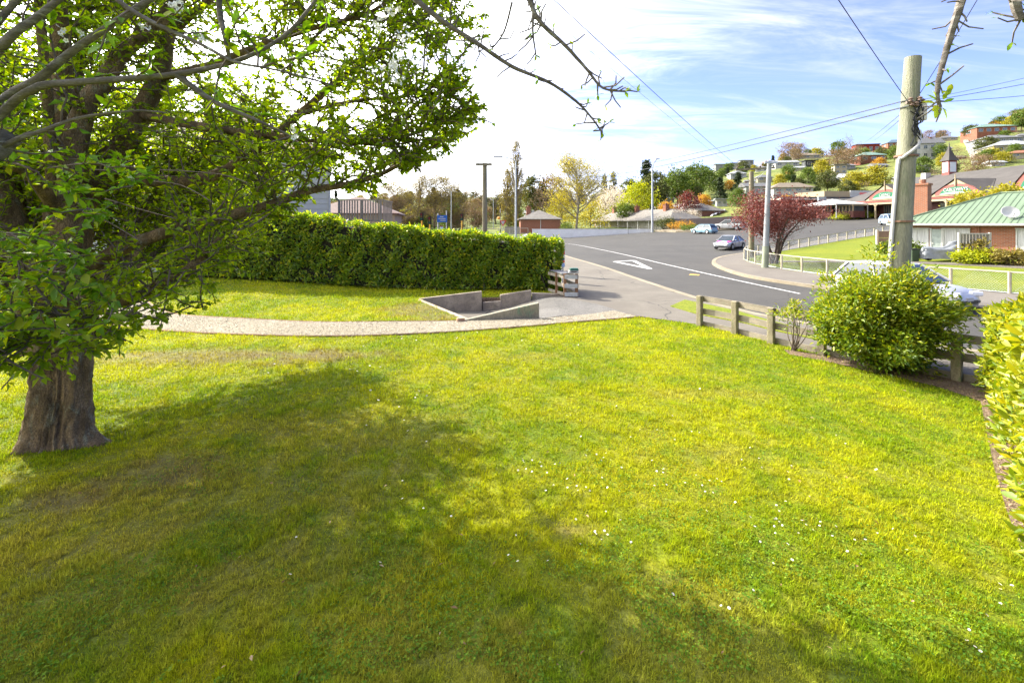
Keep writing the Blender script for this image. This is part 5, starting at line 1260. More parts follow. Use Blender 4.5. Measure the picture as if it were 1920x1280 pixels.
# ---- houses on the hillside
WHT, GRY = wallmat('white', (0.70, 0.70, 0.67)), wallmat('grey', (0.42, 0.43, 0.43))
RGR, RSL, RTN, RGN, RBL, RCH = roofmat('mid_grey', (0.27, 0.27, 0.27)), roofmat('silver', (0.55, 0.57, 0.58)), roofmat('tan', (0.38, 0.31, 0.22)), roofmat('green', (0.28, 0.44, 0.36)), roofmat('blue', (0.19, 0.28, 0.38)), roofmat('charcoal', (0.10, 0.10, 0.11))
WBR, WRD, WCR, WDK = wallmat('brick_red', (0.40, 0.15, 0.09)), wallmat('deep_red', (0.33, 0.045, 0.035)), wallmat('cream', (0.62, 0.54, 0.40)), wallmat('dark', (0.07, 0.075, 0.08))
HH = []; HR = []
LANDMARKS = ((1356, 305, 'near the grey apartment blocks'), (1627, 272, 'near the deep red box house'), (1740, 280, 'near the big white villa'), (1866, 240, 'near the long brick ridge house'), (1908, 275, 'near the silver-roofed villa at the right edge'), (1486, 358, 'near the cream two-storey house'), (1475, 307, 'near the white house on the upper slope'), (1533, 307, 'near the black modern house'), (1418, 352, 'near the crossarm pole'), (1512, 292, 'near the tan-roofed ridge bungalow'), (1576, 320, 'near the plain cream block'), (1614, 333, 'above the shop building'), (1812, 285, 'beside the hillside walkway'), (1780, 320, 'behind the tavern cupola'), (1690, 330, 'behind the thick timber pole'), (1310, 375, 'behind the second brick row'), (1250, 370, 'behind the lime green tree'), (1190, 380, 'behind the first brick row'), (1960, 250, 'at the far right of the hill'), (1660, 300, 'below the blue-roofed bungalow'), (1440, 330, 'left of the white house on the slope'), (1870, 300, 'behind the tavern roof'))
def near_landmark(x, y): return min(LANDMARKS, key=lambda l: (l[0] - x) ** 2 + 2 * (l[1] - y) ** 2)[2]
def hh(x0, x1, yb, hpx, kind, rpx, wm, rm, lab, rz=0.0, nw=3, st=1, dr=0.75, gm=None, chim=False, name='hillside_house'):
    p = hill((x0 + x1) / 2, yb, 100); s = p.y / F; w = (x1 - x0) * s; h = hpx * s; rh = rpx * s; wins = []
    fh = h / st
    for fl in range(st):
        for i in range(nw): wins.append(('f', -w / 2 + w * (i + 0.5) / nw, fl * fh + fh * 0.32, w / nw * 0.55, fh * 0.45, None, 1))
    wins.append(('l', 0, h * 0.35, w * dr * 0.3, h * 0.4)); d = w * dr
    az = math.atan2(p.x, p.y)
    house(name, lab, (p.x, p.y + d * 0.3, p.z), rz - az * 0.5, w, d, h, kind, rh, wm, rm, wins, ((w * 0.2, 0, rh * 0.8 + 0.5, 0.8),) if chim else (), 6, 'house', 'houses on the hillside', 0.5)
    HH.append((p.x, p.y, w * 0.62)); HR.append((x0, x1, yb - hpx - rpx, yb, p.y))
hh(1342, 1370, 317, 15, 'flat', 1, GRY, RGR, 'grey glazed apartment block at the left end of the ridge', 0.1, 4, 2, 0.5)
hh(1371, 1386, 316, 15, 'flat', 1, WHT, RGR, 'narrow white apartment block between two others on the ridge', 0.1, 2, 2, 0.6)
hh(1388, 1412, 315, 18, 'hip', 2, GRY, RGR, 'tallest grey apartment block on the left ridge', 0.1, 3, 2, 0.6)
hh(1608, 1646, 283, 19, 'flat', 1, WRD, RCH, 'deep red box house with wide windows high on the hill', 0.1, 4, 1, 0.5)
hh(1646, 1668, 277, 9, 'hip', 4, WCR, RTN, 'cream bungalow right of the deep red house', 0.1, 2, chim=True)
hh(1667, 1696, 277, 9, 'hip', 7, WBR, RBL, 'brick bungalow with blue roof beside the timber pole', 0.1, 3)
hh(1613, 1658, 304, 12, 'hip', 8, WBR, RGN, 'brick bungalow with green roof below the deep red house', 0.2, 3, chim=True)
hh(1717, 1764, 300, 30, 'gable', 12, WHT, RGR, 'big white two-storey villa right of the timber pole', 0.15, 4, 2, 0.6, chim=True)
hh(1766, 1792, 264, 5, 'hip', 5, WCR, RGR, 'low grey-roofed house at the top of the hillside walkway', 0.1, 2)
hh(1836, 1896, 252, 13, 'hip', 9, WBR, RGN, 'long brick house with pale roof at the top right ridge', 0.15, 5, chim=True)
hh(1848, 1908, 270, 10, 'hip', 9, GRY, RGR, 'long grey weatherboard house below the brick ridge house', 0.15, 5)
hh(1872, 1944, 287, 14, 'hip', 12, WCR, RSL, 'cream villa with silver roof at the right edge', 0.1, 4)
hh(1901, 1950, 296, 8, 'hip', 7, WCR, roofmat('terracotta', (0.50, 0.22, 0.12)), 'house with terracotta roof at the far right edge', 0.1, 3)
hh(1452, 1520, 372, 20, 'hip', 10, WHT, RTN, 'large cream two-storey house with tan hipped roof above the red tree', 0.12, 4, 2, 0.5)
hh(1455, 1496, 313, 8, 'gable', 5, WHT, RSL, 'white house with silver roof on the upper slope', 0.1, 3)
hh(1513, 1553, 313, 12, 'flat', 1, WDK, RCH, 'black modern house with white window strip on the slope', 0.05, 3, 1, 0.5)
hh(1397, 1440, 362, 12, 'gable', 8, WHT, RGR, 'white gabled house behind the crossarm pole', 0.2, 3)
hh(1370, 1398, 333, 7, 'hip', 6, WHT, RSL, 'small pale-roofed house below the apartment blocks', 0.1, 2)
hh(1488, 1536, 298, 6, 'hip', 7, WCR, RTN, 'tan-roofed bungalow on the ridge above the white house', 0.1, 3)
hh(1566, 1586, 327, 17, 'flat', 1, WCR, RGR, 'plain cream block standing alone on the scrubby slope', 0.1, 2, 2)
hh(1588, 1640, 340, 8, 'gable', 8, GRY, RSL, 'grey house with silver roof above the shop building', 0.1, 3)
hh(1552, 1574, 344, 6, 'hip', 6, WHT, RSL, 'small white house left of the grey silver-roofed house', 0.1, 2)
hh(1345, 1363, 387, 12, 'flat', 1, WHT, RSL, 'white box building with red panel below the dark conifer', 0.0, 2)
hh(1298, 1338, 384, 6, 'hip', 5, WHT, RSL, 'pale low house behind the orange shrubs', 0.1, 3)
hh(1236, 1262, 382, 9, 'gable', 8, GRY, RGR, 'grey gabled house behind the bright lime tree', 0.3, 2)
hh(1712, 1742, 322, 9, 'hip', 8, WHT, RGR, 'grey-roofed cottage just below the white villa', 0.1, 2)
hh(1576, 1604, 300, 5, 'hip', 4, WCR, RGR, 'small cream house half hidden on the upper slope', 0.1, 2)
hh(1420, 1446, 340, 7, 'hip', 6, WCR, RGR, 'cream cottage with grey roof behind the white pole', 0.15, 2)
hh(985, 1003, 408, 8, 'gable', 6, WHT, RSL, 'white gabled house beyond the small brick unit', 0.4, 1)
for i, (x, y, w, wm_, rm_) in enumerate(((1432, 322, 22, WHT, RGR), (1560, 292, 16, WBR, RTN), (1592, 316, 20, WHT, RSL), (1650, 318, 24, WCR, RGR), (1690, 340, 22, WHT, RSL), (1772, 285, 20, WHT, RGR), (1800, 300, 18, WBR, RTN), (1330, 345, 18, WCR, RTN), (1310, 358, 18, WHT, RGR), (1408, 345, 16, WBR, RGR), (1536, 318, 16, WHT, RSL), (1604, 270, 14, WCR, RGR), (1746, 268, 18, WHT, RBL), (1500, 320, 18, WCR, RSL), (1925, 262, 26, WHT, RGR), (1870, 312, 22, WHT, RSL))):
    hh(x - w / 2, x + w / 2, y, w * 0.28, ('hip', 'gable')[i % 2], w * 0.2, wm_, rm_, 'small %s house with %s roof %s' % ({WHT: 'white', WBR: 'brick', WCR: 'cream'}[wm_], {RGR: 'grey', RTN: 'tan', RSL: 'silver', RBL: 'blue'}[rm_], near_landmark(x, y)), 0.15 * (i % 4) - 0.2, 2)
# far houses across the valley to the left
frng = random.Random(3)
for i, (x, y, w) in enumerate(((878, 386, 10), (893, 378, 12), (905, 374, 9), (920, 380, 12), (936, 376, 9), (888, 395, 14), (868, 402, 16), (902, 402, 14), (925, 396, 10), (862, 388, 8), (912, 411, 16), (884, 413, 14), (1120, 388, 12), (1140, 384, 9), (1005, 382, 8))):
    p = hill(x, y, 250, 900); s = p.y / F; ww_ = w * s
    house('distant_house', 'tiny pale house on the distant hillside across the valley', p, frng.uniform(-.5, .5), ww_, ww_ * 0.8, ww_ * 0.42, 'hip', ww_ * 0.25, frng.choice((WHT, WCR, GRY, WBR)), frng.choice((RGR, RSL, RTN, RCH, RGN)), (('f', -ww_ * .2, ww_ * .12, ww_ * .2, ww_ * .16), ('f', ww_ * .2, ww_ * .12, ww_ * .2, ww_ * .16)), (), 8, 'house', 'distant houses across the valley')
# walkway running up the hill
wk = MB(); pts = [hill(x, y) for x, y in ((1829, 312), (1824, 295), (1816, 275), (1806, 260), (1799, 254))]
for i in range(len(pts) - 1):
    wk.beam(pts[i] + Vector((0, 0, .6)), pts[i + 1] + Vector((0, 0, .6)), 1.6, 1.4)
tag(wk.build('hillside_walkway', M_PANEL), 'pale concrete walkway climbing straight up the grassy hill', 'walkway')
# ================================================================== TREES OF THE NEIGHBOURHOOD
LM = {
 'green': leafmat('tree_green', (0.05, 0.095, 0.018), (0.10, 0.155, 0.025), (0.18, 0.22, 0.035), 0.25, 0.6, 0.2),
 'olive': leafmat('tree_olive', (0.04, 0.06, 0.018), (0.085, 0.10, 0.028), (0.15, 0.155, 0.04), 0.2, 0.6, 0.2),
 'yellow': leafmat('tree_yellow', (0.16, 0.17, 0.02), (0.30, 0.28, 0.025), (0.46, 0.38, 0.03), 0.3, 0.6, 0.2),
 'lime': leafmat('tree_lime', (0.18, 0.24, 0.012), (0.32, 0.36, 0.015), (0.45, 0.46, 0.02), 0.35, 0.6, 0.2),
 'dark': leafmat('tree_dark', (0.018, 0.032, 0.014), (0.035, 0.055, 0.02), (0.06, 0.085, 0.03), 0.12, 0.6, 0.2),
 'brown': leafmat('tree_brown', (0.14, 0.095, 0.065), (0.22, 0.15, 0.10), (0.30, 0.22, 0.13), 0.2, 0.7, 0.2),
 'orange': leafmat('tree_orange', (0.30, 0.15, 0.03), (0.45, 0.25, 0.04), (0.55, 0.36, 0.05), 0.3, 0.6, 0.2),
 'red': leafmat('tree_red', (0.07, 0.022, 0.02), (0.15, 0.05, 0.04), (0.30, 0.11, 0.09), 0.3, 0.55, 0.3, (1.5, 0.8, 0.6)),
 'blossom': leafmat('tree_blossom', (0.45, 0.38, 0.30), (0.62, 0.55, 0.45), (0.75, 0.70, 0.6), 0.3, 0.6, 0.2, (1.1, 1.05, 0.95)),
 'willow': leafmat('tree_willow', (0.13, 0.105, 0.035), (0.20, 0.165, 0.045), (0.29, 0.25, 0.06), 0.3, 0.7, 0.2),
 'gold': leafmat('tree_gold', (0.28, 0.25, 0.03), (0.42, 0.38, 0.035), (0.56, 0.48, 0.05), 0.35, 0.6, 0.2)}
M_TRUNK = pmat('far_bark', (0.15, 0.115, 0.085), 0.95, 0.3, 2.0); M_PALEB = pmat('pale_bark', (0.24, 0.205, 0.15), 0.95, 0.3, 2.0)
def crown_tree(name, label, cat, mat, shape, n, lsize, seed, H=8.0, Wd=6.0, trunk=0.25, clumps=70, sig=0.55, wr=0.75, bark=None, bias=(2, 2.2), group=None, keep=None):
    """tree at the origin: trunk with limbs (part trunk) and a crown of leaf clumps (part crown)"""
    root = thing(name, label, cat, (0, 0, 0), 0, group); r = np.random.default_rng(seed); rr = random.Random(seed)
    h0 = H * trunk; Hc = H - h0; C = []
    while len(C) < clumps:
        t = rr.random(); a = rr.uniform(0, 2 * math.pi)
        if shape == 'round': rad = math.sqrt(max(0, 1 - (2 * t - 1) ** 2)) * 0.9 + 0.1
        elif shape == 'cone': rad = (1 - t) ** 0.8
        elif shape == 'column': rad = math.sin(math.pi * min(1, 0.15 + t * 0.85)) ** 0.7
        elif shape == 'dome': rad = math.cos(t * math.pi / 2) ** 0.6
        else: rad = (1 - t ** 1.6) * (0.6 + 0.4 * min(1, t * 4))
        k = rr.uniform(0.35, 1.0) ** 0.6 * rr.uniform(0.75, 1.12)
        C.append((math.cos(a) * rad * k * Wd / 2, math.sin(a) * rad * k * Wd / 2, h0 + t * Hc))
    C = np.array(C); per = n // clumps; sg = sig * Wd / 6 * r.uniform(0.6, 1.35, (clumps, 1, 1))
    P = (C[:, None, :] + r.normal(size=(clumps, per, 3)) * sg * np.array((1, 1, 0.8))).reshape(-1, 3)
    D = unit(r.normal(size=P.shape) + np.array((0, 0, 0.2)))
    val = np.clip(np.repeat(r.beta(*bias, clumps), per) * 0.55 + r.random(len(P)) * 0.45, 0, 1)
    o = finish('crown', leaf_mesh('crown', P, D, lsize * r.uniform(0.6, 1.35, len(P)), wr, val, r), mat, root)
    m = MB(); tr_ = max(0.07, 0.022 * H); top = Vector((rr.gauss(0, .1), rr.gauss(0, .1), h0 + Hc * 0.72))
    m.tube(spline([(0, 0, -1.0), (0.02 * H * rr.uniform(-1, 1), 0, h0 * 0.7), top], 4), [tr_ * (1.15 - 1.0 * i / 8) for i in range(9)], 7)
    for c_ in C[rr.sample(range(clumps), min(clumps, 26))]:
        z = min(c_[2] * 0.75, h0 + Hc * 0.6); b = Vector((0, 0, max(z * 0.8, h0 * 0.7))); e = Vector(c_)
        m.tube([b, b.lerp(e, 0.5) + Vector((0, 0, 0.03 * H)), e], [tr_ * 0.42, tr_ * 0.25, tr_ * 0.08], 4, cap=False)
    m.build('trunk', bark or M_TRUNK, root, smooth=70)
    return root
def branch_tree(name, label, cat, seed, H, spread, bark, leafm, nleaf, lsize, levels=4, up=0.5, trunk=0.3, nb=(5, 5, 4, 3), wr=0.6, col=0.6, group=None, lean=0.0):
    """bare or thinly leafed tree: trunk and branching limbs, a haze of small leaves"""
    root = thing(name, label, cat, (0, 0, 0), 0, group); rr = random.Random(seed); r = np.random.default_rng(seed); m = MB(); tips = []
    def grow(p, d, L, rad, lv):
        n = 4; pts = [p]; q = p.copy(); dd = d.copy()
        for i in range(n):
            dd = (dd + Vector((rr.gauss(0, .12), rr.gauss(0, .12), rr.gauss(up * 0.12, .06)))).normalized(); q = q + dd * L / n; pts.append(q.copy())
        m.tube(pts, [rad * (1 - 0.6 * i / n) for i in range(n + 1)], 6 if lv == 0 else 4 if lv < 2 else 3, cap=False)
        for k in range(2): tips.append(tuple(polyline_at(pts, rr.uniform(0.4, 1))[0]) if lv >= 1 else tuple(pts[-1]))
        if lv < levels - 1:
            for i in range(nb[lv]):
                t = trunk + (1 - trunk) * (i + rr.random()) / nb[lv] if lv == 0 else rr.uniform(0.2, 1.0)
                a, td = polyline_at(pts, min(t, 0.999)); az = rr.uniform(0, 2 * math.pi) if lv == 0 else rr.uniform(0, 6.28)
                sd = (td * col + Vector((math.cos(az), math.sin(az), rr.uniform(-.1, .5))) * spread).normalized()
                grow(a, sd, L * (0.62 - 0.22 * t if lv == 0 else 0.58) * rr.uniform(0.8, 1.15), rad * 0.5 * (1.15 - 0.6 * t), lv + 1)
    grow(Vector((0, 0, -0.5)), Vector((lean, 0, 1)).normalized(), H * 0.92, 0.02 * H, 0)
    m.build('trunk', bark, root, smooth=180)
    if nleaf:
        T_ = np.array(tips); k = r.integers(0, len(T_), nleaf); P = T_[k] + r.normal(size=(nleaf, 3)) * 0.028 * H
        finish('crown', leaf_mesh('crown', P, unit(r.normal(size=P.shape)), lsize * r.uniform(0.6, 1.3, nleaf), wr, np.clip(r.random(nleaf), 0, 1), r), leafm, root)
    return root
# prototypes, each used first as itself and then copied
PROTO = {
 'green': crown_tree('tree', '', 'tree', LM['green'], 'round', 2600, 0.42, 101, group='trees'), 'green2': crown_tree('tree', '', 'tree', LM['green'], 'dome', 2600, 0.42, 102, 7, 8, 0.12, group='trees'),
 'olive': crown_tree('tree', '', 'tree', LM['olive'], 'round', 2600, 0.42, 103, group='trees'), 'yellow': crown_tree('tree', '', 'tree', LM['yellow'], 'dome', 2600, 0.42, 104, 6, 7, 0.12, group='trees'),
 'lime': crown_tree('tree', '', 'tree', LM['lime'], 'dome', 3600, 0.36, 105, 7, 9, 0.15, 90, group='trees'), 'dark': crown_tree('tree', '', 'tree', LM['dark'], 'cone', 2600, 0.42, 106, 10, 4.6, 0.08, 80, 0.4, group='trees'),
 'orange': crown_tree('tree', '', 'tree', LM['orange'], 'dome', 2200, 0.36, 107, 4.5, 6.5, 0.1, group='trees'), 'russet': crown_tree('tree', '', 'tree', LM['brown'], 'round', 2600, 0.34, 108, 7, 7, 0.2, 80, 0.6, 0.5, group='trees'),
 'redbush': crown_tree('tree', '', 'tree', LM['red'], 'dome', 2200, 0.34, 109, 5, 6.5, 0.12, group='trees'), 'blossom': crown_tree('tree', '', 'tree', LM['blossom'], 'round', 2200, 0.26, 110, 6, 6.5, 0.25, 70, 0.6, 0.6, group='trees'),
 'bare': branch_tree('tree', '', 'tree', 111, 8, 0.8, M_TRUNK, LM['brown'], 900, 0.22, 4, 0.5, 0.25, (8, 6, 4, 0), group='trees'),
 'poplar': crown_tree('tree', '', 'tree', LM['olive'], 'column', 2200, 0.36, 112, 14, 3.4, 0.06, 80, 0.45, group='trees')}
USED = set()
LBL = {'green': 'rounded mid-green tree', 'green2': 'low spreading green tree', 'olive': 'dark olive evergreen tree', 'yellow': 'yellow-green bushy tree', 'lime': 'bright lime green round tree', 'dark': 'dark pointed conifer', 'orange': 'orange flowering shrub', 'russet': 'brownish tree coming into leaf', 'redbush': 'dark red leafed tree', 'blossom': 'pale blossom tree', 'bare': 'bare twiggy brown tree', 'poplar': 'slim upright poplar'}
def put(kind, loc, s, label=None, group=None, sx=None, rz=None):
    sc = (s * (sx or 1.0), s * (sx or 1.0), s); rz = rng.uniform(0, 6.28) if rz is None else rz
    if kind not in USED:
        USED.add(kind); o = PROTO[kind]; o.location = loc; o.scale = sc; o.rotation_euler = (0, 0, rz)
        o['label'] = label or ''; o['group'] = group or 'trees on the hillside'
    else: o = dup(PROTO[kind], loc, rz, sc, label, group or 'trees on the hillside')
    nm = {'orange': 'flowering_shrub', 'dark': 'conifer', 'poplar': 'poplar_tree', 'blossom': 'blossom_tree'}.get(kind, 'tree'); o.name = nm
    if kind == 'orange': o['category'] = 'shrub'
    return o
HT = {k: v for k, v in (('green', 8), ('green2', 7), ('olive', 8), ('yellow', 6), ('lime', 7), ('dark', 10), ('orange', 4.5), ('russet', 7), ('redbush', 5), ('blossom', 6), ('bare', 8), ('poplar', 14))}
def ht(kind, x, yb, hpx, where, sx=None, y0=100):
    p = hill(x, yb, y0); s = hpx * p.y / F / HT[kind]; put(kind, p, s, LBL[kind] + ' ' + where, None, sx)
# the ones that can be told apart
for a in (('green2', 1330, 362, 40, 'left of the dark conifer below the apartments'), ('lime', 1290, 365, 26, 'on the slope behind the brick units', 1.0), ('dark', 1350, 380, 46, 'at the foot of the apartment hill', 1.3), ('dark', 1384, 362, 38, 'behind the crossarm pole', 1.5), ('orange', 1368, 358, 18, 'beside the tallest conifer'),
          ('green2', 1385, 388, 32, 'right behind the red-leafed street tree'), ('yellow', 1325, 380, 14, 'behind the second brick row'), ('green', 1478, 345, 34, 'above the cream two-storey house'), ('yellow', 1462, 352, 22, 'left of the cream two-storey house'), ('green2', 1515, 345, 28, 'between the black house and the cream house', 1.3), ('olive', 1552, 362, 38, 'on the scrubby slope above the shops', 1.3),
          ('olive', 1586, 376, 34, 'behind the shop building', 1.2), ('russet', 1570, 318, 34, 'in the brown scrub below the ridge', 1.5), ('russet', 1600, 312, 30, 'under the deep red house', 1.5), ('bare', 1590, 300, 34, 'on the brown upper slope'), ('green', 1572, 296, 30, 'breaking the skyline left of the red house', 1.2), ('yellow', 1530, 290, 20, 'on the ridge', 1.4), ('russet', 1478, 305, 34, 'on the skyline above the white house', 1.2), ('russet', 1498, 302, 30, 'just right of the tall ridge tree'),
          ('yellow', 1541, 330, 26, 'below the black house', 1.2), ('green', 1680, 305, 30, 'just left of the big timber pole', 1.2), ('yellow', 1640, 350, 34, 'above the left gable of the tavern', 1.2), ('orange', 1612, 345, 18, 'above the white marquee', 1.2), ('redbush', 1628, 345, 16, 'above the white marquee'), ('green2', 1730, 325, 28, 'at the right of the timber pole below the villa', 1.2), ('green', 1763, 300, 28, 'right of the white villa'), ('yellow', 1770, 312, 22, 'left of the tavern cupola'),
          ('olive', 1823, 262, 26, 'at the top of the walkway', 1.5), ('olive', 1848, 290, 30, 'below the brick ridge house', 1.6), ('green2', 1850, 305, 22, 'right of the walkway foot', 1.5), ('yellow', 1880, 305, 18, 'behind the tavern roof', 1.6), ('green', 1915, 245, 34, 'at the top right corner of the ridge', 1.1), ('green2', 1903, 292, 20, 'by the silver-roofed villa', 1.4), ('dark', 1886, 228, 14, 'small on the far ridge')):
    ht(*a[:5], *(a[5:] if len(a) > 5 else ()))
# the anonymous rest of the wooded slope
hr = random.Random(77); cnt = 0; tries = 0
while cnt < 190 and tries < 6000:
    tries += 1; x = hr.uniform(1150, 2050); Y = 104 + 216 * hr.random() ** 0.75; X = (x - CX) / F * Y; z = gz(X, Y)
    xx, yy = project((X, Y, z))
    if any((X - a) ** 2 + ((Y - b) * 0.45 - 0) ** 2 < 0 for a, b, c_ in HH): continue
    if any(abs(X - a) < c_ + 1.2 and -45 < Y - b < c_ for a, b, c_ in HH): continue
    if 1775 < xx < 1860 and yy < 315: continue
    k = hr.choice(('green', 'green', 'green2', 'olive', 'olive', 'yellow', 'yellow', 'russet', 'bare', 'orange', 'dark')); s = hr.uniform(0.45, 0.85) * (0.7 if k == 'dark' else 1) * (0.8 + Y / 700)
    sxx = hr.uniform(1.0, 1.5); hw = 3.2 * s * sxx * F / Y; ht_ = HT[k] * s * F / Y
    if any(Y < hY and xx + hw > a and xx - hw < b and yy - ht_ < d_ - 0.35 * (d_ - c_) for a, b, c_, d_, hY in HR) and hr.random() < 0.9: continue
    put(k, (X, Y, z - 0.2), s, ('small ' if s < 0.6 else 'big ' if s > 0.85 else '') + LBL[k] + ' ' + near_landmark(xx, yy), 'trees on the hillside', sxx); cnt += 1
# left: across the valley
for i in range(95):
    x = hr.uniform(560, 1180); Y = hr.uniform(200, 760); X = (x - CX) / F * Y; k = hr.choice(('green', 'olive', 'olive', 'russet', 'yellow', 'dark', 'bare'))
    put(k, (X, Y, gz(X, Y) - 0.3), hr.uniform(0.9, 1.6) * (0.6 + Y / 900), LBL[k] + ' far away across the valley', 'distant trees across the valley', 1.3)

for i in range(46):
    x = hr.uniform(560, 1010); Y = hr.uniform(112, 230); X = (x - CX) / F * Y; k = hr.choice(('russet', 'russet', 'bare', 'olive', 'green2', 'yellow', 'bare', 'green'))
    put(k, (X, Y, gz(X, Y) - 0.2), hr.uniform(0.55, 0.95) * (0.75 + Y / 600), LBL[k] + ' beyond the junction left of the poplars', 'trees beyond the junction', 1.25)
# ---- single trees of the middle distance
def mid(root, x, Y, z=None, rz=0.0, s=1.0):
    X = (x - CX) / F * Y; root.location = (X, Y, gz(X, Y) - 0.1 if z is None else z); root.rotation_euler = (0, 0, rz); root.scale = (s, s, s)
big = branch_tree('broad_tree', 'tall spreading tree with thin yellow-green spring leaf on the bank behind the white wall', 'tree', 201, 15.5, 0.95, M_PALEB, LM['gold'], 11000, 0.25, 4, 0.5, 0.2, (26, 7, 5, 0), 0.6, 0.45); mid(big, 1080, 104)
lo_t = crown_tree('golden_shrub', 'golden yellow leafy shrub in front of the tall spreading tree', 'shrub', LM['gold'], 'dome', 3000, 0.3, 202, 8.0, 8.5, 0.1, 90, 0.7); mid(lo_t, 1052, 108)
crt = crown_tree('golden_shrub', 'second golden shrub right of the tall spreading tree trunk', 'shrub', LM['gold'], 'dome', 2400, 0.3, 203, 6.5, 8, 0.12, 80, 0.7); mid(crt, 1107, 110)
def poplar(name, label, x, Y, H, Wd, seed):
    root = crown_tree(name, label, 'tree', LM['willow'], 'column', 6000, 0.26, seed, H, Wd * 1.05, 0.05, 200, 0.5, 0.5, M_PALEB); m = MB(); rr = random.Random(seed)
    for i in range(60):
        z = rr.uniform(0.05, 0.75) * H; a = rr.uniform(0, 6.28); rr_ = Wd / 2 * rr.uniform(0.4, 0.95) * math.sin(math.pi * min(1, 0.2 + z / H * 0.8))
        m.tube([(0, 0, z), (math.cos(a) * rr_ * .6, math.sin(a) * rr_ * .6, z + H * .08), (math.cos(a) * rr_, math.sin(a) * rr_, z + H * .24)], [0.10, 0.07, 0.02], 4, cap=False)
    m.build('branches', M_PALEB, root); mid(root, x, Y); return root
poplar('poplar_tree', 'tall columnar poplar just left of the small brick unit', 968, 112, 21.5, 5.0, 211); poplar('poplar_tree', 'shorter broader poplar leaning on the tall one at its left', 952, 114, 14.5, 4.4, 212)
for i, (x, H, Y, lb) in enumerate(((745, 11.5, 118, 'leftmost bare willow behind the traffic lights'), (780, 14.0, 126, 'tall bare willow left of the blue road sign'), (815, 14.5, 128, 'broad bare willow directly behind the blue road sign'), (850, 12.0, 124, 'rightmost bare willow left of the timber pole'), (724, 8.5, 112, 'small brown thicket beside the deck'))):
    w = branch_tree('willow_tree', lb, 'tree', 220 + i, H, 1.05, M_TRUNK, LM['willow'] if i != 4 else LM['brown'], 6500, 0.26, 4, 0.35, 0.1, (20, 8, 5, 0), 0.5, 0.5); mid(w, x, Y)
for i, (x, H, Y, lb) in enumerate(((905, 10, 130, 'thin bare tree right behind the timber pole'), (930, 11, 132, 'thin bare tree left of the poplars'), (1022, 9, 150, 'purple-brown bare tree behind the small brick unit'))):
    w = branch_tree('bare_tree', lb, 'tree', 240 + i, H, 0.7, M_TRUNK, LM['brown'], 500, 0.2, 4, 0.5, 0.25, (9, 5, 4, 0)); mid(w, x, Y)
p = hill(1018, 400, 100); put('russet', (p.x, 165, gz(p.x * 165 / p.y, 165)), 2.0, 'purple-brown rounded tree above the roof of the small brick unit', 'trees behind the units'); put('olive', (at(1003, 400, 170).x, 170, gz(at(1003, 400, 170).x, 170)), 1.8, 'dark olive tree above the chimney of the small brick unit', 'trees behind the units')
put('lime', (at(1196, 400, 128).x, 128, gz(at(1196, 400, 128).x, 128)), 1.35, 'vivid lime green domed tree behind the row of brick units', 'trees behind the units')
for i, (x, Y, s) in enumerate(((1136, 135, 1.3), (1155, 140, 1.4), (1145, 150, 1.5), (1268, 96, 0.55), (1300, 100, 0.5))):
    put('blossom', (at(x, 400, Y).x, Y, gz(at(x, 400, Y).x, Y)), s, 'pale blossom tree by the brick units, ' + ('number one from the golden shrub', 'between two others behind the chimneys', 'rearmost behind the chimneys', 'low beside the brick end wall', 'low by the dark paling fence')[i].replace('number one', 'first'), 'blossom trees')
for i, (x, Y, s) in enumerate(((1133, 215, 1.15), (1150, 215, 1.2))): put('poplar', (at(x, 370, Y).x, Y, gz(at(x, 370, Y).x, Y)), s, ('left', 'right')[i] + ' one of the twin slim poplars on the skyline', 'twin poplars')
for i, (x, Y, s, k, lb) in enumerate(((1228, 150, 1.5, 'olive', 'dark olive tree on the skyline right of the lime tree'), (1212, 160, 1.7, 'dark', 'dark conifer behind the street lamp'), (1250, 118, 0.9, 'orange', 'orange shrub right of the tall street lamp'), (1288, 122, 1.1, 'redbush', 'dark red bush right of the orange shrub'), (1318, 126, 0.9, 'orange', 'orange shrub by the second brick row'), (1270, 160, 1.5, 'green', 'rounded green tree above the orange shrub'), (1305, 170, 1.5, 'green', 'second rounded green tree above the orange shrub'), (1180, 165, 1.4, 'olive', 'olive tree left of the lime tree'))):
    put(k, (at(x, 400, Y).x, Y, gz(at(x, 400, Y).x, Y)), s, lb, 'trees behind the units')

# ---- red-leafed street tree on the far corner
rt = branch_tree('red_tree', 'crooked red-leafed tree on the corner lawn across the street', 'tree', 303, 3.6, 1.0, pmat('dark_bark', (0.075, 0.055, 0.045), 0.95, 0.3, 4), LM['red'], 0, 0.1, 4, 0.25, 0.3, (9, 6, 4, 0), 0.55, 0.4)
r = np.random.default_rng(303); n = 15000; cl_ = r.normal(size=(70, 3)); cl_ = unit(cl_) * r.uniform(0.45, 1.0, (70, 1)) * np.array((3.1, 2.3, 1.45)) + np.array((0.2, 0, 3.35)); cl_ = cl_[cl_[:, 2] > 1.55]
P = np.repeat(cl_, n // len(cl_), axis=0); P = P + r.normal(size=P.shape) * np.array((0.42, 0.42, 0.32))
o = finish('crown', leaf_mesh('crown', P, unit(r.normal(size=P.shape) + np.array((0, 0, -.1))), 0.125 * r.uniform(0.6, 1.3, len(P)), 0.5, np.clip(r.beta(1.8, 2.2, len(P)), 0, 1), r), LM['red'], rt)
m = MB(); rr = random.Random(8)
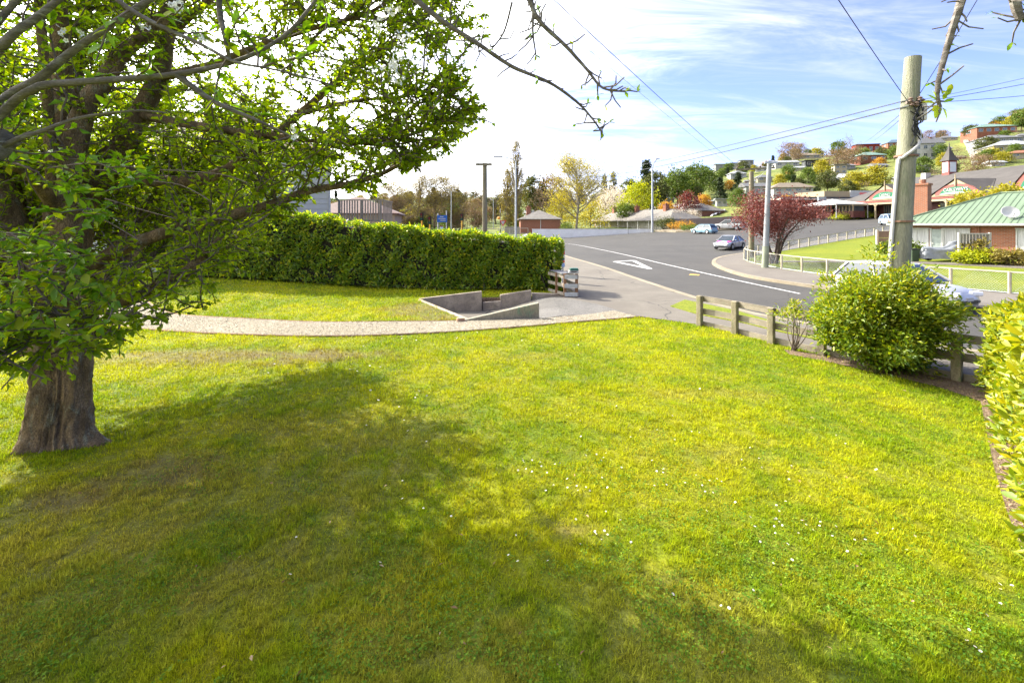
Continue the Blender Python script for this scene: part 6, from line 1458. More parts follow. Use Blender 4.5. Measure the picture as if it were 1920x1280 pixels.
for b0, az in (((0, 0), 0.3), ((0.1, 0), 2.6), ((-0.1, 0.1), 1.4), ((0.05, -0.05), 4.3), ((0, 0), 5.5)):
    d = Vector((math.cos(az), math.sin(az), 0)); m.tube(spline([(b0[0], b0[1], -0.1), Vector((b0[0], b0[1], 0.8)) + d * 0.3, Vector((0, 0, 1.9)) + d * 0.7, Vector((0, 0, 3.2)) + d * 1.7], 4), [0.15 - 0.0105 * i for i in range(13)], 6)
m.build('stems', pmat('dark_bark', (0.075, 0.055, 0.045)), rt, smooth=80); mid(rt, 1452, 31.0, 0.0, 0.4)

# ---- shrubs of the gardens
def shrub_at(name, lb, x, y, Y, rx, rz, mat, seed, n=1200, ls=0.16):
    X = (x - CX) / F * Y; make_shrub(name, lb, (X, Y, gz(X, Y)), rx, rx * 0.8, rz, rz * 0.85, n, ls, mat, 0.55, seed, 30, lumpy=0.3)
shrub_at('yellow_shrub', 'low bright yellow-green shrub at the foot of the timber screen', 1822, 490, 27.7, 0.85, 0.45, LM['lime'], 501)
shrub_at('yellow_shrub', 'yellow-green shrub right of the one under the timber screen', 1855, 490, 27.2, 0.7, 0.42, LM['lime'], 502); shrub_at('flower_shrub', 'straw-coloured shrub below the brick wall of the green-roofed house', 1895, 492, 26.4, 0.9, 0.42, LM['willow'], 503)
shrub_at('twiggy_shrub', 'reddish twiggy shrub growing up the timber screen', 1832, 470, 28.0, 0.75, 0.75, LM['willow'], 504, 500); shrub_at('leafy_shrub', 'dark green shrub left of the covered motorcycle', 1708, 470, 31.7, 0.8, 0.5, LM['green'], 505)
shrub_at('leafy_shrub', 'dark green shrub at the foot of the concrete panel fence', 1662, 470, 34.8, 0.6, 0.4, LM['green'], 506)
shrub_at('roof_climber', 'golden climber showing above the ridge of the green roof', 1822, 365, 42, 1.5, 0.75, LM['yellow'], 507, 1200, 0.22); bpy.data.objects['roof_climber'].location.z = 4.2
shrub_at('roof_climber', 'taller golden climber right of the first above the green roof', 1882, 350, 42, 1.0, 0.8, LM['yellow'], 508, 900, 0.22); bpy.data.objects['roof_climber.001'].location.z = 4.9
shrub_at('clipped_shrub', 'dark clipped shrub beside the tall street lamp', 1246, 430, 89, 2.4, 1.2, LM['olive'], 509, 1600, 0.22); shrub_at('russet_shrub', 'russet ground shrub on the traffic island', 1280, 433, 84, 2.2, 0.75, LM['orange'], 510, 1200, 0.2)
shrub_at('low_shrub', 'low green planting at the tip of the traffic island', 1294, 436, 80.5, 2.0, 0.45, LM['green'], 511, 900, 0.2); shrub_at('clipped_shrub', 'dark green round shrub at the right of the small brick unit', 1061, 425, 93, 1.3, 1.0, LM['green'], 512, 900, 0.2)
for i, (x, lb) in enumerate(((1582, 'low clipped yellow hedge left of the marquee posts'), (1620, 'low clipped yellow hedge before the tram bodies'))):
    shrub_at('low_hedge', lb, x, 405, 80, 1.9, 0.45, LM['lime'], 520 + i, 900, 0.2)
# ================================================================== FENCES, POLES, SIGNS, CARS
M_RAIL = pmat('weathered_rail', (0.24, 0.205, 0.155), 0.92, 0.25, 3.5, stretch=(1, 1, 3), bump=0.6, bscale=30, bdist=0.006, col2=(0.20, 0.20, 0.14), fine=0.35)
M_POST = pmat('mossy_post', (0.25, 0.215, 0.14), 0.93, 0.28, 5.0, stretch=(1, 1, 0.5), bump=0.8, bscale=30, bdist=0.01, col2=(0.19, 0.21, 0.10), fine=0.4)
M_GALV = pmat('galvanised_steel', (0.42, 0.44, 0.45), 0.45, 0.1, 2.0, metal=0.6); M_BLK = pmat('black_plastic', (0.015, 0.015, 0.016), 0.5, 0.1)
# ---- timber fence at the lawn's edge
tfn = thing('timber_fence', 'weathered three-rail timber fence along the street side of the lawn', 'fence', (0, 0, 0))
posts = [g(1312, 611), g(1378, 626), g(1446, 643), g(1541, 666), g(1650, 688), g(1794, 713), g(1960, 745), g(2200, 795)]
for i, p in enumerate(posts):
    m = MB(); a = math.atan2(-0.85, 0.54); m.box((p.x, p.y, 0.39), (0.14, 0.13, 0.86), a + 0.05 * math.sin(i * 7)); m.build('post', M_POST, tfn, bevel=0.012)
nrm = Vector((0.85, 0.54, 0)) * 0.09
for i in range(len(posts) - 1):
    a, b = posts[i], posts[i + 1]; d = (b - a).normalized()
    for k, (z, hh_) in enumerate(((0.735, 0.15), (0.40, 0.15), (0.05, 0.15))):
        e0 = a + nrm - d * (0.1 if i == 0 else 0.0); e1 = b + nrm - d * 0.01; s = 0.006 * math.sin(i * 3 + k * 5)
        m = MB(); m.beam(e0 + Vector((0, 0, z + s)), e1 + Vector((0, 0, z - s)), 0.035, hh_); m.build('rail', M_RAIL, tfn)
# ---- low mesh fence on the far corner
mf = thing('mesh_fence', 'low galvanised mesh fence with pipe posts round the corner lawn across the street', 'fence', (0, 0, 0))
M_PIPE = pmat('cream_pipe', (0.38, 0.34, 0.25), 0.6, 0.15, 2); fl = [Vector((x, y, gz(x, y))) for x, y in FNs]
dist = 0; last = -9; pp_ = []
for i in range(len(fl) - 1):
    L = (fl[i + 1] - fl[i]).length
    while last + 1.75 <= dist + L:
        last = max(last + 1.75, dist) if pp_ else dist; t = (last - dist) / L; pp_.append(fl[i].lerp(fl[i + 1], t))
    dist += L
for p in pp_:
    m = MB(); m.tube([p + Vector((0, 0, -0.1)), p + Vector((0, 0, 0.86))], 0.06, 6); m.build('post', M_PIPE, mf)
for i in range(len(pp_) - 1):
    a, b = pp_[i], pp_[i + 1]
    m = MB(); m.tube([a + Vector((0, 0, 0.84)), b + Vector((0, 0, 0.84))], 0.035, 5); m.build('top_rail', M_PIPE, mf)
ms = MB()
for i in range(len(pp_) - 1):
    a, b = pp_[i], pp_[i + 1]; k = 20
    for j in range(k):
        for s in (1, -1):
            t0, t1 = j / k, (j + 8 * s) / k; z1 = 0.8
            if t1 > 1: z1 = 0.8 * (1 - t0) / (t1 - t0); t1 = 1
            if t1 < 0: z1 = 0.8 * t0 / (t0 - t1); t1 = 0
            ms.tube([a.lerp(b, t0) + Vector((0, 0, 0.03)), a.lerp(b, t1) + Vector((0, 0, 0.03 + z1))], 0.0035, 3, cap=False)
    ms.tube([a + Vector((0, 0, 0.03)), b + Vector((0, 0, 0.03))], 0.02, 4)
ms.build('wire_mesh', M_GALV, mf)['kind'] = 'stuff'

# ---- poles
M_POLE = pmat('greenish_pole', (0.25, 0.245, 0.175), 0.92, 0.22, 3.0, stretch=(2, 2, 0.25), bump=0.9, bscale=22, bdist=0.02, col2=(0.175, 0.19, 0.12), fine=0.4)
M_OLDP = pmat('old_pole', (0.22, 0.19, 0.13), 0.92, 0.3, 3.0, stretch=(2, 2, 0.25), col2=(0.16, 0.19, 0.08), fine=0.4)
PY = 10.0; pt, pb = at(1712, 108, PY), at(1683, 520, PY); dv = (pt - pb) / (pt.z - pb.z); pb = pb + dv * (0 - pb.z) - dv * 0.2
bp_ = thing('power_pole', 'thick timber power pole with grey conduit and boxes behind the big shrub', 'pole', (0, 0, 0))
def onp(z): return pb + dv * (z - pb.z)
N_ = 14; m = MB(); m.tube([pb.lerp(pt, i / N_) for i in range(N_ + 1)], [0.225 - 0.075 * i / N_ for i in range(N_ + 1)], 16); m.build('shaft', M_POLE, bp_, smooth=60)
def side(z, dx, dyy=-0.16): q = onp(z); return Vector((q.x + dx, q.y + dyy, z))
m = MB(); pz = lambda y: CAM_H + (HY - y) / F * PY
cpts = [side(0.2, -0.235, -0.05), side(pz(430), -0.23, -0.05), side(pz(310), -0.21, -0.06), side(pz(297), -0.17, -0.13), side(pz(283), -0.02, -0.21), side(pz(270), 0.10, -0.19), side(pz(255), 0.13, -0.14)]
m.tube(spline(cpts, 5), 0.034, 8); m.build('conduit', pmat('grey_conduit', (0.42, 0.41, 0.40), 0.5, 0.08), bp_, smooth=60)
M_BOX = pmat('cream_box', (0.56, 0.53, 0.44), 0.6, 0.08)
for y0, y1, dx, w in ((196, 228, 0.19, 0.15), (246, 268, 0.12, 0.12)):
    m = MB(); m.box(tuple(side((pz(y0) + pz(y1)) / 2, dx, -0.1)), (w, 0.12, pz(y0) - pz(y1))); m.build('junction_box', M_BOX, bp_, bevel=0.015)
m = MB(); rr = random.Random(4)
for k in range(7):
    z0 = pz(190 + rr.uniform(0, 25)); q = [side(z0, rr.uniform(-0.15, .1), -0.17)]
    for i in range(5): q.append(side(q[-1].z - rr.uniform(0.08, 0.2), rr.uniform(-0.10, 0.14), -0.2))
    m.tube(spline(q, 3), 0.012, 5)
m.build('loose_cables', M_BLK, bp_)
m = MB()
for dx, z in ((-0.16, 192), (-0.12, 199), (0.04, 190), (0.1, 194), (-0.02, 200)):
    m.lathe([(0.02, -0.05), (0.05, -0.03), (0.03, 0), (0.055, 0.02), (0.02, 0.05)], 8, Matrix.Translation(side(pz(z), dx, -0.2)))
m.tube([side(pz(196), -0.2, -0.14), side(pz(196), 0.2, -0.14)], 0.03, 6); m.build('insulators', pmat('brown_insulator', (0.20, 0.14, 0.11), 0.3, 0.2), bp_)
for yb_, rb_ in ((293, 0.215), (415, 0.232)):
    m = MB(); m.tube([onp(pz(yb_)) + Vector((0, 0, -.018)), onp(pz(yb_)) + Vector((0, 0, .018))], rb_, 16); m.build('steel_band', pmat('rusty_band', (0.20, 0.11, 0.07), 0.7), bp_)
def timber_pole(label, x, ytop, Y, r0, r1, z0=0.0, arm=None, name='timber_pole'):
    X = (x - CX) / F * Y; zt = CAM_H + (HY - ytop) / F * Y; root = thing(name, label, 'pole', (X, Y, z0)); m = MB()
    m.tube([(0, 0, -0.3), (0, 0, (zt - z0) / 2), (0, 0, zt - z0)], [r0, (r0 + r1) / 2, r1], 10); m.build('shaft', M_OLDP, root, smooth=60)
    if arm: arm(root, zt - z0)
    return root
def arm1(root, zt):
    m = MB(); m.box((-0.05, -0.16, zt - 0.1), (1.0, 0.1, 0.14)); m.build('cross_arm', M_OLDP, root)
    for x in (-0.4, 0.32):
        m = MB(); m.lathe([(0.02, 0), (0.05, 0.05), (0.03, 0.08), (0.05, 0.12), (0.02, 0.16)], 8, Matrix.Translation((x, -0.16, zt - 0.02))); m.build('insulator', M_BLK, root)
timber_pole('bare timber pole standing behind the hedge left of the poplars', 909, 306, 28, 0.17, 0.14, 0.0, arm1)
def arm2(root, zt):
    m = MB(); m.beam((-1.35, -0.18, zt + 0.12), (1.75, -0.18, zt + 0.3), 0.12, 0.14); m.build('cross_arm', M_OLDP, root)
    m = MB(); m.tube([(0, -0.1, zt - 1.0), (1.2, -0.18, zt + 0.2)], 0.02, 4); m.tube([(0, -0.1, zt - 1.0), (-1.0, -0.18, zt + 0.1)], 0.02, 4); m.build('brace', M_GALV, root)
    for x in (-1.25, -0.6, 0.6, 1.3, 1.65):
        m = MB(); m.lathe([(0.025, 0), (0.07, 0.06), (0.04, 0.1), (0.07, 0.15), (0.02, 0.22)], 8, Matrix.Translation((x, -0.18, zt + 0.2 + 0.058 * x))); m.build('insulator', M_BLK, root)
timber_pole('old timber pole with long crossarm on the far street corner', 1409, 322, 36.4, 0.22, 0.17, gz(19.1, 36.4), arm2)
cpX = at(1436, 500, 28.6); cp_ = thing('concrete_pole', 'pale round concrete pole with green base on the far footpath', 'pole', (cpX.x, 28.6, 0))
zt = CAM_H + (HY - 302) / F * 28.6; m = MB(); m.tube([(0, 0, 1.35), (0.1, 0, zt / 2 + 0.5), (0.22, 0, zt)], [0.17, 0.15, 0.125], 12); m.build('shaft', pmat('pale_pole', (0.26, 0.27, 0.275), 0.7, 0.12, 2, fine=0.2), cp_, smooth=60)
m = MB(); m.tube([(-0.06, 0, -0.1), (0, 0, 1.36)], [0.20, 0.18], 12); m.build('painted_base', pmat('green_base', (0.23, 0.25, 0.18), 0.8, 0.15, 2), cp_, smooth=60)
m = MB(); m.box((0.2, -0.2, zt - 0.12), (0.8, 0.1, 0.12)); m.build('cross_arm', M_GALV, cp_)
def lamp(label, x, yb, ytop, Y, arm_x, arm_z, r=0.1):
    X = (x - CX) / F * Y; z0 = gz(X, Y) - 0.1; zt = CAM_H + (HY - ytop) / F * Y; root = thing('street_lamp', label, 'street lamp', (X, Y, z0)); H_ = zt - z0
    m = MB(); m.tube([(0, 0, 0), (0, 0, H_ * 0.4), (0, 0, H_)], [r, r * 0.8, r * 0.6], 8); m.build('column', M_GALV, root, smooth=60)
    m = MB(); m.tube(spline([(0, 0, H_ - 0.05), (arm_x * 0.3, 0, H_ + arm_z * 0.6), (arm_x, 0, H_ + arm_z)], 4), r * 0.45, 6); m.build('arm', M_GALV, root)
    m = MB(); m.box((arm_x * 1.12, 0, H_ + arm_z + 0.02), (abs(arm_x) * 0.35 + 0.4, 0.3, 0.14)); m.build('lantern', M_GALV, root, bevel=0.03); return root
lamp('tall grey street lamp with arm to the left beside the poplars', 967, 447, 302, 50, -1.75, 0.45, 0.12); lamp('tall grey street lamp at the right end of the white wall', 1223, 445, 318, 85.5, 0.9, 2.0, 0.24)
lamp('distant street lamp above the willows', 846, 440, 360, 105, -4.0, 1.2, 0.12); lamp('small distant street lamp right of the timber pole', 925, 440, 365, 110, -2.6, 0.9, 0.1)

# ---- overhead lines
M_WIRE = pmat('overhead_wire', (0.05, 0.055, 0.06), 0.6, 0.1)
def wire(label, a, b, sag=0.15, r=0.012, name='power_line'):
    a, b = Vector(a), Vector(b); pts = [a.lerp(b, t / 14) - Vector((0, 0, sag * 4 * (t / 14) * (1 - t / 14))) for t in range(15)]
    m = MB(); m.tube(pts, r * 0.62, 5); tag(m.build(name, M_WIRE), label, 'cable')
pa = side(pz(198), -0.17, -0.18)
wire('cable rising steeply left from the thick timber pole', pa, at(1552, -30, 6.0), 0.02, 0.011); wire('cable rising steeply right from the thick timber pole', side(pz(178), 0.12, -0.1), at(1850, -30, 7.5), 0.02, 0.011)
wire('upper long line from the thick pole across the sky to the left', pa + Vector((0, 0, .08)), at(1080, 322, 62), 0.5, 0.02); wire('lower long line from the thick pole across the sky to the left', pa + Vector((0, 0, -.05)), at(1040, 335, 60), 0.6, 0.024)
wire('upper of two lines from the thick pole down to the hill', side(pz(212), -0.16, 0), at(1618, 268, 60), 0.1, 0.011); wire('lower of two lines from the thick pole down to the hill', side(pz(222), -0.16, 0), at(1636, 264, 60), 0.1, 0.011)
wire('topmost line leaving the thick pole to the right', side(pz(190), 0.15, -0.1), at(2000, 128, 9.0), 0.02, 0.007); wire('middle line leaving the thick pole to the right', side(pz(194), 0.15, -0.1), at(2000, 142, 9.0), 0.02, 0.010); wire('lowest line leaving the thick pole to the right', side(pz(196), 0.15, -0.1), at(2000, 172, 9.0), 0.02, 0.009)
ca = Vector((at(1383, 312, 36.2).x, 36.2, at(1383, 312, 36.2).z)); wire('right of the two lines from the crossarm pole up over the camera', ca, at(985, -50, 9.0), 0.1, 0.016); wire('left of the two thin lines from the crossarm pole up over the camera', ca - Vector((0.5, 0, 0)), at(970, -20, 9.0), 0.1, 0.007)
wire('thin line between the two timber poles', at(905, 310, 27.8), ca + Vector((0.6, 0, 0.1)), 0.55, 0.010); wire('second thin line between the two timber poles', at(912, 312, 27.8), ca + Vector((1.6, 0, 0.1)), 0.8, 0.010)
for i, (x, y) in enumerate(((1756, 250), (1773, 252), (1782, 250), (1568, 290), (1549, 290))):
    p = hill(x, y + 8); root = thing('hill_power_pole', ('leftmost', 'tallest', 'rightmost', 'right-hand', 'left-hand')[i] + (' power pole on the ridge behind the white villa' if i < 3 else ' power pole on the ridge left of the red house'), 'pole', p); hgt = 16 * p.y / F
    m = MB(); m.tube([(0, 0, -1), (0, 0, hgt)], 0.16, 6); m.build('shaft', M_OLDP, root); m = MB(); m.box((0, 0, hgt * 0.9), (2.4, 0.15, 0.15)); m.build('cross_arm', M_OLDP, root)

# ---- letterbox on its painted rail fence at the hedge end
mb = thing('letterbox_stand', 'short white board fence with brown posts at the hedge end', 'fence', (2.02, 17.2, 0))
M_WB2 = pmat('flaking_white', (0.40, 0.41, 0.40), 0.8, 0.15, 4, col2=(0.34, 0.33, 0.30)); M_BRP = pmat('brown_post', (0.20, 0.11, 0.06), 0.9, 0.25, 5)
for x, y in ((-0.02, 0.0), (0.42, -0.02), (-0.28, 0.55)):
    m = MB(); m.box((x, y, 0.42), (0.1, 0.1, 0.9)); m.build('post', M_BRP, mb)
for z in (0.1, 0.42, 0.76):
    m = MB(); m.box((0.22, -0.08, z), (0.52, 0.03, 0.15)); m.build('board', M_WB2, mb); m = MB(); m.beam((0.46, -0.1, z), (0.2, 1.5, z), 0.03, 0.14); m.build('board', M_DECK, mb); m = MB(); m.beam((-0.06, 0.06, z), (-0.55, 1.2, z), 0.03, 0.12); m.build('board', M_DECK, mb)
m = MB(); m.beam((0.05, 0.1, 0.875), (-0.3, 1.3, 0.875), 0.42, 0.03); m.build('cap_board', pmat('grey_cap', (0.14, 0.14, 0.15), 0.8), mb)
lb_ = thing('letterbox', 'small white letterbox with dark green lid on the board fence', 'letterbox', (2.32, 17.18, 0.9))
m = MB(); m.box((0, 0, 0.05), (0.36, 0.24, 0.1)); m.build('body', M_WHITE, lb_, bevel=0.01); m = MB(); m.box((0.02, 0, 0.145), (0.34, 0.26, 0.085), taper=0.85); m.build('lid', pmat('dark_green_lid', (0.02, 0.09, 0.07), 0.4), lb_, bevel=0.015); m = MB(); m.box((0, -0.125, 0.06), (0.2, 0.012, 0.03)); m.build('slot', M_BLK, lb_)
sgn = thing('sale_sign', 'red, white and blue property sign showing past the hedge end', 'sign', (at(1055, 480, 21.5).x, 21.5, 0))
m = MB(); m.box((0.0, 0, 0.9), (0.08, 0.08, 1.8)); m.build('post', M_WHITE, sgn)
for z, h_, c_ in ((1.62, 0.25, (0.72, 0.72, 0.70)), (1.40, 0.16, (0.45, 0.02, 0.02)), (1.24, 0.12, (0.7, 0.7, 0.7)), (1.1, 0.10, (0.03, 0.05, 0.13)), (0.98, 0.1, (0.45, 0.02, 0.02)), (0.82, 0.18, (0.25, 0.35, 0.6))):
    m = MB(); m.box((-0.12, -0.06, z), (0.42, 0.03, h_)); m.build('sign_band', pmat('band_%.2f' % z, c_, 0.5, 0.05), sgn)

# ---- junction: signals, signs, railing
M_YEL = pmat('signal_yellow', (0.62, 0.33, 0.03), 0.6, 0.1); m_on, nt_, out_ = _nt('green_lamp'); e_ = nt_.nodes.new('ShaderNodeEmission'); e_.inputs[0].default_value = (0.02, 0.75, 0.45, 1); e_.inputs[1].default_value = 1.0; nt_.links.new(e_.outputs[0], out_.inputs[0])
for i, (x, ytop, Y, lb) in enumerate(((747, 411, 60, 'traffic signal showing green at the left of the willows'), (791, 398, 62, 'tallest traffic signal on a yellow pole before the willows'), (806, 405, 62, 'traffic signal right beside the tallest one'), (866, 400, 70, 'traffic signal left of the bare timber pole'))):
    X = (x - CX) / F * Y; zt = CAM_H + (HY - ytop) / F * Y; root = thing('traffic_signal', lb, 'traffic light', (X, Y, -0.1)); z = zt + 0.1
    m = MB(); m.tube([(0, 0, 0), (0, 0, z - 0.1)], 0.09, 8); m.build('post', M_YEL, root)
    m = MB(); m.box((0, -0.15, z - 0.6), (0.5, 0.05, 1.05)); m.build('target_board', M_BLK, root)
    m = MB(); m.box((0, -0.25, z - 0.6), (0.3, 0.2, 0.95)); m.build('housing', M_BLK, root)
    for k in range(3):
        m = MB(); m.lathe([(0.13, 0), (0.13, 0.03)], 12, Matrix.Translation((0, -0.36, z - 0.30 - k * 0.3)) @ Matrix.Rotation(R(90), 4, 'X')); m.build('lamp', m_on if (i == 0 and k == 2) else pmat('dead_lamp_%d' % k, ((0.12, 0.01, 0.01), (0.12, 0.07, 0.01), (0.01, 0.08, 0.05))[k], 0.3), root)
bs = thing('road_sign', 'blue direction sign on two white posts before the willows', 'sign', (at(829, 430, 66).x, 66, -0.1)); z = at(829, 409, 66).z
m = MB(); m.box((0, 0, z), (1.45, 0.06, 1.0)); pn = m.build('panel', pmat('sign_blue', (0.015, 0.10, 0.36), 0.5, 0.05), bs)
m = MB()
for k, (w, x) in enumerate(((0.5, -0.05), (1.05, 0.0), (0.8, 0.15))): m.box((x, -0.04, z + 0.3 - k * 0.27), (w, 0.012, 0.10))
m.build('lettering_lines', M_WHITE, pn)
for x in (-0.62, 0.62): m = MB(); m.tube([(x, 0.08, 0), (x, 0.08, z + 0.5 + (0.7 if x > 0 else 0.3))], 0.075, 8); m.build('post', M_WHITE, bs)
gw = thing('give_way_sign', 'red and white give way sign left of the street lamp', 'sign', (at(943, 440, 57).x, 57, -0.1)); z = at(943, 417, 57).z
m = MB(); m.add([(-0.42, 0, z + 0.35), (0.42, 0, z + 0.35), (0, 0, z - 0.4), (-0.42, 0.03, z + 0.35), (0.42, 0.03, z + 0.35), (0, 0.03, z - 0.4)], [(0, 2, 1), (3, 4, 5), (0, 1, 4, 3), (1, 2, 5, 4), (2, 0, 3, 5)]); m.build('panel', pmat('sign_red', (0.5, 0.03, 0.03), 0.5, 0.05), gw)
m = MB(); m.add([(-0.27, -0.008, z + 0.26), (0.27, -0.008, z + 0.26), (0, -0.008, z - 0.22)], [(0, 2, 1)]); m.build('panel_centre', M_WHITE, gw); m = MB(); m.tube([(0, 0.06, 0), (0, 0.06, z + 0.2)], 0.05, 6); m.build('post', M_WHITE, gw)
sp_ = thing('striped_pole', 'black and white striped pole with orange beacon by the give way sign', 'pole', (at(938, 440, 59).x, 59, -0.1)); z = at(938, 382, 59).z
for k in range(10): m = MB(); m.tube([(0, 0, z * k / 10), (0, 0, z * (k + 1) / 10 - 0.002)], 0.06, 6); m.build('band', M_BLK if k % 2 else M_WHITE, sp_)
m = MB(); m.lathe([(0.05, -0.18), (0.2, -0.1), (0.22, 0), (0.2, 0.1), (0.05, 0.18)], 10, Matrix.Translation((-0.2, 0, at(938, 409, 59).z + 0.1))); m.build('beacon', pmat('orange_beacon', (0.7, 0.28, 0.02), 0.4), sp_)
rl = thing('pipe_railing', 'cream pipe railing at the left end of the white wall', 'railing', (0, 0, 0)); xs = [at(x, 430, 72 if x < 975 else 80) for x in (895, 915, 935, 955, 975, 990)]
for i, p in enumerate(xs):
    z0 = -0.1; m = MB(); m.tube([(p.x, p.y, z0), (p.x, p.y, 2.0)], 0.05, 6); m.build('post', M_PIPE, rl)
    if i: q = xs[i - 1]; m = MB(); m.tube([(q.x, q.y, 2.0), (p.x, p.y, 2.0)], 0.055, 6); m.tube([(q.x, q.y, 1.2), (p.x, p.y, 1.2)], 0.035, 6); m.build('rail', M_PIPE, rl)
cb = thing('roadside_cabinet', 'pale blue roadside cabinet standing between the posts of the blue sign', 'cabinet', (at(827, 430, 67).x, 67.5, -0.1)); m = MB(); m.box((0, 0, 1.2), (0.45, 0.4, 2.4)); m.build('body', pmat('pale_blue', (0.38, 0.55, 0.60), 0.6), cb, bevel=0.03); m = MB(); m.box((0, 0, 2.46), (0.35, 0.35, 0.3)); m.build('top', pmat('maroon_cap', (0.2, 0.06, 0.05), 0.6), cb)
wbn = thing('wheelie_bin', 'dark wheelie bin at the right end of the white wall', 'bin', (at(1212, 445, 86.6).x, 86.6, 0)); m = MB(); m.box((0, 0, 0.5), (0.62, 0.66, 1.0), taper=1.12); m.build('body', pmat('bin_dark', (0.04, 0.045, 0.05), 0.5), wbn, bevel=0.03); m = MB(); m.box((0, 0, 1.05), (0.74, 0.8, 0.08)); m.build('lid', M_BLK, wbn)
fr = thing('farm_shed_fence', 'grey timber fence panel left of the small brick unit', 'fence', (at(962, 430, 92).x, 92, 0.2))
for i in range(12): m = MB(); m.box((-1.6 + i * 0.26, 0, 1.0), (0.24, 0.04, 2.0)); m.build('paling', M_DECK, fr)
fr.name = 'board_fence'
cbx = thing('meter_box', 'small white meter box behind the corner of the mesh fence', 'box', (at(1416, 466, 38).x, 38.6, gz(20.4, 38.6))); m = MB(); m.box((0, 0, 0.35), (0.55, 0.35, 0.7)); m.build('body', M_WHITE, cbx, bevel=0.02); m = MB(); m.box((0, 0, 0.73), (0.62, 0.42, 0.06)); m.build('lid', M_WHITE, cbx)

# ---- cars
M_TYRE = pmat('tyre', (0.018, 0.018, 0.018), 0.85, 0.15, 5); M_RIM = pmat('alloy_rim', (0.45, 0.46, 0.47), 0.35, 0.08, 4, metal=0.7); M_CGL = glassmat('car_glass', (0.02, 0.028, 0.03), 0.04); M_HL = pmat('head_lamp', (0.75, 0.76, 0.78), 0.15, 0.1, 8, spec=0.8); M_TL = pmat('tail_lamp', (0.45, 0.015, 0.012), 0.2, 0.1, 8, spec=0.8)
def car(label, loc, rz, paint, L=4.3, W=1.72, Ht=1.45, style='hatch', bonnet=None, name='car', side_art=None):
    """x forward; a lofted lower body, glasshouse with pillars, wheels, lamps, bumpers, mirrors, plate"""
    root = thing(name, label, 'car', loc, rz); bz = 0.62 * Ht; w = W / 2; hl = L / 2
    if style == 'hatch': prof = [(-1, 0.30, 0.62, .86), (-.985, 0.22, 0.90, .93), (-.9, 0.2, bz / Ht * Ht * 1.03, .97), (-.5, 0.2, bz * 1.02, 1), (0.1, 0.2, bz, 1), (0.46, 0.2, bz * 0.97, .99), (0.7, 0.2, bz * 0.90, .965), (0.88, 0.2, bz * 0.80, .91), (0.97, 0.22, bz * 0.62, .82), (1, 0.3, bz * 0.5, .74)]
    elif style == 'suv': prof = [(-1, 0.36, 0.8, .88), (-.985, 0.3, 1.05, .94), (-.9, 0.28, bz * 1.04, .97), (-.5, 0.28, bz * 1.03, 1), (0.1, 0.28, bz * 1.01, 1), (0.46, 0.28, bz * 0.99, .99), (0.72, 0.28, bz * 0.95, .97), (0.9, 0.28, bz * 0.88, .92), (0.975, 0.3, bz * 0.72, .84), (1, 0.36, bz * 0.55, .76)]
    else: prof = [(-1, 0.34, 0.58, .82), (-.98, 0.24, 0.84, .9), (-.85, 0.2, bz * 1.02, .95), (-.6, 0.2, bz * 1.05, .98), (-.3, 0.2, bz * 1.03, 1), (0.1, 0.2, bz, 1), (0.44, 0.2, bz * 0.96, .99), (0.7, 0.2, bz * 0.88, .96), (0.88, 0.2, bz * 0.77, .9), (0.97, 0.22, bz * 0.6, .8), (1, 0.3, bz * 0.48, .72)]
    m = MB(); ns = 12
    for t, zb, zt_, ws in prof:
        x, ww_ = t * hl, w * ws; mid_ = (zb + zt_) / 2
        ring = [(ww_ * .86, zb), (ww_ * .985, zb + .1), (ww_, mid_), (ww_ * .985, zt_ - .14), (ww_ * .93, zt_ - .04), (ww_ * .6, zt_), (-ww_ * .6, zt_), (-ww_ * .93, zt_ - .04), (-ww_ * .985, zt_ - .14), (-ww_, mid_), (-ww_ * .985, zb + .1), (-ww_ * .86, zb)]
        m.v += [(x, y, z) for y, z in ring]
    for i in range(len(prof) - 1):
        for j in range(ns): m.f.append((i * ns + j, i * ns + (j + 1) % ns, (i + 1) * ns + (j + 1) % ns, (i + 1) * ns + j))
    m.f.append(tuple(range(ns))); m.f.append(tuple(reversed([(len(prof) - 1) * ns + j for j in range(ns)])))
    body = m.build('body', paint, root, smooth=42)
    # glasshouse: belt outline and roof outline
    if style == 'suv': bx0, bx1, rx0, rx1 = -.96, .50, -.86, .14
    elif style == 'hatch': bx0, bx1, rx0, rx1 = -.95, .56, -.72, .16
    else: bx0, bx1, rx0, rx1 = -.80, .50, -.38, .12
    def ring(x0, x1, z, ws, k): return [(x0 * hl, -w * ws * k, z), ((x0 * .5 + x1 * .5) * hl, -w * ws, z), (x1 * hl, -w * ws * k, z), (x1 * hl, w * ws * k, z), ((x0 * .5 + x1 * .5) * hl, w * ws, z), (x0 * hl, w * ws * k, z)]
    zb_, zr = bz * 0.995, Ht - 0.05; lo_, hi_ = ring(bx0, bx1, zb_, .93, .96), ring(rx0, rx1, zr, .74, .95); tp = ring(rx0 + .04, rx1 - .03, Ht, .62, .95)
    m = MB(); m.v = lo_ + hi_; m.f = [(0, 1, 7, 6), (1, 2, 8, 7), (2, 3, 9, 8), (3, 4, 10, 9), (4, 5, 11, 10), (5, 0, 6, 11)]; m.build('windows', M_CGL, root, smooth=20)
    m = MB(); m.v = hi_ + tp; m.f = [(0, 1, 7, 6), (1, 2, 8, 7), (2, 3, 9, 8), (3, 4, 10, 9), (4, 5, 11, 10), (5, 0, 6, 11), (6, 7, 8, 9, 10, 11)]; m.build('roof', paint, root, smooth=60)
    for i in (0, 1, 2, 3, 4, 5):
        a, b = Vector(lo_[i]), Vector(hi_[i]); off = Vector((0, math.copysign(0.012, a.y), 0)); m = MB(); m.beam(a + off, b + off, 0.07, 0.07, (1, 0, 0)); m.build('pillar', paint, root)
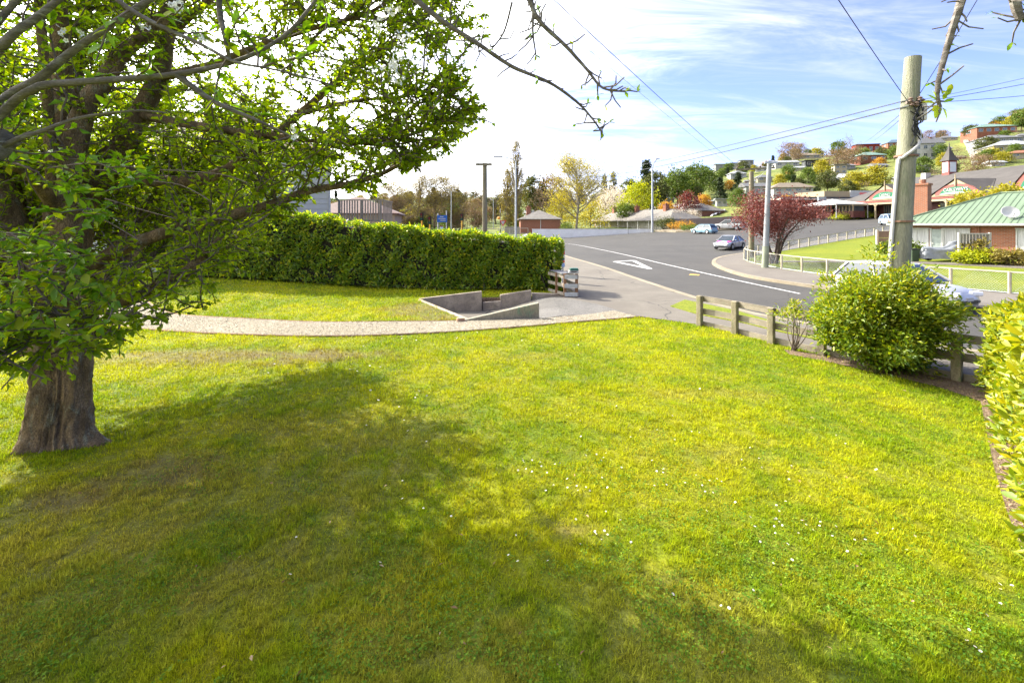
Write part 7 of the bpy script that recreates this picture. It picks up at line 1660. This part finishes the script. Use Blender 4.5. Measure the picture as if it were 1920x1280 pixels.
    for s in (0, 3):
        for i in (0, 1): m = MB(); m.beam(Vector(hi_[s + i]), Vector(hi_[s + i + 1]), 0.06, 0.06); m.build('roof_rail', paint, root)
    for sx in (-0.60, 0.62):
        for sy in (-1, 1):
            rw_ = 0.31 if style != 'suv' else 0.36; M_ = Matrix.Translation((sx * hl, sy * (w - 0.085), rw_)) @ Matrix.Rotation(R(90), 4, 'X')
            t = MB(); t.lathe([(rw_ * .55, -.1), (rw_ * .95, -.1), (rw_, -.06), (rw_, .06), (rw_ * .95, .1), (rw_ * .55, .1)], 20, M_); wo = t.build('wheel', M_TYRE, root, smooth=40)
            t = MB(); t.lathe([(rw_ * .62, -.105), (rw_ * .6, -.085), (rw_ * .2, -.075), (rw_ * .2, .075), (rw_ * .6, .085), (rw_ * .62, .105)], 14, M_); t.build('rim', M_RIM, wo)
            t = MB(); k = 14
            for i in range(k):
                a0, a1 = math.pi * i / k, math.pi * (i + 1) / k; ro, ri = rw_ + .075, rw_ + .01; yy = sy * (w + 0.004)
                t.add([(sx * hl + ri * math.cos(a0), yy, rw_ + ri * math.sin(a0)), (sx * hl + ro * math.cos(a0), yy, rw_ + ro * math.sin(a0)), (sx * hl + ro * math.cos(a1), yy, rw_ + ro * math.sin(a1)), (sx * hl + ri * math.cos(a1), yy, rw_ + ri * math.sin(a1))], [(0, 1, 2, 3) if sy < 0 else (3, 2, 1, 0)])
            t.build('wheel_arch', M_BLK, root)
    for sy in (-1, 1):
        t = MB(); t.box((hl * 0.945, sy * w * 0.62, bz * 0.66), (0.2, 0.42, 0.15), -sy * 0.35); t.build('headlight', M_HL, root, bevel=0.03)
        t = MB(); t.box((-hl * 0.965, sy * w * 0.74, bz * 0.84), (0.12, 0.26, 0.22 if style != 'suv' else 0.34), sy * 0.25); t.build('tail_light', M_TL, root, bevel=0.02)
        t = MB(); t.box((hl * 0.36, sy * (w + 0.06), bz + 0.06), (0.12, 0.16, 0.11)); t.build('mirror', paint, root, bevel=0.03)
        t = MB(); t.box((-0.1 * hl, sy * (w + 0.002), bz * 0.62), (0.012, 0.012, bz * 0.6)); t.box((0.32 * hl, sy * (w + 0.001), bz * 0.62), (0.012, 0.012, bz * 0.6)); t.build('door_seam', M_BLK, root)
        t = MB(); t.box((-0.16 * hl, sy * (w + 0.012), bz * 0.82), (0.16, 0.03, 0.03)); t.build('door_handle', paint, root)
    t = MB(); t.box((hl * 0.985, 0, 0.36), (0.08, W * 0.55, 0.12)); t.build('grille', M_BLK, root, bevel=0.01); t = MB(); t.box((hl * 1.0, 0, 0.46), (0.03, 0.36, 0.11)); t.build('number_plate', M_WHITE, root)
    t = MB(); t.box((-hl * 1.0, 0, 0.56), (0.03, 0.36, 0.11)); t.build('number_plate', M_WHITE, root); t = MB(); t.box((-hl * 0.99, 0, 0.36), (0.06, W * 0.7, 0.1)); t.build('rear_valance', M_BLK, root)
    if bonnet:
        a, b = bonnet
        t = MB(); t.add([(hl * .47, -w * .82, bz * 0.968 + .012), (hl * .86, -w * .62, bz * 0.80 + .03), (hl * .86, w * .62, bz * 0.80 + .03), (hl * .47, w * .82, bz * 0.968 + .012), (hl * .7, -w * .7, bz * .89 + .022), (hl * .7, w * .7, bz * .89 + .022)], [(0, 4, 5, 3), (4, 1, 2, 5)]); bo = t.build('bonnet_panel', a, root)
        t = MB(); t.add([(hl * .52, -w * .3, bz * .955 + .022), (hl * .84, -w * .5, bz * .815 + .034), (hl * .84, w * .5, bz * .815 + .034), (hl * .52, w * .3, bz * .955 + .022), (hl * .7, -w * .4, bz * .89 + .032), (hl * .7, w * .4, bz * .89 + .032)], [(0, 4, 5, 3), (4, 1, 2, 5)]); t.build('bonnet_graphic', b, bo)
    return root
SILV, WHP, LBL_ = carpaint('silver_paint', (0.34, 0.35, 0.37), metal=0.3), carpaint('white_paint', (0.40, 0.40, 0.39)), carpaint('light_blue_paint', (0.20, 0.36, 0.46))
c_ = at(1368, 455, 47.0); car('silver sedan with pink and blue bonnet graphics at the far corner', (c_.x, 47.0, gz(c_.x, 47) - 0.12), R(222), SILV, 4.35, 1.72, 1.42, 'sedan', (pmat('pink_bonnet', (0.72, 0.10, 0.36), 0.35, 0.1, 3), pmat('blue_bonnet', (0.34, 0.42, 0.70), 0.35, 0.1, 3)))
c_ = at(1320, 432, 72.5); car('light blue hatchback parked by the dark paling fence', (c_.x, 72.5, gz(c_.x, 72.5) - 0.12), R(118), LBL_, 4.0, 1.7, 1.5, 'hatch')
c_ = at(1366, 427, 76.5); car('white sport utility vehicle parked uphill of the light blue hatchback', (c_.x, 76.5, gz(c_.x, 76.5) - 0.12), R(140), WHP, 4.8, 1.9, 1.78, 'suv')
c_ = at(1690, 540, 16.6); car('white hatchback parked at the far kerb behind the big shrub', (13.9, 16.3, -0.12), R(-68), WHP, 3.85, 1.68, 1.48, 'hatch')
c_ = at(1672, 415, 62); car('white and blue car by the tavern half hidden by the thick timber pole', (c_.x, 62, gz(c_.x, 62) - 0.1), R(250), carpaint('pale_blue_paint', (0.45, 0.6, 0.75)), 4.2, 1.7, 1.5, 'hatch')
c_ = at(992, 450, 62); car('white hatchback on the cross street, roof showing over the hedge', (c_.x, 62, -0.12), R(200), WHP, 4.1, 1.72, 1.5, 'hatch')
c_ = at(933, 452, 61); car('silver-pink car on the cross street, only its roof over the hedge', (c_.x, 64.5, -0.12), R(180), carpaint('pale_pink_paint', (0.55, 0.46, 0.45)), 4.2, 1.7, 1.42, 'sedan')
c_ = at(740, 430, 50); car('white car roof at the left end of the hedge top', (c_.x, 66, -0.12), R(185), WHP, 4.4, 1.75, 1.5, 'suv')

# ---- motorcycle under its grey cover
mcx = at(1764, 487, 29.4); mc = thing('covered_motorcycle', 'motorcycle under a grey tarpaulin on the garden path', 'motorcycle', (mcx.x, 29.4, gz(mcx.x, 29.4) + 0.06), R(-8))
prof = [(-1.12, 0.62, 0.2), (-1.0, 0.86, 0.26), (-0.7, 0.9, 0.3), (-0.3, 0.84, 0.32), (0.1, 0.86, 0.34), (0.4, 1.02, 0.38), (0.62, 1.25, 0.42), (0.85, 1.28, 0.38), (1.05, 1.05, 0.26), (1.12, 0.7, 0.15)]
m = MB(); ns = 28; rr = random.Random(6)
for i, (x, z, w) in enumerate(prof):
    for j in range(ns):
        a = math.pi * j / (ns - 1); f = math.sin(a * 7 + i * 0.9) * 0.045 + math.sin(a * 13 - i * 2.1) * 0.02
        hem = 0.12 + 0.28 * sstep(0.2, 1.1, x) + 0.04 * math.sin(i * 2.2)
        yy = -math.cos(a) * (w + f) ; s = math.sin(a) ** 0.55
        m.v.append((x + 0.05 * math.sin(a * 9 + i), yy * (1.15 - 0.35 * s), hem + (z - hem) * s + f * 0.5))
for i in range(len(prof) - 1):
    for j in range(ns - 1): m.f.append((i * ns + j, (i + 1) * ns + j, (i + 1) * ns + j + 1, i * ns + j + 1))
for i in (0, len(prof) - 1): m.f.append(tuple(i * ns + j for j in range(ns)))
m.build('tarpaulin', pmat('grey_tarpaulin', (0.20, 0.215, 0.235), 0.42, 0.15, 4, spec=0.5), mc, smooth=60)
for x in (-0.72, 0.86):
    t = MB(); t.lathe([(0.2, -.06), (0.3, -.05), (0.31, 0), (0.3, .05), (0.2, .06)], 18, Matrix.Translation((x, 0, 0.3)) @ Matrix.Rotation(R(90), 4, 'X')); t.build('wheel', M_TYRE, mc, smooth=40)
bx_ = thing('green_bin', 'small dark green box at the tail of the covered motorcycle', 'bin', (mcx.x - 1.35, 29.9, gz(mcx.x - 1.35, 29.9) + 0.03)); m = MB(); m.box((0, 0, 0.4), (0.45, 0.4, 0.8), taper=1.1); m.build('body', pmat('bin_green', (0.05, 0.075, 0.04), 0.6), bx_, bevel=0.02); m = MB(); m.box((0, 0, 0.83), (0.55, 0.48, 0.06)); m.build('lid', M_BLK, bx_)
